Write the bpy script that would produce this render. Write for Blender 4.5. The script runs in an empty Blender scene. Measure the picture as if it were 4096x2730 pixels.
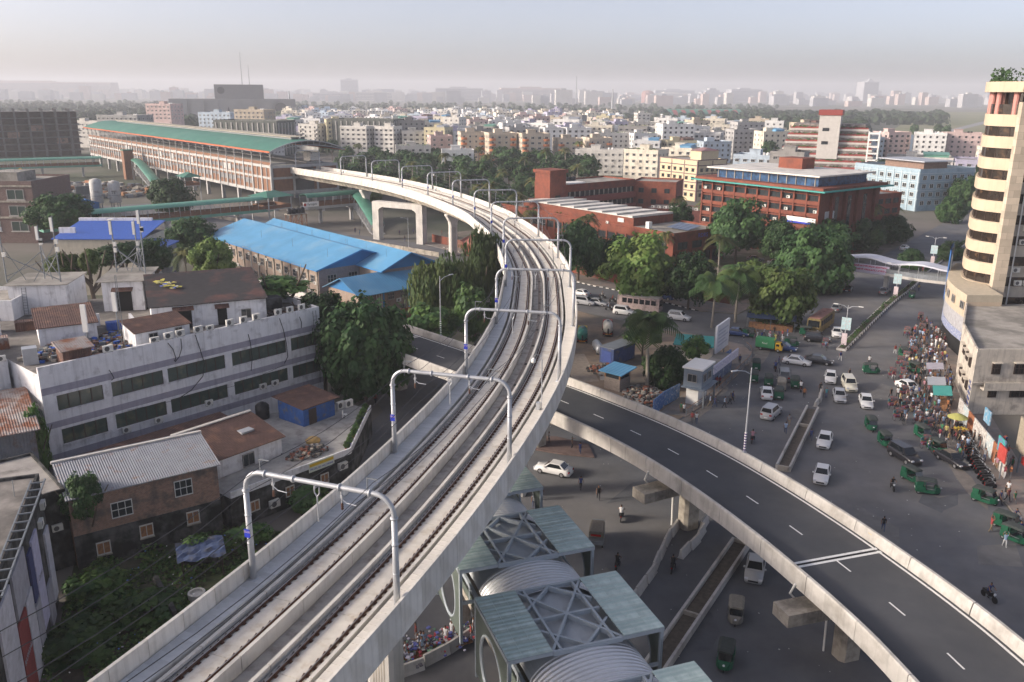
import bpy, math, random
from mathutils import Vector, Matrix, noise as mnoise
random.seed(7)
PI = math.pi
scene = bpy.context.scene
COL = scene.collection
# ---------------------------------------------------------------- camera, sky, sun, exposure
cam_data = bpy.data.cameras.new('camera')
cam = bpy.data.objects.new('camera', cam_data); COL.objects.link(cam)
cam.location = (0, 0, 43)
cam.rotation_euler = (Matrix.Rotation(math.radians(90 - 16.2207), 3, 'X') @ Matrix.Rotation(math.radians(0.35), 3, 'Z')).to_euler()
cam_data.sensor_width = 36; cam_data.lens = 30; cam_data.clip_start = 1; cam_data.clip_end = 40000
cam_data.dof.use_dof = True; cam_data.dof.focus_distance = 62; cam_data.dof.aperture_fstop = 1.0
scene.camera = cam
SUN_AZ, SUN_EL = -98.0, 20.0            # degrees: azimuth from the view axis (left is negative), elevation
world = bpy.data.worlds.new('World'); scene.world = world; world.use_nodes = True
wn = world.node_tree.nodes; wl = world.node_tree.links
sky = wn.new('ShaderNodeTexSky'); sky.sky_type = 'NISHITA'; sky.sun_disc = False
sky.sun_elevation = math.radians(SUN_EL); sky.sun_rotation = math.radians(SUN_AZ)
sky.altitude = 0; sky.air_density = .5; sky.dust_density = 2.6; sky.ozone_density = 2.0
bg = wn['Background']; bg.inputs['Strength'].default_value = 0.15
tint = wn.new('ShaderNodeMix'); tint.data_type = 'RGBA'; tint.blend_type = 'MULTIPLY'; tint.inputs[0].default_value = 1; tint.inputs[7].default_value = (1.10, .985, .91, 1)   # even dusty tint of the whole sky
hs = wn.new('ShaderNodeHueSaturation'); hs.inputs['Saturation'].default_value = .72; wl.new(sky.outputs['Color'], hs.inputs['Color']); wl.new(hs.outputs[0], tint.inputs[6]); wl.new(tint.outputs[2], bg.inputs['Color'])
sun_d = bpy.data.lights.new('sun', 'SUN'); sun_d.energy = 2.4; sun_d.angle = math.radians(9); sun_d.color = (1.0, 0.89, 0.75)
sun = bpy.data.objects.new('sun', sun_d); COL.objects.link(sun)
_a, _e = math.radians(SUN_AZ), math.radians(SUN_EL)
sun_dir = Vector((math.sin(_a) * math.cos(_e), math.cos(_a) * math.cos(_e), math.sin(_e)))
sun.rotation_euler = sun_dir.to_track_quat('Z', 'Y').to_euler()
vs = scene.view_settings; vs.view_transform = 'Standard'; vs.look = 'None'; vs.exposure = 0.88; vs.gamma = 1; vs.use_curve_mapping = False
cy = scene.cycles
cy.use_denoising = True; cy.max_bounces = 5; cy.diffuse_bounces = 2; cy.glossy_bounces = 2; cy.transmission_bounces = 3
cy.volume_bounces = 1; cy.transparent_max_bounces = 8; cy.use_adaptive_sampling = True; cy.adaptive_threshold = 0.02
cy.caustics_reflective = False; cy.caustics_refractive = False
# ---------------------------------------------------------------- materials
MATS = {}
def M(name, col, rough=.85, var=.18, sc=.5, col2=None, amt=.5, sc2=None, streak=0, bump=0, bsc=8, metal=0, corr=None, rand=0, spec=.35, brick=None, trans=0, coat=0, alpha=1, emit=None):
 """Procedural surface: base colour, blotches (var), a second worn colour (col2), vertical rain streaks, corrugation, grain bump."""
 if name in MATS: return MATS[name]
 m = bpy.data.materials.new(name); m.use_nodes = True; MATS[name] = m
 nt = m.node_tree; N = nt.nodes; L = nt.links; b = N['Principled BSDF']
 c4 = lambda c: (c[0], c[1], c[2], 1)
 tc = N.new('ShaderNodeTexCoord'); co = tc.outputs['Object']
 def noise(scale, det=4, mapping=None, rough_=.6):
  t = N.new('ShaderNodeTexNoise'); t.inputs['Scale'].default_value = scale; t.inputs['Detail'].default_value = det; t.inputs['Roughness'].default_value = rough_
  if mapping:
   mp = N.new('ShaderNodeMapping'); mp.inputs['Scale'].default_value = mapping; L.new(co, mp.inputs['Vector']); L.new(mp.outputs[0], t.inputs['Vector'])
  else: L.new(co, t.inputs['Vector'])
  return t.outputs['Fac']
 def rng(src, a, b_, c, d):
  r = N.new('ShaderNodeMapRange'); L.new(src, r.inputs[0])
  for i, v in enumerate((a, b_, c, d)): r.inputs[i + 1].default_value = v
  return r.outputs[0]
 def mix(a, b_, f, mode='MIX'):
  x = N.new('ShaderNodeMix'); x.data_type = 'RGBA'; x.blend_type = mode
  for s, v in ((x.inputs[0], f), (x.inputs[6], a), (x.inputs[7], b_)):
   if isinstance(v, (int, float)): s.default_value = v
   elif isinstance(v, tuple): s.default_value = v
   else: L.new(v, s)
  return x.outputs[2]
 def grey(v):
  x = N.new('ShaderNodeCombineColor'); [L.new(v, x.inputs[i]) for i in range(3)]; return x.outputs[0]
 base = c4(col)
 if brick:
  t = N.new('ShaderNodeTexBrick'); bw, bh, mort, mc = brick
  mp = N.new('ShaderNodeMapping'); L.new(co, mp.inputs['Vector']); mp.inputs['Rotation'].default_value = (PI / 2, 0, 0)
  vm = N.new('ShaderNodeVectorMath'); vm.operation = 'ADD'; sx = N.new('ShaderNodeSeparateXYZ'); L.new(co, sx.inputs[0])
  ad = N.new('ShaderNodeMath'); L.new(sx.outputs[0], ad.inputs[0]); L.new(sx.outputs[1], ad.inputs[1])
  cb = N.new('ShaderNodeCombineXYZ'); L.new(ad.outputs[0], cb.inputs[0]); L.new(sx.outputs[2], cb.inputs[1]); L.new(cb.outputs[0], t.inputs['Vector'])
  t.inputs['Scale'].default_value = 1; t.inputs['Brick Width'].default_value = bw; t.inputs['Row Height'].default_value = bh; t.inputs['Mortar Size'].default_value = mort
  t.inputs['Color1'].default_value = c4(col); t.inputs['Color2'].default_value = c4([x * .68 for x in col]); t.inputs['Mortar'].default_value = c4(mc); t.inputs['Bias'].default_value = -.1
  base = t.outputs['Color']
 if col2:
  f = rng(noise(sc2 or sc * .6, 6), .5 - .18 * 0 + (.5 - amt) * .5 - .06, .5 + (.5 - amt) * .5 + .1, 0, 1); base = mix(base, c4(col2), f)
 if streak:
  f = rng(noise(1.0, 4, (2.2, 2.2, .12)), .5, .75, 0, streak); base = mix(base, c4([x * .35 + .01 for x in (col2 or col)]), f)
 if var: base = mix(base, grey(rng(noise(sc * 2.3, 6), .25, .75, 1 - var, 1 + var)), 1.0, 'MULTIPLY')
 if rand:
  oi = N.new('ShaderNodeObjectInfo'); base = mix(base, grey(rng(oi.outputs['Random'], 0, 1, 1 - rand, 1 + rand)), 1.0, 'MULTIPLY')
 if isinstance(base, tuple): b.inputs['Base Color'].default_value = base
 else: L.new(base, b.inputs['Base Color'])
 b.inputs['Roughness'].default_value = rough; b.inputs['Metallic'].default_value = metal; b.inputs['Specular IOR Level'].default_value = spec
 if coat: b.inputs['Coat Weight'].default_value = coat; b.inputs['Coat Roughness'].default_value = .08
 if alpha < 1: b.inputs['Alpha'].default_value = alpha
 if emit: b.inputs['Emission Color'].default_value = c4(emit[0]); b.inputs['Emission Strength'].default_value = emit[1]
 h = None
 if corr:
  ax, per, dep = corr; sx = N.new('ShaderNodeSeparateXYZ'); L.new(co, sx.inputs[0])
  ml = N.new('ShaderNodeMath'); ml.operation = 'MULTIPLY'; L.new(sx.outputs['XYZ'.index(ax)], ml.inputs[0]); ml.inputs[1].default_value = 2 * PI / per
  sn = N.new('ShaderNodeMath'); sn.operation = 'SINE'; L.new(ml.outputs[0], sn.inputs[0]); h = sn.outputs[0]
  bp = N.new('ShaderNodeBump'); bp.inputs['Strength'].default_value = dep; bp.inputs['Distance'].default_value = .05; L.new(h, bp.inputs['Height']); L.new(bp.outputs[0], b.inputs['Normal'])
 elif bump:
  bp = N.new('ShaderNodeBump'); bp.inputs['Strength'].default_value = bump; bp.inputs['Distance'].default_value = .05; L.new(noise(bsc, 5), bp.inputs['Height']); L.new(bp.outputs[0], b.inputs['Normal'])
 if trans:
  tr = N.new('ShaderNodeBsdfTranslucent'); ms = N.new('ShaderNodeMixShader'); ms.inputs[0].default_value = trans
  if isinstance(base, tuple): tr.inputs[0].default_value = base
  else: L.new(base, tr.inputs[0])
  L.new(b.outputs[0], ms.inputs[1]); L.new(tr.outputs[0], ms.inputs[2]); L.new(ms.outputs[0], N['Material Output'].inputs['Surface'])
 return m
# ---------------------------------------------------------------- mesh collector
def V(*a): return Vector(a)
class MB:
 def __init__(s): s.v = []; s.f = []; s.m = []; s.sm = False
 def add(s, vs, fs, m=0):
  n = len(s.v); s.v.extend(tuple(p) for p in vs); s.f.extend(tuple(i + n for i in f) for f in fs); s.m.extend([m] * len(fs)); return s
 def quad(s, a, b, c, d, m=0): return s.add((a, b, c, d), ((0, 1, 2, 3),), m)
 def hexa(s, p, m=0):      # 8 corners: bottom ring 0-3, top ring 4-7
  return s.add(p, ((3, 2, 1, 0), (4, 5, 6, 7), (0, 1, 5, 4), (1, 2, 6, 5), (2, 3, 7, 6), (3, 0, 4, 7)), m)
 def box(s, x0, y0, z0, x1, y1, z1, m=0):
  return s.hexa(((x0, y0, z0), (x1, y0, z0), (x1, y1, z0), (x0, y1, z0), (x0, y0, z1), (x1, y0, z1), (x1, y1, z1), (x0, y1, z1)), m)
 def cbox(s, c, w, d, h, rz=0, m=0):   # centred in x,y; base at z
  ca, sa = math.cos(rz), math.sin(rz); p = []
  for z in (0, h):
   for x, y in ((-w / 2, -d / 2), (w / 2, -d / 2), (w / 2, d / 2), (-w / 2, d / 2)): p.append((c[0] + x * ca - y * sa, c[1] + x * sa + y * ca, c[2] + z))
  return s.hexa(p, m)
 def prism(s, poly, z0, z1, m=0, mt=None):
  n = len(poly); vs = [(p[0], p[1], z0) for p in poly] + [(p[0], p[1], z1) for p in poly]
  s.add(vs, [(i, (i + 1) % n, n + (i + 1) % n, n + i) for i in range(n)] + [tuple(range(n - 1, -1, -1))], m)
  return s.add([(p[0], p[1], z1) for p in poly], (tuple(range(n)),), m if mt is None else mt)
 def beam(s, a, b, w, h=None, m=0, up=(0, 0, 1)):
  a, b = Vector(a), Vector(b); h = h or w; d = (b - a)
  if d.length < 1e-6: return s
  d.normalize(); u = d.cross(Vector(up))
  if u.length < 1e-3: u = d.cross(Vector((1, 0, 0)))
  u.normalize(); v = u.cross(d); u *= w / 2; v *= h / 2
  return s.hexa([a - u - v, a + u - v, b + u - v, b - u - v, a - u + v, a + u + v, b + u + v, b - u + v], m)
 def tube(s, pts, r, n=8, m=0, caps=True):
  pts = [Vector(p) for p in pts]; k = len(pts); rr = r if isinstance(r, (list, tuple)) else [r] * k
  vs = []; prev = None
  for i, p in enumerate(pts):
   d = (pts[min(i + 1, k - 1)] - pts[max(i - 1, 0)]).normalized()
   u = prev - d * prev.dot(d) if prev is not None else d.cross(Vector((0, 0, 1)) if abs(d.z) < .9 else Vector((1, 0, 0)))
   u.normalize(); prev = u; w = d.cross(u)
   for j in range(n):
    a = 2 * PI * j / n; vs.append(p + (u * math.cos(a) + w * math.sin(a)) * rr[i])
  fs = [(i * n + j, i * n + (j + 1) % n, (i + 1) * n + (j + 1) % n, (i + 1) * n + j) for i in range(k - 1) for j in range(n)]
  if caps: fs += [tuple(range(n - 1, -1, -1)), tuple((k - 1) * n + j for j in range(n))]
  return s.add(vs, fs, m)
 def lathe(s, prof, c=(0, 0, 0), n=12, m=0):
  vs = [(c[0] + r * math.cos(2 * PI * j / n), c[1] + r * math.sin(2 * PI * j / n), c[2] + z) for r, z in prof for j in range(n)]
  k = len(prof); fs = [(i * n + j, i * n + (j + 1) % n, (i + 1) * n + (j + 1) % n, (i + 1) * n + j) for i in range(k - 1) for j in range(n)]
  fs += [tuple(range(n - 1, -1, -1)), tuple((k - 1) * n + j for j in range(n))]
  return s.add(vs, fs, m)
 def sweep(s, sec, frames, m=0, caps=True, closed=True):
  """sec: (offset, z) outline; frames: (pos, right) along a path."""
  n = len(sec); vs = []
  for p, r in frames:
   for o, z in sec: vs.append((p[0] + r[0] * o, p[1] + r[1] * o, p[2] + z))
  k = len(frames); e = n if closed else n - 1
  fs = [(i * n + j, i * n + (j + 1) % n, (i + 1) * n + (j + 1) % n, (i + 1) * n + j) for i in range(k - 1) for j in range(e)]
  if caps and closed: fs += [tuple(range(n - 1, -1, -1)), tuple((k - 1) * n + j for j in range(n))]
  return s.add(vs, fs, m)
 def loft(s, rings, m=0, caps=True):
  n = len(rings[0]); k = len(rings); vs = [p for r in rings for p in r]
  fs = [(i * n + j, i * n + (j + 1) % n, (i + 1) * n + (j + 1) % n, (i + 1) * n + j) for i in range(k - 1) for j in range(n)]
  if caps: fs += [tuple(range(n - 1, -1, -1)), tuple((k - 1) * n + j for j in range(n))]
  return s.add(vs, fs, m)
 def mesh(s, name, mats, smooth=False):
  me = bpy.data.meshes.new(name); me.from_pydata(s.v, [], s.f)
  for x in (mats if isinstance(mats, (list, tuple)) else [mats]): me.materials.append(x)
  if any(s.m): me.polygons.foreach_set('material_index', s.m)
  if smooth: me.polygons.foreach_set('use_smooth', [True] * len(me.polygons))
  me.update(); return me
 def build(s, name, mats, parent=None, smooth=False, **kw):
  return ob(name, s.mesh(name, mats, smooth), parent, **kw)
ORDS = 'first second third fourth fifth sixth seventh eighth ninth tenth eleventh twelfth thirteenth fourteenth fifteenth sixteenth seventeenth eighteenth nineteenth twentieth'.split(); ORDS += ['twenty-' + w for w in ORDS[:9]]
def tag(o, label=None, cat=None, group=None, kind=None):
 if label: o['label'] = label
 if cat: o['category'] = cat
 if group: o['group'] = group
 if kind: o['kind'] = kind
 return o
def ob(name, me, parent=None, loc=(0, 0, 0), rz=0, scale=None, label=None, cat=None, group=None, kind=None):
 o = bpy.data.objects.new(name, me); COL.objects.link(o); o.location = loc
 if rz: o.rotation_euler = (0, 0, rz)
 if scale: o.scale = scale
 if parent: o.parent = parent
 return tag(o, label, cat, group, kind)
def thing(name, label, cat, loc=(0, 0, 0), rz=0, group=None):
 return ob(name, None, None, loc, rz, None, label, cat, group)
def tree_of(o):
 k = {}
 for c in bpy.data.objects:
  if c.parent: k.setdefault(c.parent.name, []).append(c)
 return k
def dup(root, loc, rz=0, label=None, group=None, scale=None, kids=None):
 """copy of a thing with copies of its parts and their parts; mesh data is shared"""
 kids = kids or KIDS(root)
 r = root.copy(); COL.objects.link(r); r.location = loc; r.rotation_euler = (0, 0, rz)
 if scale: r.scale = scale
 if label: r['label'] = label
 if group: r['group'] = group
 def rec(src, dst):
  for c in src:
   n = c[0].copy(); COL.objects.link(n); n.parent = dst; rec(c[1], n)
 rec(kids, r); return r
def KIDS(root): return [(c, KIDS(c)) for c in root.children]
def catmull(pts, step=1.0):
 P = [Vector(p) for p in pts]; P = [P[0] * 2 - P[1]] + P + [P[-1] * 2 - P[-2]]; out = []
 for i in range(1, len(P) - 2):
  a, b, c, d = P[i - 1:i + 3]; n = max(1, int((c - b).length / step))
  for j in range(n):
   t = j / n; out.append(.5 * ((2 * b) + (c - a) * t + (2 * a - 5 * b + 4 * c - d) * t * t + (3 * b - a - 3 * c + d) * t ** 3))
 out.append(P[-2]); return out
class Path:
 """plan curve with arc length; at(s) gives position and the unit vector to the right"""
 def __init__(s, pts, z=0):
  s.p = catmull([(a[0], a[1]) for a in pts], .5); s.z = z; s.d = [0]
  for a, b in zip(s.p, s.p[1:]): s.d.append(s.d[-1] + (b - a).length)
  s.len = s.d[-1]
 def at(s, t):
  import bisect
  i = min(max(bisect.bisect_right(s.d, t) - 1, 0), len(s.p) - 2); a, b = s.p[i], s.p[i + 1]; k = (t - s.d[i]) / (s.d[i + 1] - s.d[i])
  p = a + (b - a) * k; a2, b2 = s.p[max(i - 3, 0)], s.p[min(i + 4, len(s.p) - 1)]; d = (b2 - a2).normalized()
  return Vector((p.x, p.y, s.z)), Vector((d.y, -d.x, 0)), Vector((d.x, d.y, 0))
 def fr(s, t0, t1, step=1.0):
  n = max(1, int(math.ceil((t1 - t0) / step))); out = []
  for i in range(n + 1):
   p, r, _ = s.at(t0 + (t1 - t0) * i / n); out.append((p, r))
  return out
 def near(s, x, y):
  q = Vector((x, y)); i = min(range(len(s.p)), key=lambda i: (s.p[i] - q).length_squared); return s.d[i]
# ================================================================ MATERIALS USED ALL OVER
m_asph = M('asphalt', (.118, .122, .132), .9, .22, .10, (.165, .160, .156), .42, .035, bump=.25, bsc=14)
m_asph2 = M('asphalt_new', (.058, .062, .070), .85, .16, .10, (.080, .082, .088), .45, .06, bump=.2, bsc=16)
m_dirt = M('dirt', (.25, .19, .14), .95, .25, .15, (.15, .13, .11), .5, .12, bump=.6, bsc=2)
m_pave = M('pavement', (.26, .21, .18), .9, .2, .3, (.20, .19, .18), .5, .2, bump=.3, bsc=4)
m_conc = M('concrete', (.58, .56, .52), .85, .10, .25, (.46, .445, .42), .42, .3, streak=.25, bump=.12, bsc=6)
m_conc_old = M('concrete_weathered', (.42, .38, .32), .9, .18, .3, (.22, .20, .17), .45, .5, streak=.45, bump=.25, bsc=5)
m_slabtop = M('track_concrete', (.62, .585, .52), .85, .14, .5, (.50, .44, .36), .35, .9, bump=.15, bsc=9)
m_tile = M('walkway_slab', (.52, .53, .54), .85, .10, .8, rand=.08, bump=.1)
m_tile_warm = M('walkway_slab_warm', (.60, .575, .53), .85, .10, .8, rand=.07, bump=.1)
m_rail = M('rail_rust', (.105, .052, .035), .7, .3, 2, bump=.2)
m_railtop = M('rail_head', (.35, .33, .32), .32, .1, 2, metal=.8)
m_clip = M('fastener_rust', (.085, .04, .026), .75, .3, 5)
m_galv = M('galvanised_steel', (.42, .44, .47), .45, .1, .6, metal=.35)
m_galvd = M('galvanised_dark', (.20, .22, .24), .55, .15, .6, metal=.3)
m_white = M('white_paint', (.78, .77, .74), .6, .06, .6)
m_linew = M('road_paint', (.74, .74, .72), .7, .12, 2.5, (.45, .45, .45), .25, 3)
m_black = M('black_plastic', (.018, .018, .02), .5, .1, 1)
m_blue_sign = M('sign_blue', (.02, .04, .42), .5, .05)
m_red = M('red_paint', (.45, .03, .025), .5, .1, 1)
m_wire = M('wire', (.07, .065, .065), .5, 0)
m_porc = M('insulator', (.10, .05, .035), .3, .1)
m_grass = M('grass', (.06, .085, .03), .95, .35, .6, (.10, .085, .05), .5, .15, bump=.7, bsc=3)
m_city = M('city_ground', (.17, .155, .14), .95, .25, .01, (.06, .075, .045), .5, .006)
m_yellow = M('yellow_paint', (.62, .42, .03), .5, .1, 1)
m_glass = M('window_glass', (.028, .036, .042), .12, .25, .3, spec=.6)
m_dark = M('dark_interior', (.012, .012, .013), .8, .2, 1)
# ================================================================ GROUND AND ROADS
def sheet(name, poly, z, mat, kind='structure', **kw):
 mb = MB(); mb.add([(p[0], p[1], z) for p in poly], (tuple(range(len(poly))),)); return mb.build(name, mat, kind=kind, **kw)
def slab(name, poly, z, mat, z0=-.3, kind='structure', mats=None):
 return MB().prism(poly, z0, z).build(name, mat, kind=kind)
g = MB(); R_ = 16000; n_ = 16
for i in range(n_):
 for j in range(n_):
  x0, x1 = -R_ + 2 * R_ * i / n_, -R_ + 2 * R_ * (i + 1) / n_; y0, y1 = -4000 + 2 * R_ * j / n_, -4000 + 2 * R_ * (j + 1) / n_
  g.quad((x0, y0, -.02), (x1, y0, -.02), (x1, y1, -.02), (x0, y1, -.02))
g.build('ground', m_city, kind='structure')
sheet('road', [(-14, 12), (75, 12), (75, 62), (53, 78), (54.8, 90), (59.5, 104), (66, 129), (83, 158), (108, 196), (152, 258), (200, 322), (330, 520), (322, 526), (156, 306), (118, 255), (100, 231), (68, 196), (46, 168), (30, 160), (-2, 128), (-12, 112), (-18, 112), (-21, 100), (-15, 80), (-17, 60)], .004, m_asph)
sheet('road', [(44, 147), (46, 168), (38.7, 170.3), (27.3, 185), (15.2, 198.3), (-22, 247), (-48, 265), (-84, 296), (-130, 352), (-160, 330), (-108, 270), (-70, 240), (-45, 225), (-14, 196), (12, 171.5), (30, 155), (38, 147)], .008, m_asph)
sheet('road', [(-12, 112), (-2, 128), (-22, 146), (-36, 156), (-44, 148), (-26, 132), (-18, 112)], .010, m_asph)
slab('construction_yard', [(5, 108), (12, 103), (22, 108.5), (30, 118.5), (40, 137.5), (40.6, 141.5), (40.4, 145), (36.4, 149.6), (29.5, 155), (21, 160), (13.7, 170), (6, 172), (3, 150)], .06, m_dirt)
fence_path = [(24.2, 110.8), (29.7, 118.6), (36, 129.5), (40.1, 136.9), (41.3, 141.5), (41, 145.9)]
slab('pavement', [(20.8, 112), (24.2, 110.6), (29.8, 118.4), (36.1, 129.4), (40.3, 136.8), (41.5, 141.5), (41.2, 146), (36.5, 150.5), (29.6, 156), (29.0, 155), (36, 149), (38.5, 145), (36.4, 137), (29, 125.5)], .14, m_pave)
slab('pavement', [(53.2, 78), (55, 90), (59.7, 104), (66.2, 129), (83.4, 158), (94, 172), (98, 169), (88, 152), (76, 138), (68, 115), (62, 96), (64, 70), (75, 62)], .14, m_pave)
slab('pavement', [(15.4, 198.5), (27.5, 185.2), (38.9, 170.5), (46, 168.5), (66, 196), (64, 199), (47, 176), (37, 183), (28.5, 192), (18, 205), (-24, 254), (-26, 249)], .13, m_pave)
slab('courtyard', [(18, 206), (28.5, 192.5), (37, 183.5), (47, 176.5), (64, 199.5), (100, 233), (118, 256), (108, 268), (60, 290), (20, 310), (-20, 270)], .05, M('courtyard_ground', (.20, .17, .145), .95, .25, .1, (.07, .085, .04), .5, .08, bump=.3))
slab('traffic_island', [(2.2, 103.5), (2.6, 99), (6.5, 97.4), (10.2, 96.6), (9.8, 100.6), (6, 103)], .16, M('island_brick', (.15, .105, .095), .9, .25, .6))
rk = random.Random(77); pm_ = [M('patch_dark', (.10, .105, .115), .9, .25, .3), M('patch_pale', (.155, .152, .148), .9, .25, .3), M('patch_dust', (.19, .172, .155), .95, .3, .3)]
for k in range(34):
 if k < 16: c = V(rk.uniform(8, 58), rk.uniform(58, 142), 0); r_ = rk.uniform(.7, 2.6); n_ = rk.choice((4, 4, 7)); a = rk.random() * 3; el = rk.uniform(1, 3)
 else: q = Path([(53, 84), (55, 95), (60, 109), (66, 130), (82, 158)] if k % 2 else [(23.8, 110), (29.4, 118.5), (36, 130), (40.5, 138), (44.5, 148)]).at(rk.uniform(2, 40)); c = q[0] - q[1] * (rk.uniform(.3, 1.6) if k % 2 else -rk.uniform(.3, 1.4)); r_ = rk.uniform(.5, 1.1); n_ = 9; a = math.atan2(q[2].y, q[2].x); el = rk.uniform(3, 7)
 sheet('road_patch', [(c.x + r_ * rk.uniform(.75, 1.1) * (math.cos(a) * math.cos(t) * el - math.sin(a) * math.sin(t)), c.y + r_ * rk.uniform(.75, 1.1) * (math.sin(a) * math.cos(t) * el + math.cos(a) * math.sin(t))) for t in (2 * PI * j / n_ for j in range(n_))], .0125 + k * .0004, pm_[k % 2 if k < 16 else 2])
# kerb stones, painted black and white, along the far side of the cross street
kp = Path([(-20, 243.5), (15.2, 198.1), (21.4, 191.8), (27.3, 184.8), (33.5, 176.7), (38.7, 170.1)]); ks = MB(); ks.box(-.09, -.42, -.1, .09, .42, .20)
kerb_me = [ks.mesh('kerb_stone', x) for x in (M('kerb_white', (.66, .64, .60), .8, .15, 1), M('kerb_black', (.05, .05, .05), .8, .15, 1))]
kerb = thing('kerb', 'black and white painted kerb along the cross street', 'kerb', (0, 0, 0)); kerb['kind'] = 'structure'
for i in range(int(kp.len / .9)):
 p, r, d = kp.at(i * .9 + .45); ob('kerb_stone', kerb_me[i % 2], kerb, p, math.atan2(d.y, d.x) - PI / 2)
# ================================================================ METRO VIADUCT
RZ = 14.7
VP = Path([(-29, 5.7), (-18.9, 24.2), (-10.9, 43.6), (-4.8, 62.7), (.05, 83.1), (2.85, 104), (3.85, 126.2), (3.9, 139), (2.6, 156), (.3, 173.5), (-3.2, 190.5), (-6, 203), (-10.5, 216.5), (-18.5, 237), (-28.3, 257.3), (-40, 277), (-53.5, 295.5), (-74.5, 321.5), (-130, 390.5), (-250, 539)], RZ)
S_END = VP.near(-84, 333)
via = thing('metro_viaduct', 'curving pale concrete elevated metro viaduct with two tracks', 'viaduct', (0, 0, 0))
joints = [0] + [VP.near(*p) for p in ((-17, 28), (-8.5, 50), (0.6, 87), (3.9, 126), (2.2, 158), (-4.5, 196), (-16.5, 232), (-32.5, 264), (-50, 290.5))] + [S_END]
box_sec = [(-5.12, -.75), (-5.12, -1.0), (-3.3, -1.35), (-2.1, -3.1), (2.1, -3.1), (3.3, -1.35), (5.12, -1.0), (5.12, -.75)]
for a, b in zip(joints, joints[1:]): MB().sweep(box_sec[::-1], VP.fr(a + .04, b - .04, 2)).build('girder', m_conc_old, via)
m_par = M('parapet_concrete', (.61, .59, .55), .82, .07, .35, (.50, .475, .43), .45, .5, streak=.38, rand=.09, bump=.08)
PL = 2.6; pan = MB().loft([[(-.11, y, -1.06), (.09, y, -1.0), (.09, y, 1.22), (-.09, y, 1.24)] for y in (-PL / 2 + .012, PL / 2 - .012)][::-1])
panL = pan.mesh('parapet_panel', m_par); pan2 = MB().loft([[(-.09, y, -1.0), (.11, y, -1.06), (.09, y, 1.24), (-.09, y, 1.22)] for y in (-PL / 2 + .012, PL / 2 - .012)][::-1]); panR = pan2.mesh('parapet_panel', m_par)
n = int(S_END / PL)
for i in range(n):
 p, r, d = VP.at((i + .5) * PL); a = math.atan2(d.y, d.x) - PI / 2
 for sgn, me in ((-1, panL), (1, panR)):
  k = 1 - sgn * (-.024 if p.y < 200 else -.020)   # outer and inner rim lengths differ on the curve
  ob('parapet_panel', me, via, p + r * (sgn * 5.23), a, (1, k, 1))
for sgn in (-1, 1):
 for a, b in zip(joints, joints[1:]):
  o0, o1 = sorted((sgn * 5.10, sgn * 3.82)); MB().sweep([(o0, -.74), (o1, -.74), (o1, .12), (o0, .12)], VP.fr(a + .03, b - .03, 1.5)).build('walkway_block', m_conc, via)
 # slabs near the camera one by one, the far ones joined
 t = MB().box(-.62, -.29, 0, .62, .29, .05); me = t.mesh('walkway_slab', m_tile if sgn < 0 else m_tile_warm)
 s0 = VP.near(-20, 22)
 for i in range(142):
  p, r, d = VP.at(s0 + .6 * i); ob('walkway_slab', me, via, p + r * (sgn * 4.46) + V(0, 0, .122), math.atan2(d.y, d.x) - PI / 2)
 far = MB(); s = s0 + .6 * 142
 while s < S_END:
  p, r, d = VP.at(s); far.cbox(p + r * (sgn * 4.46) + V(0, 0, .122), 1.24, .58, .05, math.atan2(d.y, d.x) - PI / 2); s += .6
 far.build('walkway_slabs', m_tile if sgn < 0 else m_tile_warm, via, kind='stuff')
# drain in the middle
MB().sweep([(-.72, -.745), (.72, -.745), (.72, -.70), (-.72, -.70)], VP.fr(1, S_END, 2)).build('drain_floor', M('drain_concrete', (.36, .35, .34), .9, .2, .6, (.22, .20, .19), .4, .8), via)
MB().sweep([(.05, -.695), (.42, -.695), (.42, -.68), (.05, -.68)], VP.fr(1, S_END, 2)).build('drain_strip', M('drain_strip', (.21, .18, .17), .9, .25, 1.2), via)
gr = MB().box(-.16, -.3, 0, .16, .3, .015).mesh('drain_grate', m_dark)
s = VP.near(-20, 22)
while s < 190:
 p, r, d = VP.at(s); ob('drain_grate', gr, via, p + r * .3 + V(0, 0, -.675), math.atan2(d.y, d.x) - PI / 2); s += 7.2
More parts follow.
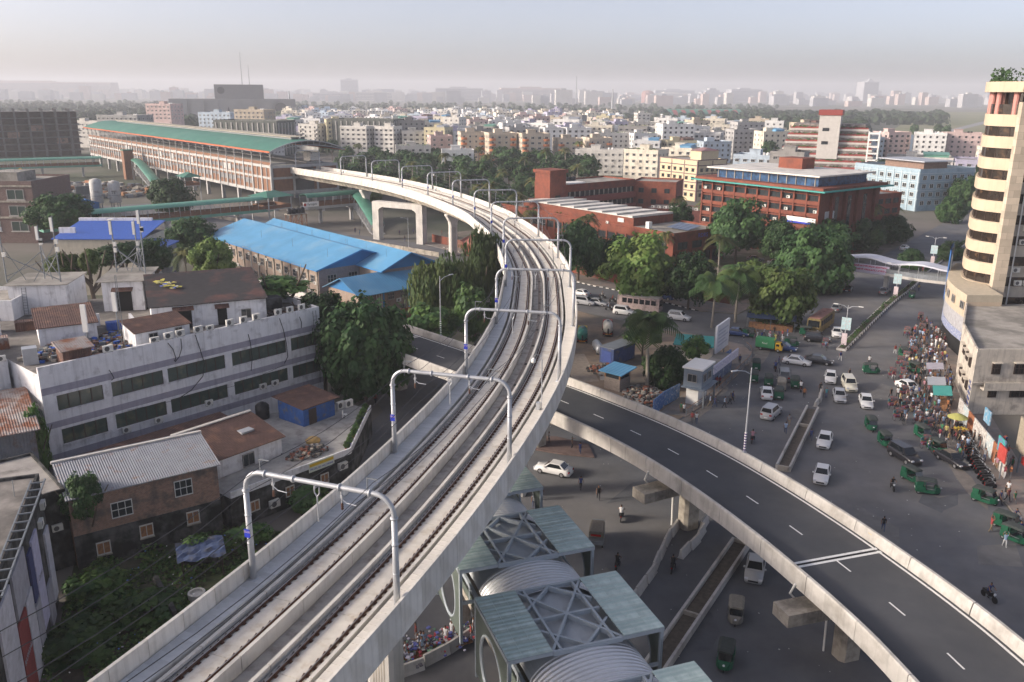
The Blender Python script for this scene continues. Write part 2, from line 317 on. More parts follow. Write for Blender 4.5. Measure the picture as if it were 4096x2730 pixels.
# tracks
fb = MB(); fb.box(-.21, -.13, -.03, .21, .13, .02); fb.box(-.17, -.075, .02, -.075, .075, .10); fb.box(.075, -.075, .02, .17, .075, .10); fb.tube([(-.13, 0, .02), (-.13, 0, .16)], .03, 6); fb.tube([(.13, 0, .02), (.13, 0, .16)], .03, 6)
fast_me = fb.mesh('fastener', m_clip)
pl = MB().box(-.25, -.18, -.05, .25, .18, 0).mesh('bearing_pad', M('pad', (.46, .44, .41), .85, .15, 2))
for side, tc in (('near the station side', -2.17), ('', 2.17)):
 trk = thing('railway_track', 'rusty railway track on the %s of the viaduct, %s' % (('left', 'beside the row of blue number plates') if tc < 0 else ('right', 'nearer the covered footbridge')), 'railway track', (0, 0, 0), group='tracks on the viaduct')
 s = 2.0
 while s < S_END:
  e = min(s + 5.6, S_END); f = VP.fr(s + .03, e - .03, 1.4)
  MB().sweep([(tc - .62, -.745), (tc + .62, -.745), (tc + .60, -.17), (tc - .60, -.17)], f).build('track_slab', m_slabtop, trk)
  for w0, w1, h in ((tc - 1.36, tc - 1.14, .1 if tc < 0 else .2), (tc + 1.14, tc + 1.36, .2 if tc < 0 else .1)):
   if h > .15 or s < 120 or True: MB().sweep([(w0, -.745), (w1, -.745), (w1, h), (w0, h)], f).build('guard_kerb', m_conc, trk)
  s = e
 MB().sweep([(tc - 1.13, -.745), (tc + 1.13, -.745), (tc + 1.13, -.22), (tc - 1.13, -.22)], VP.fr(2, S_END, 2)).build('track_bed', m_slabtop, trk)
 for ro in (tc - .7525, tc + .7525):
  sec = [(-.07, -.17), (.07, -.17), (.07, -.155), (.012, -.13), (.012, -.045), (.036, -.03), (.036, 0), (-.036, 0), (-.036, -.03), (-.012, -.045), (-.012, -.13), (-.07, -.155)]
  rb = MB(); fr = VP.fr(0, S_END + 200, 1.5); rb.sweep([(o + ro, z) for o, z in sec], fr); rl = rb.build('rail', m_rail, trk)
  MB().sweep([(ro - .034, .0005), (ro + .034, .0005), (ro + .03, .006), (ro - .03, .006)], fr, caps=False).build('rail_head', m_railtop, rl)
  s0 = VP.near(-20, 22); rest = MB()
  for i in range(int((S_END - s0) / .62)):
   p, r, d = VP.at(s0 + .62 * i); q = p + r * ro + V(0, 0, -.185); a = math.atan2(d.y, d.x) - PI / 2
   if i < 74: ob('fastener', fast_me, trk, q, a); ob('bearing_pad', pl, trk, q, a)
   elif i < 330: rest.cbox(q + V(0, 0, -.02), .42, .26, .06, a); rest.cbox(q + V(0, 0, .03), .34, .12, .09, a)
  rest.build('fasteners', m_clip, trk, kind='stuff')
# ---- portals carrying the overhead line
G_S = [VP.near(*p) for p in ((-10.9, 43.6), (-4.8, 62.7), (.05, 83.1), (2.85, 104), (3.85, 126.2), (2.7, 149), (-.2, 172.5), (-4.2, 193.5), (-10.4, 216.5), (-18.5, 238), (-28.2, 257.8))]
G_S += [G_S[-1] + 24, G_S[-1] + 47, G_S[-1] + 82]
G_S = [G_S[0] - 20.4] + G_S
WZ = 7.3 - .0   # beam height above rail
def arc_pts(c, u, r, a0, a1, n=7): return [c + u * (r * math.cos(a0 + (a1 - a0) * i / n)) + V(0, 0, r * math.sin(a0 + (a1 - a0) * i / n)) for i in range(n + 1)]
pm = {}; PLATES = []
ORD = ['sixth', 'seventh', 'eighth', 'ninth', 'tenth', 'eleventh', 'twelfth', 'thirteenth', 'fourteenth', 'fifteenth']
def gantry(i, s):
 p, r, d = VP.at(s); a = math.atan2(d.y, d.x) - PI / 2
 lab = ['nearest grey overhead-line portal, reaching out of view at the bottom edge', 'grey steel overhead-line portal bearing the plate 13-31', 'grey steel overhead-line portal bearing the plate 13-29', 'grey steel overhead-line portal bearing the plate 13-27', 'grey steel overhead-line portal bearing the plate 13-25']
 t = thing('line_portal', lab[i] if i < 5 else 'grey overhead-line portal on the viaduct, %s counted from the near end' % ORD[i - 5], 'portal', p, a, 'overhead-line portals on the viaduct')
 ux = V(1, 0, 0); z0 = .15; RB = 1.15; W2 = 4.83
 if 'pole' not in pm:
  b = MB(); b.tube([(0, 0, z0), (0, 0, 6.0)], [.2, .165], 12); b.cbox((0, 0, z0), .62, .62, .06)
  for zf in (6.0, 4.4, 2.6): b.tube([(0, 0, zf - .05), (0, 0, zf + .05)], .23 if zf > 5 else .2, 12)
  pm['pole'] = b.mesh('post', m_galv, True)
  b = MB(); c = V(-W2 + RB, 0, 6.12)
  pts = [V(-W2, 0, 6.05)] + [c + V(-RB * math.cos(k / 7 * PI / 2), 0, RB * math.sin(k / 7 * PI / 2)) for k in range(8)]
  pts += [V(-v.x, 0, v.z) for v in pts[::-1]]; b.tube(pts, .15, 10)
  for x in (-3.4, -1.5, 1.5, 3.4): b.tube([(x - .05, 0, 6.12 + RB), (x + .05, 0, 6.12 + RB)], .22, 10)
  pm['beam'] = b.mesh('cross_beam', m_galv, True)
  b = MB(); zt = 6.12 + RB
  b.beam((0, 0, zt - .1), (0, 0, zt - .25), .5, .08); b.tube([(-.16, 0, zt - .2), (-.16, 0, zt - .6), (0, 0, zt - .85), (0, 0, zt - 2.4)], .04, 6); b.tube([(.16, 0, zt - .2), (.16, 0, zt - .6), (0, 0, zt - .85)], .04, 6)
  pm['drop'] = b.mesh('drop_post', m_galv)
  b = MB(); b.tube([(0, 0, zt - .1), (0, 0, zt - .9)], .05, 6); b.tube([(0, 0, zt - .7), (.3, 0, zt - .9), (.9, 0, zt - .95)], .03, 6); b.cbox((0, 0, zt - .62), .16, .16, .14)
  pm['arm'] = b.mesh('registration_arm', m_galv)
  b = MB(); b.lathe([(.05, -.25), (.09, -.2), (.05, -.12), (.09, -.07), (.05, 0), (.09, .06), (.05, .12), (.04, .25)], (0, 0, 0), 8)
  pm['ins'] = b.mesh('insulator', m_porc, True)
  b = MB(); b.beam((0, 0, zt - .5), (0, 0, zt + .75), .05); b.beam((0, 0, zt + .72), (.65, 0, zt + .72), .06)
  pm['brk'] = b.mesh('wire_bracket', m_galvd)
  pm['plate'] = MB().box(-.2, -.24, -.27, .2, -.22, .27).mesh('number_plate', m_blue_sign)
 for x in (-W2, W2): ob('post', pm['pole'], t, (x, 0, 0))
 ob('cross_beam', pm['beam'], t)
 ob('drop_post', pm['drop'], t)
 for x in (-2.9, 1.6): ob('registration_arm', pm['arm'], t, (x, 0, 0)); ob('insulator', pm['ins'], t, (x, 0, 6.12 + .05))
 for x in (-3.9, 3.1): ob('wire_bracket', pm['brk'], t, (x, .25, 0))
 if i < 12:
  pl_ = ob('number_plate', pm['plate'], t, (-W2, 0, 3.3))
  if i <= 4:
   PLATES.append((pl_, '13-%d' % (33 - 2 * i)))
 return t
for i, s in enumerate(G_S): gantry(i, s)
def wire(name, label, off, z, sag=.25, r=.03, s1=None):
 pts = []
 for a, b in zip(G_S, G_S[1:]):
  for k in range(6):
   t = k / 6; p, rr, d = VP.at(a + (b - a) * t); pts.append(p + rr * (off(t) if callable(off) else off) + V(0, 0, z - sag * 4 * t * (1 - t)))
 mb = MB(); mb.tube(pts, r, 4, caps=False); return mb.build(name, m_wire, label=label, cat='wire', group='overhead wires of the metro')
for o, w in ((-2.17, 'left'), (2.17, 'right')):
 wire('contact_wire', 'thin contact wire stretched above the %s track of the viaduct' % w, o, 5.15, .04, .028)
 wire('messenger_wire', 'sagging messenger wire above the contact wire of the %s track' % w, o, 6.2, .5, .028)
wire('feeder_wire', 'feeder wire on the upper brackets along the left side of the portals', -3.4, 7.9, .5, .026)
wire('earth_wire', 'earth wire on the outermost left brackets of the portals', -4.9, 5.8, .6, .026)
wire('feeder_wire', 'feeder wire on the upper brackets along the right side of the portals', 3.6, 7.9, .5, .026)
# ---- piers
def pier(x, y, ang, label, top=11.45, w=2.0):
 t = thing('viaduct_pier', label, 'pier', (x, y, 0), ang, 'viaduct piers'); b = MB()
 ring = lambda hw, hd, z: [(-hw, -hd + .25, z), (-hw + .25, -hd, z), (hw - .25, -hd, z), (hw, -hd + .25, z), (hw, hd - .25, z), (hw - .25, hd, z), (-hw + .25, hd, z), (-hw, hd - .25, z)]
 b.loft([ring(w / 2, w / 2, -.2), ring(w / 2, w / 2, top - 3.2), ring(w / 2 + .15, w / 2, top - 2.2), ring(w / 2 + .8, w / 2 + .05, top - 1.0), ring(w / 2 + 1.1, w / 2 + .1, top - .5), ring(w / 2 + 1.1, w / 2 + .1, top - .1)])
 b.build('column', m_conc, t); b2 = MB()
 for x_ in (-1.2, 1.2): b2.cbox((x_, 0, top - .1), .9, 1.1, .28)
 b2.build('bearing', m_conc_old, t)
 fl = MB()
 for k in range(5): fl.box(-.45 + .2 * k, -w / 2 - .012, 1, -.37 + .2 * k, -w / 2 - .004, top - 3.6)
 fl.build('groove', m_conc_old, t)
 return t
def piers():
 for (x, y), lab in (((-50, 290.5), 'tall flared concrete pier between the station and the portal frame'), ((-17, 231.5), 'flared concrete pier rising behind the weeping tree'), ((2.2, 158), 'concrete pier half hidden in the trees where the viaduct bends'), ((3.9, 126), 'concrete pier under the bend just past the flyover crossing'), ((.6, 87), 'concrete pier below the viaduct beside the traffic island'), ((-8.5, 50), 'concrete pier in shade below the nearest stretch of viaduct')):
  s = VP.near(x, y); p, r, d = VP.at(s); pier(p.x, p.y, math.atan2(d.y, d.x) - PI / 2, lab)
 t = thing('portal_pier', 'wide two-legged concrete portal frame carrying the viaduct over the street', 'pier', (0, 0, 0))
 A, B = V(-40.8, 258, 0), V(-26.8, 250, 0); u = (B - A).normalized(); w = V(-u.y, u.x, 0)
 for k, P_ in enumerate((A, B)):
  b = MB(); b.cbox(P_, 2.3, 2.2, 9.0, math.atan2(u.y, u.x)); b.build('leg', m_conc, t)
 b = MB(); prof = [(-1.15, 9.0), (1.15, 9.0), (1.5, 9.5), (2.6, 10.0), (13.5, 10.0), (14.6, 9.5), (14.97, 9.0), (17.27, 9.0), (17.27, 11.3), (16.9, 11.6), (-.8, 11.6), (-1.15, 11.3)]
 n_ = len(prof); L_ = [A + u * o - w * 1.15 + V(0, 0, z) for o, z in prof]; R2_ = [A + u * o + w * 1.15 + V(0, 0, z) for o, z in prof]
 b.add(L_ + R2_, [(i, (i + 1) % n_, n_ + (i + 1) % n_, n_ + i) for i in range(n_)] + [tuple(range(n_ - 1, -1, -1)), tuple(range(n_, 2 * n_))]); b.build('crosshead', m_conc, t)
piers()
# lamp posts and cameras on the viaduct
def deck_lamp(s, off, lab):
 p, r, d = VP.at(s); t = thing('track_lamp', lab, 'lamp', p + r * off, math.atan2(d.y, d.x))
 b = MB(); b.tube([(0, 0, .15), (0, 0, 5.0)], .05, 6); b.tube([(0, 0, 2), (0, 0, 2.1)], .09, 6); b.build('pole', m_galv, t)
 b = MB(); b.tube([(0, 0, 4.9), (0, .2, 5.4), (0, .6, 5.5), (0, .8, 5.1)], .025, 6); b.build('hook', m_galv, t)
 b = MB(); b.lathe([(.05, .35), (.16, .25), (.2, .1), (.2, -.1), (.05, -.2)], (0, .8, 4.8), 10); b.build('lamp_head', m_white, t, True)
 b = MB(); b.cbox((.0, .3, .16), .45, .35, .7); b.build('control_box', m_galv, t)
deck_lamp(VP.near(2.5, 74), 4.5, 'small hooked lamp post on the right walkway near the flyover')
deck_lamp(VP.near(1.2, 166), 4.4, 'small hooked lamp post on the right walkway at the bend')
deck_lamp(VP.near(-27, 254), 4.4, 'small lamp post with a box on the far walkway before the station')
deck_lamp(VP.near(-64, 309), 4.4, 'small lamp post on the far walkway near the station mouth')
# ================================================================ ROAD FLYOVER
FZ = 7.3
FP = Path([(-52, 157), (-34, 139.5), (-17.8, 122.8), (-10, 114.6), (-1.5, 105.8), (4, 99.6), (9, 93.4), (14.1, 86.5), (18.3, 79.5), (21.7, 72.3), (24.6, 65), (26.6, 59), (28.2, 53.5), (29.4, 48), (30.8, 38), (31.6, 24)], FZ)
fly = thing('road_flyover', 'two-lane asphalt road flyover passing under the metro viaduct', 'flyover', (0, 0, 0))
xj = [FP.near(-17, 122.3), FP.near(26.0, 60.9)]
xs = sorted([0] + xj + [FP.near(4, 99.6), FP.len])
for a, b in zip(xs, xs[1:]):
 f = FP.fr(a + .06, b - .06, 1.5)
 MB().sweep([(-4.85, -.32), (-2.7, -.5), (-2.3, -1.75), (2.3, -1.75), (2.7, -.5), (4.85, -.32), (4.85, -.06), (-4.85, -.06)], f).build('deck', m_conc_old, fly)
 MB().sweep([(-4.42, -.058), (4.42, -.058), (4.42, 0), (-4.42, 0)], f).build('carriageway', m_asph2, fly)
 for sg in (-1, 1):
  o0, o1 = sorted((sg * 3.98, sg * 4.18)); MB().sweep([(o0, .003), (o1, .003), (o1, .008), (o0, .008)], f).build('edge_line', m_linew, fly)
m_fpar = M('flyover_parapet', (.50, .48, .45), .85, .12, .4, (.36, .34, .31), .4, .35, streak=.35, bump=.15, rand=.05)
s = 0; L_ = 6.1
while s < FP.len - L_:
 f = FP.fr(s + .03, s + L_ - .03, 1.5)
 for sg in (-1, 1):
  sec = [(4.92, -.6), (4.92, .86), (4.86, .98), (4.62, .98), (4.56, .86), (4.44, .28), (4.43, .0), (4.43, -.3)]
  sec = [(o * sg, z) for o, z in sec]; sec = sec if sg < 0 else sec[::-1]
  MB().sweep(sec, f).build('parapet_block', m_fpar, fly)
 s += L_
for s in xj:
 p, r, d = FP.at(s); a = math.atan2(d.y, d.x) - PI / 2; b = MB()
 for o in (-.32, .32): b.cbox(p + d * o * .85 + V(0, 0, .004), 8.6, .27, .006, a)
 b.cbox(p + V(0, 0, .002), 8.6, .2, .004, a, 1); b.build('expansion_joint', [m_linew, m_dark], fly)
s0 = FP.near(20.2, 76.6); dm = MB().box(-.065, -.85, 0, .065, .85, .006).mesh('lane_mark', m_linew)
for i in range(-17, 9):
 s = s0 + i * 6.05
 if 2 < s < FP.len - 2: p, r, d = FP.at(s); ob('lane_mark', dm, fly, p + r * (.1) + V(0, 0, .004), math.atan2(d.y, d.x) - PI / 2)
ys = MB().box(-.2, -.012, -.14, .2, .012, .14).mesh('yellow_marker', m_yellow)
for q in ((24.0 + 6.3, 63.5 - 1.0), (-17.2, 129.2)):
 s = FP.near(*q); p, r, d = FP.at(s - 1.4 if q[0] > 0 else s); k = -1 if q[0] < 0 else -1
 ob('yellow_marker', ys, fly, p - r * (4.53) * 1 + V(0, 0, .55), math.atan2(d.y, d.x))
# piers with a one-sided crosshead
def fly_pier(x, y, label, cap=True):
 s = FP.near(x, y); p, r, d = FP.at(s); t = thing('flyover_pier', label, 'pier', (p.x, p.y, 0), math.atan2(d.y, d.x) - PI / 2, 'piers of the road flyover')
 b = MB(); b.loft([[(x_ * w, y_ * w2, z) for x_, y_ in ((-1, -.5), (-.7, -.9), (.7, -.9), (1, -.5), (1, .5), (.7, .9), (-.7, .9), (-1, .5))] for z, w, w2 in ((-.1, .95, .9), (3.4, .95, .9), (4.4, 1.25, .95), (4.75, 1.9, 1.0))]); b.build('column', m_conc_old, t)
 b = MB(); b.box(-3.2, -1.0, 4.45, 6.5, 1.0, 5.5); b.build('crosshead', m_conc_old, t)
 b = MB(); b.tube([(5.0, -.6, 7.0), (5.0, -1.1, 5.9), (4.4, -1.12, 5.2), (1.3, -1.15, 4.9), (1.3, -1.0, 0)], .09, 8); b.build('drain_pipe', m_white, t)
fly_pier(18.2, 79.2, 'flyover pier with a jutting crosshead near the two concrete barrier rows')
fly_pier(26.7, 58.7, 'flyover pier with a graffiti-marked crosshead under the expansion joint')
fly_pier(3.5, 100.2, 'flyover pier in shade directly under the metro viaduct')
fly_pier(-17, 122, 'flyover pier beside the side street under the left stretch')
# flyover lamp posts
def fly_lamp(s, side, lab, colr, arm=-1):
 p, r, d = FP.at(s); q = p + r * side * 4.74 + V(0, 0, .95); t = thing('lamp_post', lab, 'lamp post', q, math.atan2(d.y, d.x) - PI / 2)
 b = MB(); b.tube([(0, 0, 0), (0, 0, 9.0)], [.11, .05], 8); b.cbox((0, 0, 0), .35, .35, .1); b.build('pole', m_galv, t)
 b = MB(); n_ = 14
 for k in range(n_):
  z0 = .25 + k * .14; b.tube([(0, 0, z0), (0, 0, z0 + .14)], .122, 8, m=k % 2, caps=False)
 b.build('painted_band', [colr, m_white], t)
 b = MB(); b.tube([(0, 0, 8.3), (arm * .8, 0, 8.75), (arm * 1.9, 0, 8.95)], .04, 6); b.build('arm', m_galv, t)
 b = MB(); b.loft([[(arm * x_, y_, z_) for y_, z_ in ((-.1, 0), (.1, 0), (.07, .09), (-.07, .09))] for x_ in (1.75, 2.5)] if arm > 0 else [[(arm * x_, y_, z_) for y_, z_ in ((.1, 0), (-.1, 0), (-.07, .09), (.07, .09))] for x_ in (1.75, 2.5)]); o = b.build('lamp_head', m_galv, t); o.location = (0, 0, 8.92)
fly_lamp(FP.near(19.2, 77.6), -1, 'tall lamp post with purple and white banded foot on the flyover parapet', M('band_purple', (.09, .04, .2), .6, .1), 1)
fly_lamp(FP.near(-14.5, 118.7), -1, 'tall lamp post with green and white banded foot before the weeping trees', M('band_green', (.02, .16, .08), .6, .1), -1)
fly_lamp(FP.near(30.5, 40), -1, 'tall lamp post on the flyover parapet past the view edge', M('band_purple', (.09, .04, .2), .6, .1), -1)
# ================================================================ BUILDING KIT
m_frame = M('window_frame', (.30, .29, .28), .6, .1, 1)
m_framew = M('window_frame_white', (.66, .66, .64), .6, .1, 1)
m_frameb = M('window_frame_brown', (.05, .035, .03), .6, .1, 1)
m_ac = M('ac_casing', (.66, .65, .61), .6, .08, 2, rand=.1)
m_acg = M('ac_grille', (.10, .10, .10), .6, .1)
m_brickred = M('red_brick', (.205, .062, .038), .85, .2, .5, (.15, .05, .035), .45, .4, bump=.15, bsc=5)
m_brickorg = M('orange_brick', (.215, .11, .066), .85, .15, .5, (.17, .09, .058), .4, .4)
m_roofconc = M('roof_concrete', (.33, .31, .28), .95, .22, .25, (.20, .19, .17), .5, .2, bump=.2)
m_tank = M('black_tank', (.014, .015, .018), .45, .1, 1)
def wmesh(name, glass=m_glass, frame=m_frame, nm=1, hm=0, shade=None, sill=None, fw=.05, bars=False, curtain=None):
 b = MB()
 b.box(-.5, -.03, 0, .5, .02, 1, 1)
 for x0, x1, z0, z1 in ((-.5, -.5 + fw, 0, 1), (.5 - fw, .5, 0, 1), (-.5 + fw, .5 - fw, 0, fw * 1.2), (-.5 + fw, .5 - fw, 1 - fw * 1.2, 1)): b.box(x0, -.13, z0, x1, -.032, z1, 0)
 for k in range(nm): x = -.5 + (k + 1) / (nm + 1); b.box(x - fw * .35, -.10, fw * 1.2, x + fw * .35, -.033, 1 - fw * 1.2, 0)
 for k in range(hm): z = (k + 1) / (hm + 1); b.box(-.5 + fw, -.09, z - .02, .5 - fw, -.034, z + .02, 0)
 if shade: b.box(-.58, -.62, 1.03, .58, .02, 1.10, 2)
 if sill: b.box(-.54, -.22, -.07, .54, .02, -.005, 2)
 if bars:
  for k in range(6): x = -.45 + .9 * k / 5; b.box(x - .012, -.19, 0, x + .012, -.16, 1, 0)
 return b.mesh(name, [frame, glass, shade or sill or frame])
WIN = wmesh('window', nm=1); 
WIN3 = wmesh('window', nm=3)
WINS = wmesh('window', nm=1, shade=m_roofconc)
WINW = wmesh('window', frame=m_framew, nm=1, hm=1, shade=m_white)
acb = MB(); acb.box(-.45, -.32, 0, .45, 0, .62, 0); acb.add([(-.12 + .24 * math.cos(k * PI / 6), -.325, .31 + .24 * math.sin(k * PI / 6)) for k in range(12)], (tuple(range(11, -1, -1)),), 1); acb.box(-.40, -.3, -.06, -.3, -.02, 0, 1); acb.box(.3, -.3, -.06, .4, -.02, 0, 1)
AC_ME = acb.mesh('air_conditioner', [m_ac, m_acg])
class Bld:
 """rectangular building: origin at the left end of the front wall, x along the front, y inward"""
 def __init__(s, name, label, cat, o, ang, w, d, h, wall, roof=None, group=None, par=.7, z0=-.1, body=True, pw=.18):
  s.t = thing(name, label, cat, (o[0], o[1], 0), ang, group); s.w, s.d, s.h = w, d, h; s.wall = wall; roof = roof or m_roofconc
  if body:
   b = MB(); b.prism([(0, 0), (w, 0), (w, d), (0, d)], z0, h, 0, 1); b.build('wall', [wall, roof], s.t)
   if par:
    b = MB()
    for x0, y0, x1, y1 in ((-.03, -.03, w + .03, pw), (-.03, d - pw, w + .03, d + .03), (-.03, pw, pw, d - pw), (w - pw, pw, w + .03, d - pw)): b.box(x0, y0, h - .25, x1, y1, h + par)
    b.build('parapet', wall, s.t)
 def pos(s, f, x, z, out=0):
  return {'F': ((x, -out, z), 0), 'R': ((s.w + out, x, z), PI / 2), 'L': ((-out, x, z), -PI / 2), 'B': ((x, s.d + out, z), PI)}[f]
 def put(s, name, me, f, x, z, w=1, h=1, out=0, **kw):
  p, r = s.pos(f, x, z, out); return ob(name, me, s.t, p, r, (w, 1, h), **kw)
 def rows(s, f, zs, n, ww, hh, me=None, m0=.8, m1=None, name='window', skip=(), stuff=False):
  L_ = s.w if f in 'FB' else s.d; m1 = m0 if m1 is None else m1
  for zi, z in enumerate(zs):
   for k in range(n):
    if (zi, k) in skip: continue
    x = m0 + (L_ - m0 - m1) * (k + .5) / n; s.put(name, me or WIN, f, x, z, ww, hh)
 def part(s, name, mb, mats, **kw): return mb.build(name, mats, s.t, **kw)
 def ac(s, f, x, z): return s.put('air_conditioner', AC_ME, f, x, z, 1, 1, .02)
def frame_xy(t, p):   # world -> local of a thing
 a = t.rotation_euler[2]; dx, dy = p[0] - t.location[0], p[1] - t.location[1]; return dx * math.cos(a) + dy * math.sin(a), -dx * math.sin(a) + dy * math.cos(a)
# ================================================================ METRO STATION
m_green = M('green_roof', (.05, .17, .125), .5, .14, .12, (.075, .20, .15), .4, .08, corr=('X', .9, .25))
m_greenl = M('green_roof_pale', (.14, .34, .26), .5, .1, .3)
m_stconc = M('station_concrete', (.43, .43, .42), .85, .12, .3, (.38, .38, .38), .4, .3, streak=.2)
m_steel = M('station_steel', (.40, .41, .42), .55, .1, .6)
m_louvre = M('louvre', (.20, .21, .22), .4, .15, .6, corr=('Z', .22, .8))
m_orange = M('orange_fascia', (.45, .10, .03), .5, .1, .5)
LST, BAY, NB = 258, 8.6, 30
st = thing('metro_station', 'long elevated metro station with green curved roof and brick panels', 'station', (-89, 319, 0), math.atan2(.776, -.631))
sb = MB(); sb.box(.6, -27, 7.0, LST, -.45, 15.9); sb.build('concourse_body', M('station_inner', (.10, .10, .10), .9, .2, .3), st)
sb = MB(); sb.box(.5, -27.3, 15.9, LST, -.3, 16.4); sb.build('platform_slab', m_stconc, st)
for z0, z1, nm in ((6.0, 7.2, 'lower_beam'), (11.6, 12.4, 'middle_beam'), (15.7, 16.7, 'platform_beam')):
 sb = MB(); sb.box(0, -.44, z0, LST, .12, z1); sb.box(-.1, -27.2, z0, .5, -.45, z1); sb.build(nm, m_stconc, st)
colm = MB().box(-.45, -.5, 0, .45, .3, 11).mesh('column', m_stconc); halfc = MB().box(-.17, -.4, 0, .17, .2, 8.6).mesh('half_column', m_stconc); postm = MB(); postm.box(-.14, -.14, 0, .14, .14, 5.2); postm.mesh('x', m_steel)
brk = MB(); brk.beam((0, -.1, 3.4), (2.1, .1, 5.2), .12); brk.beam((0, -.1, 3.4), (-2.1, .1, 5.2), .12); brk.beam((0, -.1, 3.2), (0, 1.5, 5.15), .14); brk.box(-.14, -.2, 0, .14, .08, 5.3); post_me = brk.mesh('roof_post', m_steel)
bp1 = MB().box(-1.85, -.15, 0, 1.85, 0, 1).mesh('brick_panel', m_brickorg); lv1 = MB().box(-1.8, -.2, 0, 1.8, -.06, 1).mesh('louvre_window', m_louvre); wp1 = MB().box(-1.5, -.02, 0, 1.5, .04, 1).mesh('white_panel', m_stconc)
bal = MB().box(-4.2, -.18, 0, 4.2, 0, 1.05).mesh('balustrade_panel', m_brickorg)
rnd = random.Random(3)
for k in range(NB + 1):
 x = k * BAY
 ob('column', colm, st, (min(x, LST - .5) if k else .45, 0, 6.0)); ob('roof_post', post_me, st, (x if k else .2, 0, 16.7))
 if k < NB:
  ob('half_column', halfc, st, (x + BAY / 2, 0, 7.1)); ob('balustrade_panel', bal, st, (x + BAY / 2, 0, 16.75)); 
  for hx in (BAY * .27, BAY * .73):
   X = x + hx
   if k < 2:
    ob('brick_panel', bp1, st, (X, -.1, 7.2), 0, (1, 1, 8.4)); continue
   ob('brick_panel', bp1, st, (X, -.1, 12.4), 0, (1, 1, 1.1)); ob('louvre_window', lv1, st, (X, -.1, 13.5), 0, (1, 1, 1.3)); ob('brick_panel', bp1, st, (X, -.1, 14.8), 0, (1, 1, .9))
   if rnd.random() < .2: ob('white_panel', wp1, st, (X, -.05, 12.7), 0, (1, 1, 2.4))
   ob('brick_panel', bp1, st, (X, -.1, 7.2), 0, (1, 1, 1.6 if k % 3 else 2.6)); ob('louvre_window', lv1, st, (X, -.1, 8.8 if k % 3 else 9.8), 0, (1, 1, 2.0 if k % 3 else 1.0)); ob('brick_panel', bp1, st, (X, -.1, 10.8), 0, (1, 1, .8))
 if k % 2 == 0:
  for y in (-1.2, -25.5):
   c = MB(); c.cbox((x + .8, y, 0), 1.3, 1.3, 6.0); c.build('ground_column', m_stconc, st)
# end wall facing the viaduct
for y0, y1 in ((-8.3, -.9), (-18, -17), (-26.5, -19)):
 c = MB(); c.box(.05, y0, 7.2, .3, y1, 15.7); c.build('brick_panel', m_brickorg, st)
for y in (-.1, -8.8, -18.4, -26.9): c = MB(); c.box(-.2, y - .4, 6, .58, y + .4, 16.5 if y > -5 else 15.9); c.build('column', m_stconc, st)
# roof
def arc(y): t = (y + 13.5) / 15.2; return 25.6 - 3.6 * t * t
ys = [1.7 - 30.4 * k / 24 for k in range(25)]
sb = MB(); xs = [-3.5] + [BAY * k for k in range(1, NB)] + [LST + 2]
for a, b in zip(xs, xs[1:]):
 for y0, y1 in zip(ys, ys[1:]):
  sb.quad((a, y1, arc(y1)), (b, y1, arc(y1)), (b, y0, arc(y0)), (a, y0, arc(y0)), 0); sb.quad((a, y0, arc(y0) - .18), (b, y0, arc(y0) - .18), (b, y1, arc(y1) - .18), (a, y1, arc(y1) - .18), 1)
sb.build('roof', [m_green, M('roof_soffit', (.16, .16, .16), .8, .1, .5)], st)
sb = MB(); sb.box(-3.6, 1.62, 21.55, LST + 2, 1.86, 22.1); sb.build('eave_fascia', m_orange, st)
sb = MB(); sb.box(-3.6, -28.9, 21.5, LST + 2, -28.7, 22.1); sb.build('eave_fascia', m_orange, st)
sb = MB()
for y0, y1 in zip(ys, ys[1:]): sb.beam((-3.55, y0, arc(y0) - .1), (-3.55, y1, arc(y1) - .1), .25, .35); sb.beam((-3.4, y0, arc(y0) - 1.7 + .012 * (y0 + 13.5) ** 2 * .5), (-3.4, y1, arc(y1) - 1.7 + .012 * (y1 + 13.5) ** 2 * .5), .22, .22)
for y in ys[::2]: sb.beam((-3.45, y, arc(y) - .1), (-3.45, y * .9 - 1.35, arc(y) - 1.65 + .006 * (y + 13.5) ** 2), .12)
sb.build('end_truss', m_steel, st)
sb = MB(); sb.box(6, -17, 25.3, LST - 20, -11.5, 26.3, 1); sb.box(5, -17.8, 26.3, LST - 19, -10.8, 26.5, 0); sb.build('ridge_vent', [M('vent_roof', (.42, .38, .30), .7, .15, .3), m_galvd], st)
for x in range(4, 40, 9): sb = MB(); sb.beam((x, -14.2, 25.9), (x + 7, -14.2, 25.9), .1, 1.0); sb.build('vent_rail', m_galv, st)
# platform contents glimpsed at the open end
sb = MB(); sb.box(8, -9.5, 16.4, 200, -3.0, 16.9); sb.box(8, -25, 16.4, 200, -18, 16.9); sb.build('platform', m_stconc, st)
sb = MB(); sb.box(9, -24, 16.9, 15, -20.3, 20.3); sb.build('kiosk', m_white, st)
sb = MB(); sb.box(9, -25, 15, 9.3, -20, 17.2); sb.build('kiosk_base', m_brickorg, st)
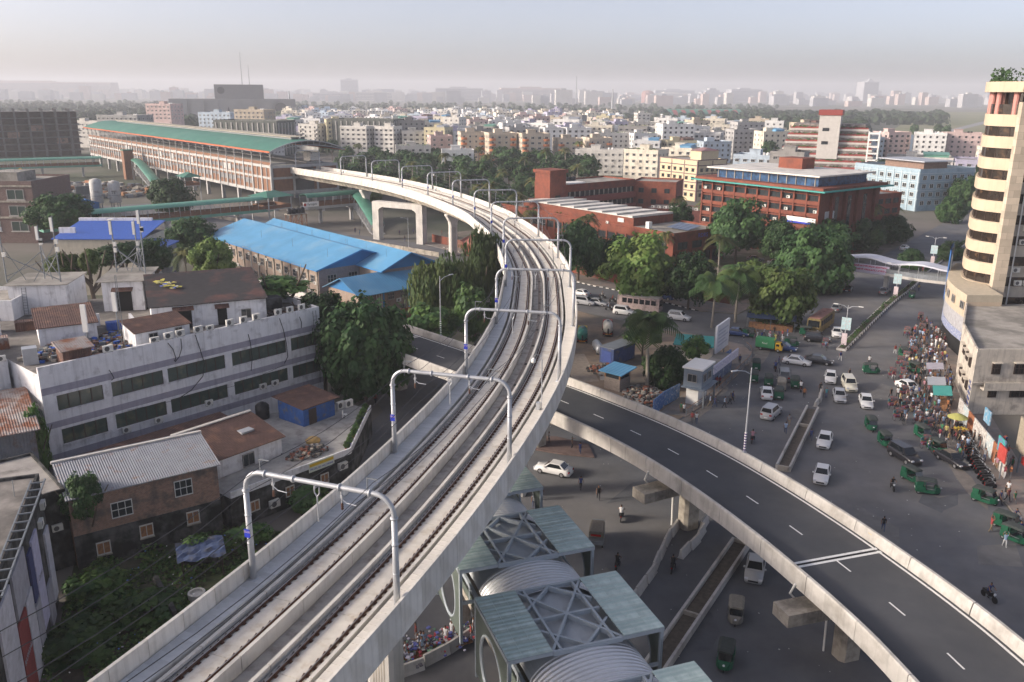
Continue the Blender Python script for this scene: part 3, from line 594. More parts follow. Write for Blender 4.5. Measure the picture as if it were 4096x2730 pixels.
# lift tower and covered exit stairs against the long side
def hip(name, label, o, ang, w, d, z0, zw, zr, wallm, roofm, parts=True):
 t = thing(name, label, 'pavilion', (o[0], o[1], 0), ang, 'station entrances'); b = MB()
 for x in (0, w):
  for y in (0, d): b = MB(); b.cbox((x, y, 0), .3, .3, zw); b.build('post', m_steel, t)
 b = MB(); b.box(-.2, -.2, z0 - .3, w + .2, d + .2, z0); b.build('floor_slab', m_stconc, t)
 for f in ((0, -.1, w, .05), (0, d - .05, w, d + .1), (-.1, .06, .05, d - .06), (w - .05, .06, w + .1, d - .06)): b = MB(); b.box(f[0], f[1], z0, f[2], f[3], z0 + 1.1); b.build('balustrade_panel', wallm, t)
 b = MB(); e = .9; c = [(-e, -e, zw), (w + e, -e, zw), (w + e, d + e, zw), (-e, d + e, zw)]; r0, r1 = (w * .3, d / 2, zr), (w * .7, d / 2, zr)
 b.add(c + [r0, r1], ((0, 1, 5, 4), (1, 2, 5), (2, 3, 4, 5), (3, 0, 4), (3, 2, 1, 0))); b.build('roof', roofm, t); return t
u_d = V(-.631, .776, 0); u_n = V(.776, .631, 0); ST0 = V(-89, 319, 0); ang_st = math.atan2(u_d.y, u_d.x)
def stp(x, y): p = ST0 + u_d * x - u_n * y; return (p.x, p.y)
t = thing('lift_tower', 'brown brick lift tower standing against the station side', 'tower', (*stp(157, 7), 0), ang_st)
MB().box(-2.1, -2.2, 0, 2.1, 2.2, 14.2).build('shaft', m_brickorg, t); MB().box(-2.4, -2.5, 14.2, 2.4, 2.5, 14.6).build('roof', m_green, t)
def stair_hall(label, a, b, z_hi, z_lo, w=4.2):
 """covered stair: flat landing then a sloping green barrel roof on a lattice"""
 A, B = V(*a, 0), V(*b, 0); u = (B - A).normalized(); L_ = (B - A).length; t = thing('covered_stair', label, 'stair', A, math.atan2(u.y, u.x), 'covered stairs with green roofs')
 prof = [(w / 2 * 1.1 * math.cos(PI * k / 8), 1.0 * math.sin(PI * k / 8)) for k in range(9)]
 b_ = MB(); pts = [(-5, z_hi), (0, z_hi), (L_ * .25, z_hi - (z_hi - z_lo) * .12), (L_, z_lo)]
 for (x0, z0), (x1, z1) in zip(pts, pts[1:]):
  for (y0, h0), (y1, h1) in zip(prof, prof[1:]): b_.quad((x0, y0, z0 + h0), (x1, y0, z1 + h0), (x1, y1, z1 + h1), (x0, y1, z0 + h1)); b_.quad((x0, y1, z0 + h1 - .1), (x1, y1, z1 + h1 - .1), (x1, y0, z1 + h0 - .1), (x0, y0, z0 + h0 - .1))
 b_.build('roof', m_green, t)
 b_ = MB(); n_ = int(L_ / .9)
 for k in range(n_): x = L_ * k / n_; z = z_hi - 3.4 - (z_hi - z_lo) * k / n_; b_.box(x, -w / 2 + .2, max(z - .5, 0), x + .9, w / 2 - .2, max(z, .15))
 b_.build('flight', m_stconc, t)
 for sg in (-1, 1):
  b_ = MB(); y = sg * w / 2; n_ = 7
  for k in range(n_):
   x0, x1 = L_ * k / n_, L_ * (k + 1) / n_; za, zb = z_hi - (z_hi - z_lo) * k / n_, z_hi - (z_hi - z_lo) * (k + 1) / n_
   b_.beam((x0, y, max(0, za - 4)), (x0, y, za), .14); b_.beam((x0, y, max(za - 3.6, 0)), (x1, y, zb), .1); b_.beam((x0, y, max(za - 3.5, .1)), (x1, y, max(zb - 3.5, .1)), .14)
  for x in (-4.6, 0, L_ * .5): b_.beam((x, y, 0), (x, y, z_hi - (z_hi - z_lo) * max(x, 0) / L_), .2)
  b_.build('side_frame', m_steel, t)
 return t
stair_hall('covered station stair with green roof descending beside the lift tower', stp(148, 5), stp(98, 12), 9.5, 3.6)
hip('entrance_pavilion', 'small green-roofed pavilion jutting from the station side behind the round tree', stp(49, 9.5), ang_st, 8, 6, 6.2, 9.6, 11.2, m_brickorg, m_green)
# ---- footbridges with half-round green roofs
def tube_bridge(label, pts, z, w=4.4, panel=m_brickorg, group='green-roofed footbridges', cols=4, roofm=m_greenl, under=m_greenl):
 P_ = Path(pts, 0); t = thing('covered_footbridge', label, 'footbridge', (0, 0, 0), 0, group); prof = [(w / 2 * 1.08 * math.cos(PI * k / 8), z + 3.1 + 1.1 * math.sin(PI * k / 8)) for k in range(9)]
 f = P_.fr(0, P_.len, 3); sec = prof + [(o * .96, zz - .1) for o, zz in prof[::-1]]
 MB().sweep(sec[::-1], f).build('roof', roofm, t); MB().sweep([(-w / 2, z - .9), (w / 2, z - .9), (w / 2, z), (-w / 2, z)], f).build('deck', under, t)
 n_ = int(P_.len / 3.2)
 for sg in (-1, 1):
  for k in range(n_):
   a, b = P_.at(k * 3.2), P_.at((k + 1) * 3.2); p0, p1 = a[0] + a[1] * sg * w / 2, b[0] + b[1] * sg * w / 2
   m = MB(); m.beam(p0 + V(0, 0, z + .55), p1 + V(0, 0, z + .55), .1, 1.1); m.build('balustrade_panel', panel, t)
   m = MB(); m.beam(p0 + V(0, 0, z), p0 + V(0, 0, z + 3.2), .13); m.build('post', m_steel, t)
 for k in range(cols):
  p, r, d = P_.at(P_.len * (k + .5) / cols); m = MB(); m.cbox((p.x, p.y, 0), 1.0, 1.0, z - 1.6, math.atan2(d.y, d.x)); m.cbox((p.x, p.y, z - 1.7), 1.1, w * .95, .8, math.atan2(d.y, d.x)); m.build('column', m_stconc, t)
 return t
tube_bridge('long footbridge with pale green half-round roof in front of the station', [(-131, 236), (-113, 253), (-86, 277.5), (-80, 283)], 6.0, cols=3)
hip('entrance_pavilion', 'green pyramid-roofed landing joining the two footbridges before the station', (-79.5, 279), math.atan2(.79, .61), 9, 9, 6.0, 9.8, 11.4, m_brickorg, m_green)
tube_bridge('short footbridge with dark green roof and station name board', [(-70, 287), (-60, 296), (-52, 303)], 6.0, 5.0, cols=2, roofm=m_green, under=m_stconc)
stair_hall('covered stair with curved green roof descending under the viaduct end', (-54, 299), (-42, 266.5), 8.6, 3.0, 4.0)
tube_bridge('far footbridge with green roof at the left end of the station', [(-262, 424), (-236, 440), (-214, 452)], 6.0, cols=3)
nb = thing('station_sign', 'white name board on the footbridge by the water tanks', 'sign', (-67.0, 284.6, 6.2), math.atan2(.68, .73))
MB().box(-2.9, -.1, 0, 2.9, .1, 1.7).build('board', m_white, nb)
def text(s, size, parent, loc, mat, rot=(PI / 2, 0, 0), name='lettering', ext=.01, sx=1):
 """flat lettering, turned into a plain mesh"""
 c = bpy.data.curves.new(name, 'FONT'); c.body = s; c.size = size; c.align_x = 'CENTER'; c.align_y = 'CENTER'; c.extrude = ext; c.resolution_u = 2
 tmp = bpy.data.objects.new('tmp', c); COL.objects.link(tmp); dg = bpy.context.evaluated_depsgraph_get(); me = bpy.data.meshes.new_from_object(tmp.evaluated_get(dg)); bpy.data.objects.remove(tmp); me.materials.clear(); me.materials.append(mat)
 o = ob(name, me, parent, loc, 0, (sx, 1, 1)); o.rotation_euler = rot; return o
for _p, _s in PLATES: text(_s, .2, _p, (0, -.245, .1), M('plate_text', (.75, .55, .5), .6, 0), name='plate_number', ext=.004)
text('Farmgate', .95, nb, (.4, -.115, .85), m_black)
MB().lathe([(.5, -.02), (.5, .02)], n=16).build('logo', m_red, nb).location = (-2.3, -.12, .85); bpy.data.objects['logo'].rotation_euler = (PI / 2, 0, 0)
# water tanks on a rusty frame under the name board
rt = thing('tank_stand', 'rusty lattice stand below the black water tanks at the footbridge', 'stand', (-69, 272, 0), .8); b = MB()
for x in (-3, -1, 1, 3):
 for y in (-1.3, 1.3): b.beam((x, y, 0), (x, y, 5.6), .16)
for z in (1.5, 3.2, 5.4):
 for y in (-1.3, 1.3): b.beam((-3, y, z), (3, y, z), .1)
for k in range(3):
 for y in (-1.3, 1.3): b.beam((-3 + 2 * k, y, 1.5), (-1 + 2 * k, y, 5.4), .08); b.beam((-1 + 2 * k, y, 1.5), (-3 + 2 * k, y, 5.4), .08)
b.build('frame', M('rust_steel', (.22, .10, .05), .8, .3, 1.5), rt); MB().box(-3.3, -1.6, 5.55, 3.3, 1.6, 5.75).build('platform', m_conc_old, rt)
tk = MB(); tk.lathe([(.72, 0), (.75, .1), (.75, .45), (.78, .5), (.75, .55), (.75, 1.0), (.78, 1.05), (.75, 1.1), (.75, 1.45), (.5, 1.7), (.22, 1.75), (.22, 1.85)], n=14); TANK = tk.mesh('water_tank', m_tank, True)
def tank(p, label, s=1.0): return ob('water_tank', TANK, None, p, 0, (s, s, s), label, 'water tank', 'black water tanks')
for k in range(4): tank(V(-69, 272, 5.75) + V(math.cos(.8), math.sin(.8), 0) * (-2.4 + 1.6 * k), ['black ribbed water tank at the left end of the rusty stand', 'black water tank, second from the left on the rusty stand', 'black water tank, third from the left on the rusty stand', 'black ribbed water tank on the rusty stand next to the name board'][k])
# ================================================================ WHITE OFFICE BLOCK AND ITS YARD (LEFT)
m_wbw = M('stained_white', (.72, .72, .74), .85, .10, .35, (.42, .41, .42), .30, .6, streak=.4, bump=.12)
m_wblav = M('lavender_band', (.32, .31, .37), .85, .14, .5, streak=.35)
m_rustroof = M('brown_tin_roof', (.105, .06, .05), .8, .3, .5, (.19, .10, .07), .38, .7, corr=('X', .25, .5))
m_rustyroof = M('rusty_tin_roof', (.34, .30, .28), .7, .2, .5, (.22, .085, .045), .5, .55, corr=('X', .25, .5))
m_greyroof = M('grey_tin_roof', (.27, .28, .31), .7, .15, .4, (.24, .15, .11), .25, 1.0, corr=('X', .22, .6))
m_blackroof = M('black_felt_roof', (.035, .033, .036), .9, .25, .5, (.10, .05, .045), .36, .25)
m_mould = M('mouldy_plaster', (.10, .10, .10), .95, .35, .5, (.025, .026, .026), .6, .5, streak=.5, bump=.3)
m_bluetarp = M('blue_sheet', (.03, .10, .42), .5, .15, .6, corr=('X', .3, .3))
m_cable = M('black_cable', (.01, .01, .012), .5, 0)
m_oldbrick = M('old_brick', (.34, .165, .10), .9, .28, 1.2, (.13, .11, .10), .42, .5, brick=(.25, .09, .016, (.30, .27, .25)), bump=.3)
m_glassg = M('green_glass', (.055, .082, .072), .12, .3, .25, (.13, .14, .09), .35, .5, spec=.6)
m_rustpanel = M('rust_panel', (.34, .17, .08), .8, .25, 2, (.20, .11, .07), .4, 3)
def heap(name, lab, c, rx, ry, h, n, mats, seed, cat='rubble', size=.25, z=0, rz=0):
 r = random.Random(seed); b = MB()
 for _ in range(n):
  a, q = r.random() * 2 * PI, math.sqrt(r.random()); x, y = q * math.cos(a) * rx, q * math.sin(a) * ry; zz = h * (1 - q * q) * r.random(); s = size * (.4 + r.random())
  b.cbox((x, y, zz), s, s * (.4 + .6 * r.random()), s * .5, r.random() * 3, r.randrange(len(mats)))
 return b.build(name, mats, None, loc=(c[0], c[1], z), rz=rz, label=lab, cat=cat, kind='stuff')
AW = math.atan2(.759, .651)
wb = Bld('office_block', 'long stained white office block with ribbon windows and rooftop sheds', 'building', (-51.5, 88), AW, 37.4, 10, 13.2, m_wbw, body=False)
t = wb.t
b = MB(); b.prism([(0, .35), (37.4, .35), (38, 8), (31, 19), (24, 28), (14, 36), (0, 36)], -.1, 13.2, 0, 1); b.build('body', [m_wbw, M('dirty_roof', (.15, .14, .13), .95, .3, .3, (.26, .24, .22), .42, .25)], t)
b = MB(); b.box(0, 0, -.1, 37.4, .34, 4.6); b.build('lower_wall', m_wbw, t); b = MB(); b.box(0, 0, 6.4, 37.4, .34, 8.6); b.build('spandrel', m_wbw, t); b = MB(); b.box(0, 0, 10.4, 37.4, .34, 14.0); b.build('upper_wall', m_wbw, t)
b = MB(); b.beam((37.3, .2, 13.6), (38, 8, 13.6), .25, .8); b.beam((38, 8, 13.6), (31, 19, 13.6), .25, .8); b.build('side_parapet', m_wbw, t)
STR = [(1.5, 6.6), (7.6, 13.9), (14.5, 22.3), (23.3, 31.6), (32.4, 37.2)]
for z0, z1 in ((4.6, 6.4), (8.6, 10.4)):
 e = [0] + [v for s in STR for v in s] + [37.4]
 for k in range(0, len(e), 2): b = MB(); b.box(e[k], 0, z0, e[k + 1], .34, z1); b.build('window_pier', m_wbw, t)
 for (x0, x1), n in zip(STR, (4, 5, 6, 6, 4)):
  for k in range(n):
   a, c = x0 + (x1 - x0) * k / n, x0 + (x1 - x0) * (k + 1) / n; pn = MB(); pn.box(a, .2, z0, c, .3, z1, 1); pn.box(a, .14, z0, a + .06, .2, z1); pn.box(c - .05, .14, z0, c, .2, z1); pn.box(a + .06, .14, z1 - .07, c - .05, .2, z1); pn.box(a + .06, .14, z0, c - .05, .2, z0 + .07); pn.build('window_pane', [m_frameb, m_glassg], t)
  b = MB(); b.box(x0 - .05, -.12, z0 - .1, x1 + .05, .1, z0 - .002); b.build('sill', m_wbw, t)
for z0, z1 in ((10.75, 11.55), (6.75, 7.5), (2.9, 3.7)): b = MB(); b.box(-.01, -.03, z0, 37.41, -.004, z1); b.build('band', m_wblav, t)
for x in (7.8, 13.4, 15.2, 16.7, 19.1, 20.7, 23.5, 25.5, 27.4, 30.8, 32.7, 34.6): ob('air_conditioner', AC_ME, t, (x, .32, 14.06), 0, (1.25 if x < 20 else 1.1, 1, 1.25 if x not in (13.4, 20.7) else .9))
for x, z in ((8.6, 3.95), (12.6, 4.0), (19.4, 4.35), (27.4, 4.5), (29.3, 4.5)): ob('air_conditioner', AC_ME, t, (x, -.02, z), 0, (1.1, 1.1, 1.1))
def cable(pts, lab, r=.05): return MB().tube([wbp(*p) for p in pts], r, 5).build('cable', m_cable, label=lab, cat='cable', group='cables hanging on the white office block')
def wbp(x, y, z): ca, sa = math.cos(AW), math.sin(AW); return V(-51.5 + x * ca - y * sa, 88 + x * sa + y * ca, z)
cable([(18.5, -.1, 13.9), (18.9, -.2, 12), (19.3, -.2, 10), (18.9, -.25, 8.4), (17.2, -.25, 7.0), (15.6, -.2, 6.4)], 'thick black cable looping from the parapet across the middle windows')
cable([(30.8, -.1, 13.6), (31.2, -.2, 12), (31.5, -.25, 10), (31.6, -.2, 8), (31.0, -.2, 7.2)], 'black cable hanging between the two right-hand upper windows')
cable([(14.9, -.1, 13.6), (15.4, -.2, 12.7), (15.6, -.25, 11.6), (15.4, -.2, 11.2)], 'short black cable looping below the parapet left of centre')
cable([(16.6, -.1, 13.8), (16.5, -.25, 12.6), (16.0, -.3, 11.6), (15.5, -.2, 11.1)], 'black cable dropping from the outdoor units to the upper band')
cable([(7.5, -.15, 12.0), (7.7, -.25, 11.5), (7.9, -.25, 10.9), (7.6, -.15, 10.7)], 'short stub of black cable on the wall above the second window')
cable([(25.9, -.1, 12.4), (26.0, -.25, 11.2), (26.1, -.25, 9.2), (25.8, -.2, 7.4)], 'black cable hanging in front of the fourth upper window')
cable([(34.0, -.1, 13.2), (34.2, -.2, 12.4), (34.1, -.2, 11.6)], 'small cable loop near the right end of the parapet')
cable([(36.2, -.15, 13.6), (36.3, -.2, 9), (36.2, -.2, 5)], 'thin black cable down the right end of the white facade', .03)
cable([(36.7, -.15, 13.6), (36.9, -.2, 8), (36.7, -.2, 3)], 'thin black cable at the very corner of the white facade', .03)
cable([(9, -.2, 6.6), (16, -.3, 6.2), (24, -.3, 6.0), (31, -.2, 7.0)], 'long slack wire strung under the upper window row', .025)
def loc_shed(name, label, cat, x, y, rot, w, d, z0, zf, zb, wallm, roofm, over=.35, group=None, door=None, wins=(), grp=None):
 """lean-to standing at local x,y of the office block; roof falls towards the front"""
 o = wbp(x, y, 0); t = thing(name, label, cat, (o.x, o.y, z0), AW + rot, group); b = MB()
 b.hexa([(0, 0, 0), (w, 0, 0), (w, d, 0), (0, d, 0), (0, 0, zf - z0), (w, 0, zf - z0), (w, d, zb - z0), (0, d, zb - z0)]); b.build('wall', wallm, t)
 k = (zb - zf) / d; b = MB(); e = over; b.hexa([(-e, -e, zf - z0 - e * k + .02), (w + e, -e, zf - z0 - e * k + .02), (w + e, d + e, zb - z0 + e * k + .02), (-e, d + e, zb - z0 + e * k + .02), (-e, -e, zf - z0 - e * k + .12), (w + e, -e, zf - z0 - e * k + .12), (w + e, d + e, zb - z0 + e * k + .12), (-e, d + e, zb - z0 + e * k + .12)]); b.build('roof', roofm, t)
 for x0, z, ww, hh, kind in wins:
  if kind == 'd': b = MB(); b.box(x0, -.06, 0, x0 + ww, -.005, hh); b.build('door', m_dark if kind == 'd' else m_frame, t)
  else: ob('window', WIN, t, (x0 + ww / 2, 0, z), 0, (ww, 1, hh))
  if kind == 'd': b = MB(); b.hexa([(x0 - .3, -.8, hh + .1), (x0 + ww + .3, -.8, hh + .1), (x0 + ww + .3, -.01, hh + .5), (x0 - .3, -.01, hh + .5), (x0 - .3, -.8, hh + .14), (x0 + ww + .3, -.8, hh + .14), (x0 + ww + .3, -.01, hh + .54), (x0 - .3, -.01, hh + .54)]); b.build('door_hood', m_rustroof, t)
 return t
RS = 'sheds on the roof of the white office block'
loc_shed('rooftop_shed', 'large white rooftop shed with black and brown roof and hooded doors', 'shed', 17.0, 7.6, math.radians(-25), 14.3, 14.5, 13.2, 16.3, 17.7, m_wbw, m_blackroof, .3, RS, wins=((2.8, 0, 2.0, 2.4, 'd'), (8.0, 0, 1.2, 2.3, 'd'), (11.0, .6, 1.3, 1.3, 'w')))
loc_shed('rooftop_shed', 'low white rooftop shed with brown tin roof behind the parapet units', 'shed', 11.8, 1.6, math.radians(-3), 6.8, 3.6, 13.2, 15.1, 15.9, m_wbw, m_rustroof, .2, RS, wins=((1.6, .5, 1.1, 1.1, 'w'), (4.9, .9, .9, .8, 'w')))
loc_shed('rooftop_shed', 'white rooftop shed with rusty brown roof beside the tall white antenna', 'shed', 4.6, 11.2, math.radians(-18), 6.4, 7.0, 13.2, 15.4, 16.3, m_wbw, m_rustroof, .25, RS)
loc_shed('rooftop_hut', 'small dark red hut with rusty tin roof on the parapet corner', 'shed', 3.1, .9, math.radians(-5), 3.1, 2.2, 13.2, 15.0, 15.5, m_rustroof, m_rustyroof, .3, RS)
loc_shed('stair_house', 'white stair house with dark doorway below the triple antenna mast', 'shed', 17.6, 22.6, math.radians(-38), 5.4, 8.5, 13.2, 17.4, 17.5, m_wbw, m_roofconc, .6, RS, wins=((1.6, 0, 2.2, 2.8, 'd'),))
loc_shed('stair_house', 'mouldy white stair house with ladder and antenna masts, far left', 'shed', 8.2, 30.0, math.radians(-42), 7.5, 7.5, 13.2, 17.3, 17.4, m_wbw, m_roofconc, .35, RS)
ld = thing('ladder', 'grey steel ladder leaning on the mouldy stair house', 'ladder', wbp(9.2, 28.2, 13.2), AW + math.radians(-42)); b = MB(); b.beam((0, 0, 0), (0, .25, 3.9), .07); b.beam((.55, 0, 0), (.55, .25, 3.9), .07); b.build('rail', m_galvd, ld)
for k in range(10): b = MB(); z = .3 + .38 * k; b.beam((.035, z * .064, z), (.515, z * .064, z), .04); b.build('rung', m_galvd, ld)
# coloured rags on the black roof and along its eave
rg = thing('torn_banner', 'crumpled yellow and blue banner lying on the black felt roof', 'banner', wbp(22.8, 14.2, 17.12), AW); b = MB(); r5 = random.Random(5)
for k in range(46):
 x, y = r5.gauss(0, .32) + .4 * math.sin(k * .3), -2.2 + k * .1; a = r5.random() * 6; s_ = .35
 b.add([(x + s_ * math.cos(a + q) * (1 + r5.random() * .5), y + s_ * math.sin(a + q), .1 + r5.random() * .18 + .093 * (y + 2.2)) for q in (0, 1.6, 3.1, 4.7)], ((0, 1, 2, 3),), r5.choice((0, 0, 0, 1, 2)))
b.build('cloth', [M('banner_yellow', (.62, .55, .12), .7, .2, 3), M('banner_blue', (.10, .15, .50), .7, .2, 3), m_white], rg)
for k, (x, y, w, d, h, mm) in enumerate(((1.0, 14, 2.2, 1.6, 1.4, m_rustyroof), (14.2, 12.5, 1.8, 1.2, 1.0, m_bluetarp), (12.6, 16, 2.6, .3, 1.6, m_wbw), (2.2, 22, 3.5, 2.5, 2.3, m_wbw), (16.0, 10.8, .3, 5, 1.5, m_wbw), (6.5, 20.5, 2.4, 1.5, 1.2, m_rustroof), (33.5, 6, 2.8, 2.2, 1.9, m_mould), (1.2, 5.0, 1.5, 1.4, 1.9, m_galv))):
 MB().box(-w / 2, -d / 2, 0, w / 2, d / 2, h).build('roof_box', mm, None, loc=wbp(x, y, 13.2), rz=AW - .3, label=['rusty tin box at the left end of the office roof', 'small blue sheet stack beside the lattice post', 'low white screen wall in the middle of the office roof', 'white cistern block near the ladder', 'thin white partition wall left of the black-roofed shed', 'brown crate stack behind the rusty shed', 'mouldy low hut at the right end of the office roof', 'grey metal cabinet behind the red hut'][k], cat='roof clutter', group='clutter on the office roof')
p = wbp(9.5, 6.5, 0); heap('roof_scrap', 'planks and tin scrap strewn over the office roof', p, 9, 4.5, .5, 420, [m_rustroof, m_galvd, m_conc_old, m_bluetarp, m_frameb], 14, cat='scrap', size=.5, z=13.2, rz=AW)
p = wbp(25, 15.5, 0); heap('roof_scrap', 'bricks and scrap behind the long parapet of the office roof', wbp(33, 3.2, 0), 4, 1.6, .5, 160, [m_rustroof, m_conc_old, m_frameb], 15, cat='scrap', size=.45, z=13.2, rz=AW)
# telecom masts
def masts(base, z, pts, h, lab, seed):
 r = random.Random(seed); t = thing('antenna_mast', lab, 'antenna mast', (base[0], base[1], z), 0, 'antenna masts on the white office block'); tops = []
 for k, (x, y) in enumerate(pts):
  hh = h * (.85 + .3 * r.random()); tops.append((x, y, hh)); b = MB(); b.tube([(x, y, 0), (x, y, hh)], .085, 6)
  for q in range(int(hh / .45)): b.beam((x - .22, y, .5 + q * .45), (x + .22, y, .5 + q * .45), .03)
  b.build('mast', m_galvd, t)
  for q in range(2): b = MB(); zz = hh * (.35 + .4 * r.random()); b.cbox((x + .25, y - .15, zz), .4, .3, .6); b.build('radio_unit', m_ac, t)
  b = MB(); b.cbox((x - .05, y - .3, hh - 2.0), .34, .16, 1.9); b.build('panel_antenna', m_white if k else m_ac, t)
 n = len(pts)
 for k in range(n):
  a, c = pts[k], pts[(k + 1) % n]
  for z0, z1 in ((.2, h * .45), (h * .45, h * .1)): b = MB(); b.beam((a[0], a[1], z0), (c[0], c[1], z1), .09); b.build('brace', m_galvd, t)
  mx, my = (a[0] + c[0]) / 2, (a[1] + c[1]) / 2; b = MB(); b.beam((a[0], a[1], h * .62), (mx * 1.0, my, .1), .08); b.build('brace', m_galvd, t)
 b = MB(); x, y, hh = tops[0]; b.lathe([(.05, -.1), (.3, -.02), (.42, .12), (.44, .15)], (x, y, hh), 10); b.build('dish', m_white, t)
 return t
p1 = wbp(12.0, 29.5, 0); p2 = wbp(23.0, 25.6, 0)
masts((p1.x, p1.y), 17.45, [(-3.6, -1.2), (.2, 1.5), (3.4, -.4)], 8.6, 'triple antenna mast with cross braces on the far-left stair house', 2)
masts((p2.x, p2.y), 17.6, [(-1.6, -.2), (1.2, 1.0), (2.9, -1.0)], 8.2, 'triple antenna mast with cross braces above the doorway stair house', 4)
def pole_ant(p, z, h, lab, panel=2.4, w=.5):
 t = thing('panel_antenna', lab, 'antenna', p, 0, 'single antennas on the office roof'); MB().tube([(0, 0, 0), (0, 0, h)], .09, 8).build('pole', m_galvd, t); b = MB(); b.box(-w / 2, -.35, h - panel, w / 2, -.1, h); b.build('panel', m_white, t); return t
pole_ant(wbp(8.6, 7.2, 13.2), 0, 5.2, 'tall white panel antenna in front of the rusty shed roof', 3.4, .6)
pole_ant(wbp(13.2, 9.0, 13.2), 0, 5.6, 'grey panel antenna on a lattice post beside the black-roofed shed', 2.4, .5)
lp = thing('lattice_post', 'slim lattice post bundled with cables in front of the low shed', 'post', wbp(11.0, 3.0, 13.2), 0); b = MB()
for x, y in ((-.2, -.2), (.2, -.2), (0, .2)): b.tube([(x, y, 0), (x * .4, y * .4, 9.0)], .035, 5)
for k in range(18): b.beam((-.2 + .01 * k, -.2, .5 * k), (.2 - .01 * k, -.2, .5 * k + .25), .02)
b.build('lattice', m_galvd, lp)
# ---------------- lower buildings between the office block and the viaduct
loc_shed('yard_shed', 'long low shed with dark brown tin roof below the white facade', 'shed', -1.5, -12.6, math.radians(1), 19.3, 6.8, -.1, 4.5, 5.0, m_mould, m_rustroof, .3)
rr = wbp(7.0, -16.2, 0)
t = loc_shed('yard_house', 'white-walled house with brown tin roof and grey ridge strip', 'house', 8.6, -18.6, math.radians(2), 9.2, 6.2, -.1, 5.5, 6.9, m_wbw, m_rustroof, .35, wins=((4.0, 3.6, 1.5, 1.5, 'w'),))
MB().box(-.4, 6.0, 7.1, 9.6, 6.45, 7.22).build('ridge_strip', m_conc, t)
b = MB(); b.box(5.8, 2.4, 6.28, 7.4, 3.8, 6.5); b.build('patch', m_galv, t)
# brick house
t = loc_shed('brick_house', 'two-storey brick house with grey tin roof and boarded lower windows', 'house', -6.0, -19.9, math.radians(-14), 13.4, 6.5, -.1, 7.2, 8.4, m_oldbrick, m_greyroof, .3)
MB().box(-.03, -.05, -.1, 13.43, -.012, 3.5).build('plaster_base', m_mould, t)
MB().beam((-.4, 6.4, 8.62), (13.8, 6.4, 8.62), .3, .2).build('ridge_strip', m_conc, t)
for x, z, w, h in ((4.3, 4.35, 1.9, 1.6), (10.0, 4.9, 1.7, 1.7)): ob('window', wmesh('window', m_glass, m_framew, 2, 1, fw=.04), t, (x, 0, z), 0, (w, 1, h))
for x, z in ((2.3, 1.0), (6.2, 1.6), (10.6, 1.7)): ob('boarded_window', wmesh('boarded_window', m_rustpanel, m_conc, 1, 0, sill=m_conc_old, fw=.07), t, (x, -.05, z), 0, (1.25, 1, 1.35))
# terrace with plants, hut and tank
tr = wbp(0, 0, 0); t = thing('terrace_house', 'flat-roofed mouldy house whose roof is a cluttered terrace', 'house', (-51.5, 88, 0), AW)
b = MB(); b.prism([(7.6, -24.0), (22.9, -24.2), (33.5, -15.2), (33.0, -10.8), (24, -6.5), (17.8, -6.5), (17.6, -18.6), (7.6, -19)], -.1, 3.5, 0, 1); b.build('wall', [m_mould, M('terrace_floor', (.37, .36, .34), .95, .2, .5, (.24, .23, .22), .4, .6)], t)
pts = [(7.7, -24.0), (22.8, -24.2), (33.4, -15.2)]
for a, c in zip(pts, pts[1:]): b = MB(); b.beam((*a, 3.85), (*c, 3.85), .16, .7); b.build('parapet', m_wbw, t)
for x, z in ((10.2, 1.2), (14.5, 1.3), (19.0, 1.2)): ob('boarded_window', wmesh('boarded_window', m_rustpanel, m_conc, 1, 0, fw=.07), t, (x, -24.1 - (x - 7.6) * .012, z), 0, (1.1, 1, 1.2))
for x, z in ((12.4, .9), (21.5, 2.1)): ob('air_conditioner', AC_ME, t, (x, -24.2, z), 0, (1.3, 1.2, 1.3))
t = loc_shed('blue_hut', 'blue-walled hut with patched grey roof on the terrace', 'shed', 24.2, -13.6, math.radians(4), 5.0, 4.8, 3.5, 5.9, 6.3, M('blue_wall', (.03, .10, .32), .7, .25, .8, (.10, .12, .16), .35, 1), m_rustroof, .5)
MB().box(.8, -.06, 0, 2.0, -.01, 2.0).build('door', m_frameb, t)
tank(wbp(22.6, -7.2, 3.5), 'black plastic water tank against the white facade on the terrace', 1.15)
tank(wbp(14.6, -27.0, 0) , 'black water tank low behind the viaduct parapet', 1.0)
sg = thing('school_banner', 'small tuition banner hung on the terrace parapet', 'sign', wbp(18.6, -24.45, 3.3), AW - .01); MB().box(-1.7, -.03, -.1, 1.7, 0, 1.0).build('board', M('banner_pale', (.62, .66, .58), .7, .1), sg); text('PSC, JSC, SSC, HSC, DEGREE', .25, sg, (0, -.04, .2), M('txt_blue', (.05, .08, .4), .7, 0)); MB().box(-1.6, -.036, .5, 1.6, -.031, .85).build('colour_strip', m_yellow, sg)
# plastic chair, benches, outdoor units at the terrace edge
def chair(p, rz, lab):
 t = thing('chair', lab, 'chair', p, rz); MB().box(-.25, -.25, .42, .25, .25, .46).build('seat', m_white, t); MB().box(-.25, .22, .46, .25, .26, .95).build('backrest', m_white, t)
 for x in (-.22, .22):
  for y in (-.22, .22): MB().box(x - .03, y - .03, 0, x + .03, y + .03, .42).build('leg', m_white, t)
chair(wbp(29.5, -14.8, 3.5), AW + .6, 'white plastic chair on the terrace by the outdoor units')
for k, x in enumerate((31.2, 32.3)): ob('outdoor_unit', AC_ME, None, wbp(x, -11.6 - .3 * k, 3.5), AW, (1.3, 1.3, 1.5), ['white outdoor unit beside the blue hut, nearer the hut', 'white outdoor unit beside the blue hut, nearer the street'][k], 'air conditioner', 'outdoor units on the terrace')
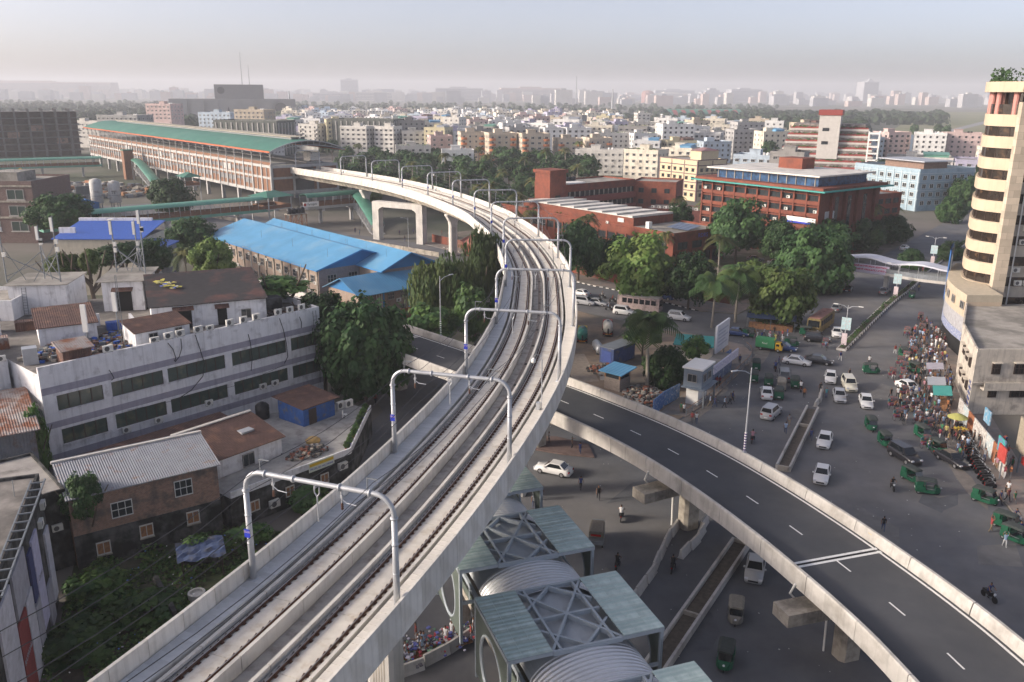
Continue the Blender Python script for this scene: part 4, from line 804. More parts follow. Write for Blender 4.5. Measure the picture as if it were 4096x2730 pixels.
# rubble heap on the terrace
rub = [m_conc_old, M('rubble_brick', (.26, .11, .075), .9, .2, 1), M('rubble_grey', (.30, .29, .28), .9, .2, 1), M('rubble_dark', (.07, .07, .07), .9, .2, 1)]
p = wbp(19.6, -20.6, 0); heap('debris', 'heap of broken tiles and scrap on the terrace', p, 2.6, 1.5, .8, 260, rub, 4, size=.35, z=3.5, rz=AW)
ym = M('yellow_bag', (.45, .30, .12), .8, .2); b = MB(); b.lathe([(.1, 0), (.8, .15), (.9, .45), (.5, .75), (.1, .8)], n=10); b.build('sack', ym, None, loc=wbp(21.8, -18.6, 3.5), label='yellowish stuffed sack beside the scrap heap', cat='sack', smooth=True)
# ---------------- far-left neighbours
bl = Bld('billboard_house', 'grey house at the left edge plastered with billboards on its side', 'building', (-32.6, 46.5), math.atan2(18.8, -6.9), 20, 14, 12.0, m_mould, M('dirty_roof', (.15, .14, .13)), par=.25)
r2 = random.Random(9)
bbm = [M('bb_white', (.50, .50, .56), .7, .2, .8, (.28, .28, .32), .3), M('bb_navy', (.05, .06, .16), .7, .2, .8), M('bb_maroon', (.24, .05, .05), .7, .2, .8), M('bb_grey', (.33, .33, .38), .7, .25, .6), M('bb_lilac', (.46, .45, .60), .7, .2, .8)]
bbs = [(.6, 1.0, 2.6, 5.4, 0, ''), (3.6, .2, 3.0, 3.0, 3, ''), (7.0, 1.5, 3.4, 6.5, 4, 'Corex'), (10.8, 4.4, 2.0, 3.4, 1, ''), (10.6, .4, 2.6, 3.8, 3, ''), (13.6, .3, 3.4, 5.6, 0, ''), (14.2, 6.1, 6.6, 2.8, 3, ''), (17.4, .4, 4.2, 5.4, 2, 'RAYMOND'), (22.0, .3, 5.8, 8.6, 0, '')]
for x, z, w, h, mi, s_ in bbs:
 x, w, z, h = x * .69, w * .69, z * 1.2, h * 1.2
 bo = MB(); bo.box(-w / 2, -.18, 0, w / 2, -.02, h); o_ = bo.build('billboard', bbm[mi], bl.t); p, r = bl.pos('F', 20 - x - w / 2, z); o_.location = p
 if s_: text(s_, w / len(s_) * 1.35, o_, (0, -.2, h * .55), bbm[3] if mi != 3 else bbm[0])
for k in range(13): b = MB(); b.beam((1 + k * 1.4, -.7, 12.35), (1 + k * 1.4, .3, 12.35), .1); b.build('rung', m_galvd, bl.t)
for y in (-.7, .3): b = MB(); b.beam((.4, y, 12.3), (18.5, y, 12.3), .12); b.build('frame_rail', m_galvd, bl.t)
for x, z in ((18.8, 9.6), (17.0, 8.8)): bl.ac('F', x, z)
for k in range(7): b = MB(); b.tube([(2 + k * 2.4, 1.2 + (k % 3) * .4, 12.0), (2.1 + k * 2.4, 1.2 + (k % 3) * .4, 13.4)], .03, 4); b.build('starter_bar', m_galvd, bl.t)
p = wbp(-10.6, -3.2, 0); nb_ = Bld('tin_shed', 'corrugated shed with half-rusted roof at the left edge', 'shed', (p.x, p.y), AW - math.radians(15), 7.9, 10.0, 9.2, M('tin_wall', (.20, .21, .23), .8, .2, .6, (.16, .11, .09), .3, .7, corr=('X', .3, .6)), par=0)
b = MB(); w_ = 8.4; b.hexa([(-.6, -.8, 9.3), (w_, -.8, 9.3), (w_, 10.4, 10.7), (-.6, 10.4, 10.7), (-.6, -.8, 9.42), (w_, -.8, 9.42), (w_, 10.4, 10.82), (-.6, 10.4, 10.82)]); nb_.part('roof', b, m_rustyroof)
p = wbp(-15, -17.6, 0); fh = Bld('flat_house', 'low house with bare concrete roof between rusty shed and billboard house', 'building', (p.x, p.y), AW - .12, 9.3, 11, 7.6, m_mould, M('flat_roof', (.34, .32, .30), .95, .25, .3, (.15, .14, .13), .4, .3), par=.25); fh.ac('F', 8.2, 4); fh.ac('R', 3, 5.5)
p = wbp(-9.6, 8.0, 0); an = Bld('annex', 'white plastered annex with brown roof at the left edge of the block', 'building', (p.x, p.y), AW - .05, 9.2, 10, 13.0, m_wbw, par=.5); an.ac('F', 6.8, 12.2); an.ac('F', 8.6, 13.5)
b = MB(); b.box(1, 2.5, 13.0, 7, 8, 15.0); an.part('penthouse', b, m_wbw); b = MB(); b.hexa([(.6, 1.6, 15.0), (7.4, 1.6, 15.0), (7.4, 8.4, 15.9), (.6, 8.4, 15.9), (.6, 1.6, 15.1), (7.4, 1.6, 15.1), (7.4, 8.4, 16.0), (.6, 8.4, 16.0)]); an.part('penthouse_roof', b, m_rustroof)
p = wbp(-3, 36, 0); an2 = Bld('back_house', 'white and brick house behind the office block at the left edge', 'building', (p.x, p.y), AW - .75, 14, 9, 15.5, m_wbw, par=.5); an2.rows('F', (12.2,), 4, 1.2, 1.4)
# beige house under a blue tarpaulin
bt = Bld('tarpaulin_house', 'beige house with a bright blue sheet roof behind the antenna masts', 'building', (-98.5, 181.5), .03, 18.5, 14, 12.2, M('beige_plaster', (.50, .46, .38), .85, .12, .3, (.40, .36, .30), .4, .4, streak=.2), par=0, body=True)
b = MB(); b.hexa([(-.3, -.3, 12.25), (18.9, -.3, 12.25), (18.9, 14.3, 14.2), (-.3, 14.3, 14.2), (-.3, -.3, 12.4), (18.9, -.3, 12.4), (18.9, 14.3, 14.35), (-.3, 14.3, 14.35)]); bt.part('roof', b, m_bluetarp)
b = MB(); b.box(-.5, 4, 12.3, 3.0, 4.5, 14.2); b.box(-.5, 13.8, 13, 16, 14.6, 14.9); bt.part('parapet', b, m_wbw); bt.ac('F', 7.3, 8.3)
b = MB(); b.box(18.6, -3, -.1, 23.5, 7, 10.6); bt.part('side_wing', b, M('slate_wall', (.20, .21, .23), .8, .2, .5)); b = MB(); b.hexa([(18.3, -3.5, 11.2), (24, -3.5, 10.6), (24, 7.5, 10.6), (18.3, 7.5, 11.2), (18.3, -3.5, 11.4), (24, -3.5, 10.8), (24, 7.5, 10.8), (18.3, 7.5, 11.4)]); bt.part('wing_roof', b, m_bluetarp); b = MB(); b.box(21.6, -3.06, 6, 23.4, -3.01, 10.5); bt.part('wing_door', b, m_rustpanel)
hw = Bld('cream_stair_block', 'cream plastered stair block with a black water tank on top', 'building', (-111, 160), .05, 8.5, 7, 13.5, M('cream_plaster', (.58, .53, .40), .85, .1, .3, streak=.15), par=.3); b = MB(); b.box(2, -.06, 8, 6.5, -.01, 12); hw.part('wall_panel', b, M('cream_plaster2', (.52, .47, .35), .85, .1)); 
for k in range(2): tank((-107.8 + 2.2 * k, 163.5, 13.5), ['black water tank on the cream stair block, on its left', 'black water tank on the cream stair block, on its right'][k], 1.3)
# brick building with green windows, far left
gb = Bld('brick_block', 'dark red brick block with green-tinted windows at the left edge', 'building', (-188, 247), .0, 50, 22, 17.3, M('dark_brick', (.17, .085, .07), .9, .2, .6, brick=(.25, .09, .016, (.22, .2, .19))), par=.6, group=None)
wgr = wmesh('window', m_glassg, m_frame, 1, 0, sill=m_conc)
for z in (3.5, 8.0, 12.6):
 for x in (30, 37, 45): gb.put('window', wgr, 'F', x, z, 5.0, 2.9)
for z in (7.2, 11.8, 16.2): b = MB(); b.box(-.05, -.25, z, 50.05, -.01, z + .5); gb.part('band', b, m_conc_old)
gb.ac('F', 49, 8.2); gb.ac('F', 34, 4.2); b = MB(); b.box(36, 4, 17.3, 44, 14, 20); gb.part('stair_house', b, m_roofconc)
for k in range(9): b = MB(); b.tube([(40 + (k % 3) * 3, 5 + k // 3 * 3, 20), (40.1 + (k % 3) * 3, 5 + k // 3 * 3, 22.5)], .05, 4); gb.part('starter_bar', b, m_galvd)
# unfinished frame building beyond
uf = thing('unfinished_frame', 'unfinished grey concrete frame building with open floors beside the station', 'building', (-344, 560, 0), .55); fl = 4.2
for k in range(8): MB().box(0, 0, k * fl - .3, 62, 24, k * fl).build('floor_slab', M('frame_concrete', (.17, .16, .155), .9, .25, .3), uf) if k else None
m_fr = M('frame_concrete', (.17, .16, .155), .9, .25, .3); cm = MB().box(-.4, -.4, 0, .4, .4, 7.4 * fl).mesh('column', m_fr)
for x in range(0, 63, 8):
 for y in (0.5, 12, 23.5): ob('column', cm, uf, (x + .4 if x == 0 else x - .4, y, 0))
MB().box(1, 14, 0, 61, 14.3, 7 * fl).build('infill_wall', M('frame_infill', (.12, .09, .08), .9, .3, .2), uf)
for k in range(12): MB().box(2 + k * 5, 5, 7 * fl, 2.15 + k * 5, 5.15, 7.6 * fl).build('starter_bar', m_galvd, uf)
for k, (w, z) in enumerate(((14, 1), (9, 3), (17, 4), (10, 2))): MB().box(4 + k * 14, 3, z * fl, 4 + k * 14 + 7, 3.2, z * fl + 3.7).build('brick_infill', m_oldbrick, uf)
# silos, site shed, crane by the station
for k, (x, y, h) in enumerate(((-156.4, 323, 11), (-150.8, 325.6, 10))):
 t = thing('cement_silo', ['grey cement silo on the left beside the blue shed', 'grey cement silo with faded lettering, the right one of two'][k], 'silo', (x, y, 0), 0, 'cement silos by the station'); b = MB(); b.lathe([(2.1, 2.2), (2.2, 2.4), (2.2, h - 1), (1.8, h), (.4, h + .4)], n=20); b.build('drum', M('silo_steel', (.50, .50, .48), .6, .15, .4, (.30, .24, .20), .3, .5, streak=.3), t, True)
 for a in range(4): MB().beam((1.6 * math.cos(a * PI / 2), 1.6 * math.sin(a * PI / 2), 0), (1.6 * math.cos(a * PI / 2), 1.6 * math.sin(a * PI / 2), 2.3), .25).build('leg', m_galvd, t)
 b = MB(); b.lathe([(2.24, 4.9), (2.24, 5.05)], n=20); b.build('ring', m_galvd, t)
 if k: text('TE', 1.6, t, (.6, -2.26, 6.0), m_black)
t = thing('site_shed', 'long blue site shed beside the silos', 'shed', (-174, 318, 0), -.72); b = MB(); b.box(0, 0, 0, 26, 9, 4.2); b.build('wall', M('site_blue', (.05, .17, .42), .6, .15, .3, corr=('X', .5, .4)), t); b = MB(); b.add([(-.5, -.5, 4.2), (26.5, -.5, 4.2), (26.5, 4.5, 6), (-.5, 4.5, 6), (26.5, 9.5, 4.2), (-.5, 9.5, 4.2)], ((0, 1, 2, 3), (3, 2, 4, 5), (1, 4, 2), (0, 3, 5))); b.build('roof', M('site_roof', (.06, .20, .50), .5, .12, .3, corr=('X', .5, .4)), t)
t = thing('mobile_crane', 'yellow crane boom leaning over the site by the station', 'crane', (-196, 360, 0), .2); MB().box(-3, -1.2, .8, 3, 1.2, 2.6).build('chassis', m_yellow, t); MB().beam((0, 0, 2.4), (-9, 2, 11.5), 1.0).build('boom', m_yellow, t); MB().box(-2.6, -1, 2.6, -.8, 1, 4.4).build('cab', m_yellow, t)
for x in (-2, 0, 2): MB().tube([(x, -1.3, .6), (x, 1.3, .6)], .6, 12).build('wheel', m_black, t)
t = thing('concrete_pump', 'tall blue mixer tower on the building site', 'machine', (-214, 372, 0), .4); MB().box(-2, -2, 0, 2, 2, 9).build('tower', M('site_blue2', (.05, .16, .48), .6, .15, .3), t); MB().beam((2, 0, 8), (9, 0, 1), 1.3).build('conveyor', M('site_blue2', (.05, .16, .48)), t)
r18 = random.Random(18)
for k in range(16):
 x, y = -170 - r18.uniform(0, 75) , 330 + r18.uniform(0, 70); cc = r18.choice(((.05, .13, .34), (.30, .28, .26), (.34, .15, .07), (.12, .13, .13))); MB().box(-3, -1.3, 0, 3, 1.3, 2.6 + 2.6 * (k % 3 == 0)).build('site_cabin', M('cabin_%d' % int(cc[2] * 100), cc, .7, .25, .5), None, loc=(x, y, 0), rz=r18.uniform(-.9, .9), label='site cabin or stack of material in the yard before the station', cat='cabin', group='site cabins by the station')
heap('site_material', 'strewn building material in the yard before the station', (-205, 372), 48, 38, 2.2, 700, [m_rustpanel, m_conc_old, m_galvd, m_frameb], 19, cat='building material', size=2.2)
# blue sheet hut low in the garden and its clutter
t = thing('garden_hut', 'low hut with a crumpled blue sheet roof in the overgrown garden', 'shed', (-29.6, 68.2, 0), .42); b = MB()
for x, y in ((0, 0), (3.4, 0), (3.4, 2.6), (0, 2.6)): b = MB(); b.cbox((x, y, 0), .12, .12, 2.3); b.build('post', m_frameb, t)
b = MB(); n_ = 8
for i in range(n_):
 for j in range(n_):
  f = lambda i, j: (-.4 + 4.2 * i / n_, -.4 + 3.4 * j / n_, 2.35 + .3 * j / n_ + .16 * math.sin(i * 1.7) * math.cos(j * 2.1)); b.quad(f(i, j), f(i + 1, j), f(i + 1, j + 1), f(i, j + 1))
b.build('roof_sheet', M('hut_sheet', (.07, .10, .19), .55, .3, 1, (.10, .10, .11), .45, .8), t); MB().box(.2, 2.4, 0, 3.2, 2.55, 2.2).build('back_wall', m_mould, t)
t = thing('low_wall', 'low leaning concrete wall running through the overgrown garden', 'wall', (-31.5, 66.8, 0), -.96); MB().box(0, -.2, 0, 6.5, .2, 1.7).build('wall_run', m_mould, t)
MB().lathe([(.7, 0), (.75, .7), (.55, .72), (.55, .5)], n=14).build('well_ring', m_conc, None, loc=(-27.6, 65.8, 0), label='round concrete well ring beside the low hut', cat='well', smooth=False)
# ================================================================ BLUE-ROOFED BRICK BUILDINGS
m_bluer = M('blue_metal_roof', (.10, .30, .51), .5, .16, .10, (.16, .32, .47), .42, .12, corr=('X', .6, .45))
m_bluer3 = M('blue_metal_roof_dark', (.06, .26, .55), .45, .1, .08, corr=('X', .6, .35))
m_bluegable = M('blue_gable', (.025, .17, .40), .6, .08, .3, corr=('X', .35, .6))
m_tanbrick = M('tan_brick', (.36, .27, .215), .9, .12, .4, (.30, .22, .175), .4, .5, brick=(.25, .085, .012, (.30, .26, .23)), streak=.15)
m_greybrick = M('grey_brick', (.27, .24, .26), .9, .12, .4, brick=(.25, .085, .012, (.22, .2, .2)))
ANG_B = math.atan2(.758, -.652)
WBR = wmesh('window', m_glass, m_frame, 2, 1, sill=m_conc_old)
def gable_house(label, corner, L_, W_, ze, zr, name='blue_roof_hall', roofm=None, ang=ANG_B, wallside=m_tanbrick, wallend=m_greybrick, over=.9):
 """corner: near-left eave corner on the ground; x runs away along the building, y to the right is negative"""
 t = thing(name, label, 'building', (corner[0], corner[1], 0), ang, 'buildings with blue metal roofs'); o = over
 b = MB(); b.box(0, -W_, -.1, L_, 0, ze - .1); b.build('wall', wallside, t); b = MB(); b.box(-.06, -W_ + .05, -.1, -.004, -.05, ze - .15); b.build('end_wall', wallend, t)
 b = MB(); x0, x1 = -o, L_ + o; k = (zr - ze) / (W_ / 2); e = ze - o * k
 for s, ya, yb in ((1, o, -W_ / 2), (-1, -W_ - o, -W_ / 2)):
  p = [(x0, ya, e), (x1, ya, e), (x1, yb, zr), (x0, yb, zr)]; p = p if s > 0 else p[::-1]; q = [(a, c, z + .12) for a, c, z in p]
  if s > 0: p, q = p[::-1], q[::-1]
  b.hexa(p + q)
 b.build('roof', roofm or m_bluer, t)
 for xx, f in ((-.02, -1), (L_ + .02, 1)):
  b = MB(); v = [(xx, 0, ze - .15), (xx, -W_, ze - .15), (xx, -W_ / 2, zr - .04)]; b.add(v, ((0, 1, 2) if f < 0 else (2, 1, 0),)); w2 = [(xx + f * .15, y, z) for _, y, z in v]; b.add(w2, ((0, 1, 2) if f < 0 else (2, 1, 0),)); b.build('gable', m_bluegable, t)
 for sg, y in ((1, o), (-1, -W_ - o)): b = MB(); b.beam((-o, y, e + .05), (L_ + o, y, e + .05), .12, .2); b.build('gutter', m_bluer3, t)
 b = MB(); b.beam((-o - .03, -W_ / 2, zr + .02), (-o - .03, o, e + .02), .1, .3); b.beam((-o - .03, -W_ / 2, zr + .02), (-o - .03, -W_ - o, e + .02), .1, .3); b.build('verge', m_bluer3, t)
 return t
h1 = gable_house('long two-storey tan brick hall with blue metal gable roof', (-39.9, 172.3), 57, 20, 8.0, 11.0)
pil = MB().box(-.22, 0, 0, .22, .22, 7.8).mesh('pilaster', m_conc_old); rb_ = random.Random(11)
for k in range(15):
 x = .5 + k * 4.0; ob('pilaster', pil, h1, (x, 0, 0))
 if k < 14:
  for z in (1.2, 4.8):
   o = ob('window', WBR, h1, (x + 2.0, 0, z), PI, (1.7, 1, 1.6))
   if rb_.random() < .75: ob('air_conditioner', AC_ME, h1, (x + 2.0 + rb_.choice((-1.3, 1.3)), .02, z + rb_.choice((-.2, 1.4))), PI, (.95, 1, .95))
for y in (-3, -8): 
 for z in (1.4, 4.9): ob('window', WBR, h1, (-.06, y, z), -PI / 2, (2.2, 1, 1.6))
ob('window', WBR, h1, (-.06, -12, 5.2), -PI / 2, (1.0, 1, .8))
for y in (-10.5, -11.2, -13.4): b = MB(); b.tube([(-.2, y, 0), (-.2, y, 7)], .09, 6); b.build('drain_pipe', m_white, h1)
for k in range(7): b = MB(); b.tube([(4 + k * 8, -4.5 - (k % 2) * 9, 9.0), (4 + k * 8, -4.5 - (k % 2) * 9, 11.3)], .03, 4); b.build('lightning_rod', m_galvd, h1)
h2 = gable_house('second blue-roofed brick hall parallel behind the first', (-26.5, 171.5), 62, 13, 8.2, 11.0)
for y in (-2.5, -6, -10): ob('window', WBR, h2, (-.06, y, 4.9), -PI / 2, (2.0, 1, 1.5))
for k in range(7): b = MB(); b.tube([(4 + k * 8, -3.5, 9.4), (4 + k * 8, -3.5, 11.6)], .03, 4); b.build('lightning_rod', m_galvd, h2)
t = thing('entrance_porch', 'small blue-roofed porch between the two brick halls', 'porch', (-33.2, 181.0, 0), ANG_B); b = MB(); b.hexa([(-6, -6.5, 5.3), (0, -6.5, 5.3), (0, .5, 5.9), (-6, .5, 5.9), (-6, -6.5, 5.5), (0, -6.5, 5.5), (0, .5, 6.1), (-6, .5, 6.1)]); b.build('roof', m_bluer, t)
for y in (0, -6): b = MB(); b.cbox((-5.7, y, 0), .25, .25, 5.3); b.build('post', m_white, t)
# small one
h3 = thing('blue_roof_house', 'small tan brick house with blue gable roof beside the weeping tree', 'building', (-29.6, 161.4, 0), math.atan2(.70, .714), 'buildings with blue metal roofs')
L3, W3 = 17, 11
b = MB(); b.box(0, 0, -.1, L3, W3, 5.2); b.build('wall', m_tanbrick, h3); b = MB(); o = .9; zr, ze = 7.6, 5.2
for p in ([(-o, -o, ze - .35), (L3 + o, -o, ze - .35), (L3 + o, W3 / 2, zr), (-o, W3 / 2, zr)], [(L3 + o, W3 + o, ze - .35), (-o, W3 + o, ze - .35), (-o, W3 / 2, zr), (L3 + o, W3 / 2, zr)]): b.hexa(p + [(x, y, z + .12) for x, y, z in p])
b.build('roof', m_bluer, h3); b = MB(); b.add([(-.02, 0, 5.1), (-.02, W3, 5.1), (-.02, W3 / 2, 7.5), (-.1, 0, 5.1), (-.1, W3, 5.1), (-.1, W3 / 2, 7.5)], ((0, 1, 2), (3, 5, 4))); b.build('gable', m_bluegable, h3)
for x, z, w, h in ((1.6, 3.4, .7, .6), (3.0, 3.4, .7, .6), (7.4, 3.1, 1.6, 1.4), (10.6, 3.1, 1.7, 1.4), (13.6, 3.1, 1.7, 1.4), (10.4, .6, 1.2, 1.1), (13.4, .4, 1.4, 1.3)): ob('window', WBR, h3, (x, 0, z), 0, (w, 1, h))
for x in (.2, 5.6, 11.9): b = MB(); b.box(x - .15, -.15, 0, x + .15, -.01, 5.0); b.build('pilaster', m_bluer3, h3)
for x in (3.8, 4.4, 5.0): b = MB(); b.tube([(x, -.25, 1.4), (x, -.25, 4.6)], .08, 6); b.tube([(x, -.25, 1.4), (x - 1.6, -.3, 1.0)], .08, 6); b.build('drain_pipe', m_white, h3)
for x, z in ((9.2, 2.4), (15.2, 3.6)): ob('air_conditioner', AC_ME, h3, (x, -.02, z), 0, (1.1, 1, 1.1))
t = thing('boundary_wall', 'mossy brick boundary wall below the small blue-roofed house', 'wall', (-30.5, 153.5, 0), math.atan2(.70, .714)); b = MB(); b.box(0, 0, 0, 22, .3, 2.2); b.build('wall_run', m_brickred, t)
# slim street lamps by the halls
def slim_lamp(p, h, rz, lab, head=1.6):
 t = thing('street_lamp', lab, 'lamp post', (*p, 0), rz, 'slim street lamps'); MB().tube([(0, 0, 0), (0, 0, h)], [.09, .05], 6).build('pole', m_galv, t); MB().tube([(0, 0, h - .5), (head * .5, 0, h - .1), (head, 0, h)], .035, 5).build('arm', m_galv, t); MB().box(head - .2, -.1, h - .02, head + .5, .1, h + .07).build('lamp_head', m_galv, t)
slim_lamp((-42.5, 168.5), 9.8, PI - .3, 'slim street lamp at the near corner of the long blue-roofed hall')
slim_lamp((-58, 187), 9.8, PI - .3, 'slim street lamp halfway along the long blue-roofed hall')
slim_lamp((-84, 226), 9.5, PI - .3, 'slim street lamp at the far end of the long blue-roofed hall')
slim_lamp((-30, 244), 8.5, PI, 'street lamp under the concrete portal frame')
# ================================================================ BUILDINGS ON THE RIGHT
A53 = math.atan2(-.8, .6)
m_whiteroof = M('white_roof', (.62, .60, .56), .8, .14, .12, (.42, .41, .39), .38, .2)
WD = wmesh('window', m_glass, m_frameb, 1, 0, fw=.04)
rl = Bld('red_institute', 'long low red brick institute with white sawtooth roof beside the bend', 'building', (-3.9, 276.7), A53, 75, 19.7, 8.3, m_brickred, m_roofconc, par=.5)
b = MB(); b.box(9, 2.4, 8.2, 58, 17.9, 10.5); rl.part('upper_storey', b, m_brickred)
for k in range(8):
 x0 = 9 + k * 6.1; b = MB(); b.hexa([(x0, 2.2, 10.5), (x0 + 6.0, 2.2, 10.5), (x0 + 6.0, 18.1, 10.5), (x0, 18.1, 10.5), (x0, 2.2, 10.62), (x0 + 6.0, 2.2, 11.1), (x0 + 6.0, 18.1, 11.1), (x0, 18.1, 10.62)]); rl.part('roof_bay', b, m_whiteroof)
for k in range(15): rl.put('window', WD, 'F', 18 + k * 3.8, 4.3, 3.0, 1.9); b = MB(); b.box(-.25, -.28, 3.2, .25, -.01, 7.4); o = rl.part('pier', b, m_brickred); o.location = (16.1 + k * 3.8, 0, 0)
b = MB(); b.box(0, -.35, 6.5, 75, -.01, 8.3); rl.part('fascia', b, m_brickred)
for k in range(3): rl.put('window', WD, 'R', 3.5 + k * 5.5, 4.3, 3.6, 1.9)
for k in range(6): b = MB(); b.cbox((75.2, 1 + k * 3.4, 0), .5, .5, 3.6); rl.part('column', b, m_brickred)
b = MB(); b.box(75.02, .5, .1, 75.1, 19, 3.2); rl.part('ground_opening', b, m_dark)
b = MB(); b.box(52, 2.2, 8.9, 54.4, 2.38, 10.0); rl.part('louvre_window', b, m_framew); rl.ac('F', 50.5, 8.4); rl.part('tank_box', MB().box(63, 2, 8.3, 64.2, 3.2, 10.2), m_white)
for k in range(4): rl.part('solar_panel', MB().hexa([(66 + k * 1.9, 7, 8.7), (67.7 + k * 1.9, 7, 8.7), (67.7 + k * 1.9, 12, 9.5), (66 + k * 1.9, 12, 9.5), (66 + k * 1.9, 7, 8.76), (67.7 + k * 1.9, 7, 8.76), (67.7 + k * 1.9, 12, 9.56), (66 + k * 1.9, 12, 9.56)]), M('solar', (.10, .13, .20), .3, .1))
text('RDRS', 1.6, rl.t, (75.25, 11, 7.4), M('sign_violet', (.10, .08, .45), .5, 0), rot=(PI / 2, 0, PI / 2)); text('BARC', 1.6, rl.t, (40, -.42, 7.4), M('sign_violet', (.10, .08, .45), .5, 0))
# red brick building with stair tower
rt_ = Bld('red_ribbon_building', 'three-storey red brick building with ribbon windows and square stair tower', 'building', (17, 277), math.atan2(.65, .76), 33, 15, 14.2, m_brickred, m_roofconc, par=.5)
for z in (2.4, 6.6, 10.6):
 b = MB(); b.box(1, -.04, z, 32.5, -.005, z + 1.7); rt_.part('ribbon_recess', b, m_dark)
 for k in range(14): b = MB(); b.box(1.5 + k * 2.25, -.2, z, 2.0 + k * 2.25, -.045, z + 1.7); rt_.part('fin', b, m_conc_old)
 b = MB(); b.box(.5, -.9, z - 1.9, 33, -.01, z - .05); rt_.part('balcony_band', b, M('red_brick_band', (.25, .075, .06), .85, .15, .5))
b = MB(); b.box(-7, 0, -.1, 0, 7, 18.6); b.box(-7.5, -.5, 18.6, .5, 7.5, 19.6); rt_.part('stair_tower', b, m_brickred); b = MB(); b.box(-10, 2, 8, -7.02, 7, 10.4); rt_.part('tower_balcony', b, m_brickred)
for z in (9.2,): rt_.put('window', WD, 'F', -3.5, z, 2.2, 2.4); 
b = MB(); b.box(4, 3, 14.3, 12, 8, 14.7); rt_.part('roof_skylight', b, m_white)
for k in range(3): tank(V(17, 277, 14.3) + V(.76, .65, 0) * (9 + 1.6 * k) + V(-.65, .76, 0) * 9, ['black roof tank on the red ribbon-window building, nearest the stair tower', 'middle black roof tank on the red ribbon-window building', 'black roof tank on the red ribbon-window building, farthest from the stair tower'][k], 1.0)
rw = Bld('red_wing', 'plain red brick wing with small square windows beside the beige block', 'building', (41.5, 299), math.atan2(-.35, .94), 15, 14, 13.6, m_brickred, m_roofconc, par=.5); rw.rows('F', (6.4, 10.2), 3, 1.8, 1.6, WD)
lw = Bld('flat_annex', 'low dark annex with rows of outdoor units on its flat roof', 'building', (44, 285), math.atan2(-.45, .9), 24, 12, 6.4, M('dark_red_brick', (.13, .05, .045), .9, .2), m_roofconc, par=.3)
for k in range(9): ob('air_conditioner', AC_ME, lw.t, (2 + k * 2.1, 2.4, 6.45), 0, (1.2, 1.2, 1.2))
# big red building with green eaves
br = Bld('red_office', 'large red brick office with grid of recessed windows and turquoise eaves', 'building', (57.6, 261), A53, 40.7, 28, 18.2, M('red_brick_dark', (.15, .048, .034), .85, .2, .5), m_roofconc, par=0)
NBAY = 10; bwid = 40.7 / NBAY
for k in range(NBAY + 1): b = MB(); b.box(-.22, -.75, -.1, .22, -.01, 18.0); o = br.part('pier', b, m_brickred); o.location = (min(max(k * bwid, .22), 40.48), 0, 0)
ra = random.Random(21)
for f in range(5):
 z = 2.6 + f * 3.25
 b = MB(); b.box(0, -.62, z - 1.05, 40.7, -.012, z - .05); br.part('spandrel', b, m_brickred); b = MB(); b.box(0, -.55, z + 1.55, 40.7, -.012, z + 1.8); br.part('sun_shelf', b, m_brickred)
 for k in range(NBAY):
  br.put('window', WD, 'F', (k + .5) * bwid, z - .05, bwid - .5, 1.6)
  if ra.random() < .42: ob('air_conditioner', AC_ME, br.t, ((k + .3 + .4 * ra.random()) * bwid, -.3, z + .1), 0, (1.15, 1, 1.2))
for y in (6.5, 12.5, 20): b = MB(); b.box(40.71, y, 3, 40.78, y + 1.6, 16.5); br.part('window_slot', b, m_glass)
for y in (4, 10, 16, 24.5): b = MB(); b.box(40.7, y, -.1, 41.6, y + .5, 18); br.part('buttress', b, M('red_brick_dark', (.16, .05, .04)))
m_turq = M('turquoise_eave', (.05, .30, .27), .6, .15, .5)
b = MB(); b.box(-2.6, -3.0, 18.25, 43.4, .2, 18.6); b.box(40.5, .21, 18.25, 43.4, 30.5, 18.6); b.box(-2.6, .21, 18.25, 1, 30, 18.6); br.part('eave', b, m_turq); b = MB(); b.box(-1.6, -2.0, 18.61, 42.3, 29, 19.3); br.part('eave_parapet', b, m_brickred)
b = MB(); b.box(4, 1.2, 19.3, 38.5, 24, 21.9); br.part('penthouse', b, M('blue_glazing', (.03, .09, .20), .25, .35, .5, (.015, .03, .07), .45, .8))
for k in range(12): b = MB(); b.box(4.4 + k * 3, 1.0, 19.3, 4.65 + k * 3, 1.18, 21.9); br.part('penthouse_mullion', b, m_roofconc)
b = MB(); b.box(1.5, -.8, 21.9, 40, 26, 22.3); br.part('penthouse_roof', b, m_whiteroof); b = MB(); b.box(16, 14, 22.3, 24, 20, 25.3); br.part('lift_house', b, m_brickred)
b = MB(); b.box(-4.6, -.12, 0, 4.6, 0, 1.7, 0); b.box(-4.6, -.13, 0, 4.6, -.121, .5, 1); o = br.part('banner', b, [m_white, m_blue_sign]); o.location = (35.6, -.78, 9.3)
b = MB(); b.box(40.72, 2.2, 10.8, 40.85, 6.4, 12.8); br.part('sign_board', b, M('sign_pale', (.45, .47, .5), .6, .3, 3))
rb2 = Bld('red_annex', 'narrow red brick annex right of the large red office', 'building', (103, 250), math.atan2(.55, .83), 17, 15, 14.5, m_brickred, m_roofconc, par=.5); rb2.rows('F', (2, 5.5, 9, 12), 4, 2.6, 1.5, WD); b = MB(); b.box(5, -.5, 3.9, 14, -.1, 5.0); rb2.part('sign_board', b, M('sign_teal', (.25, .38, .40), .6, .2))
rb2.rows('R', (2, 5.5, 9, 12), 3, 2.6, 1.5, WD)
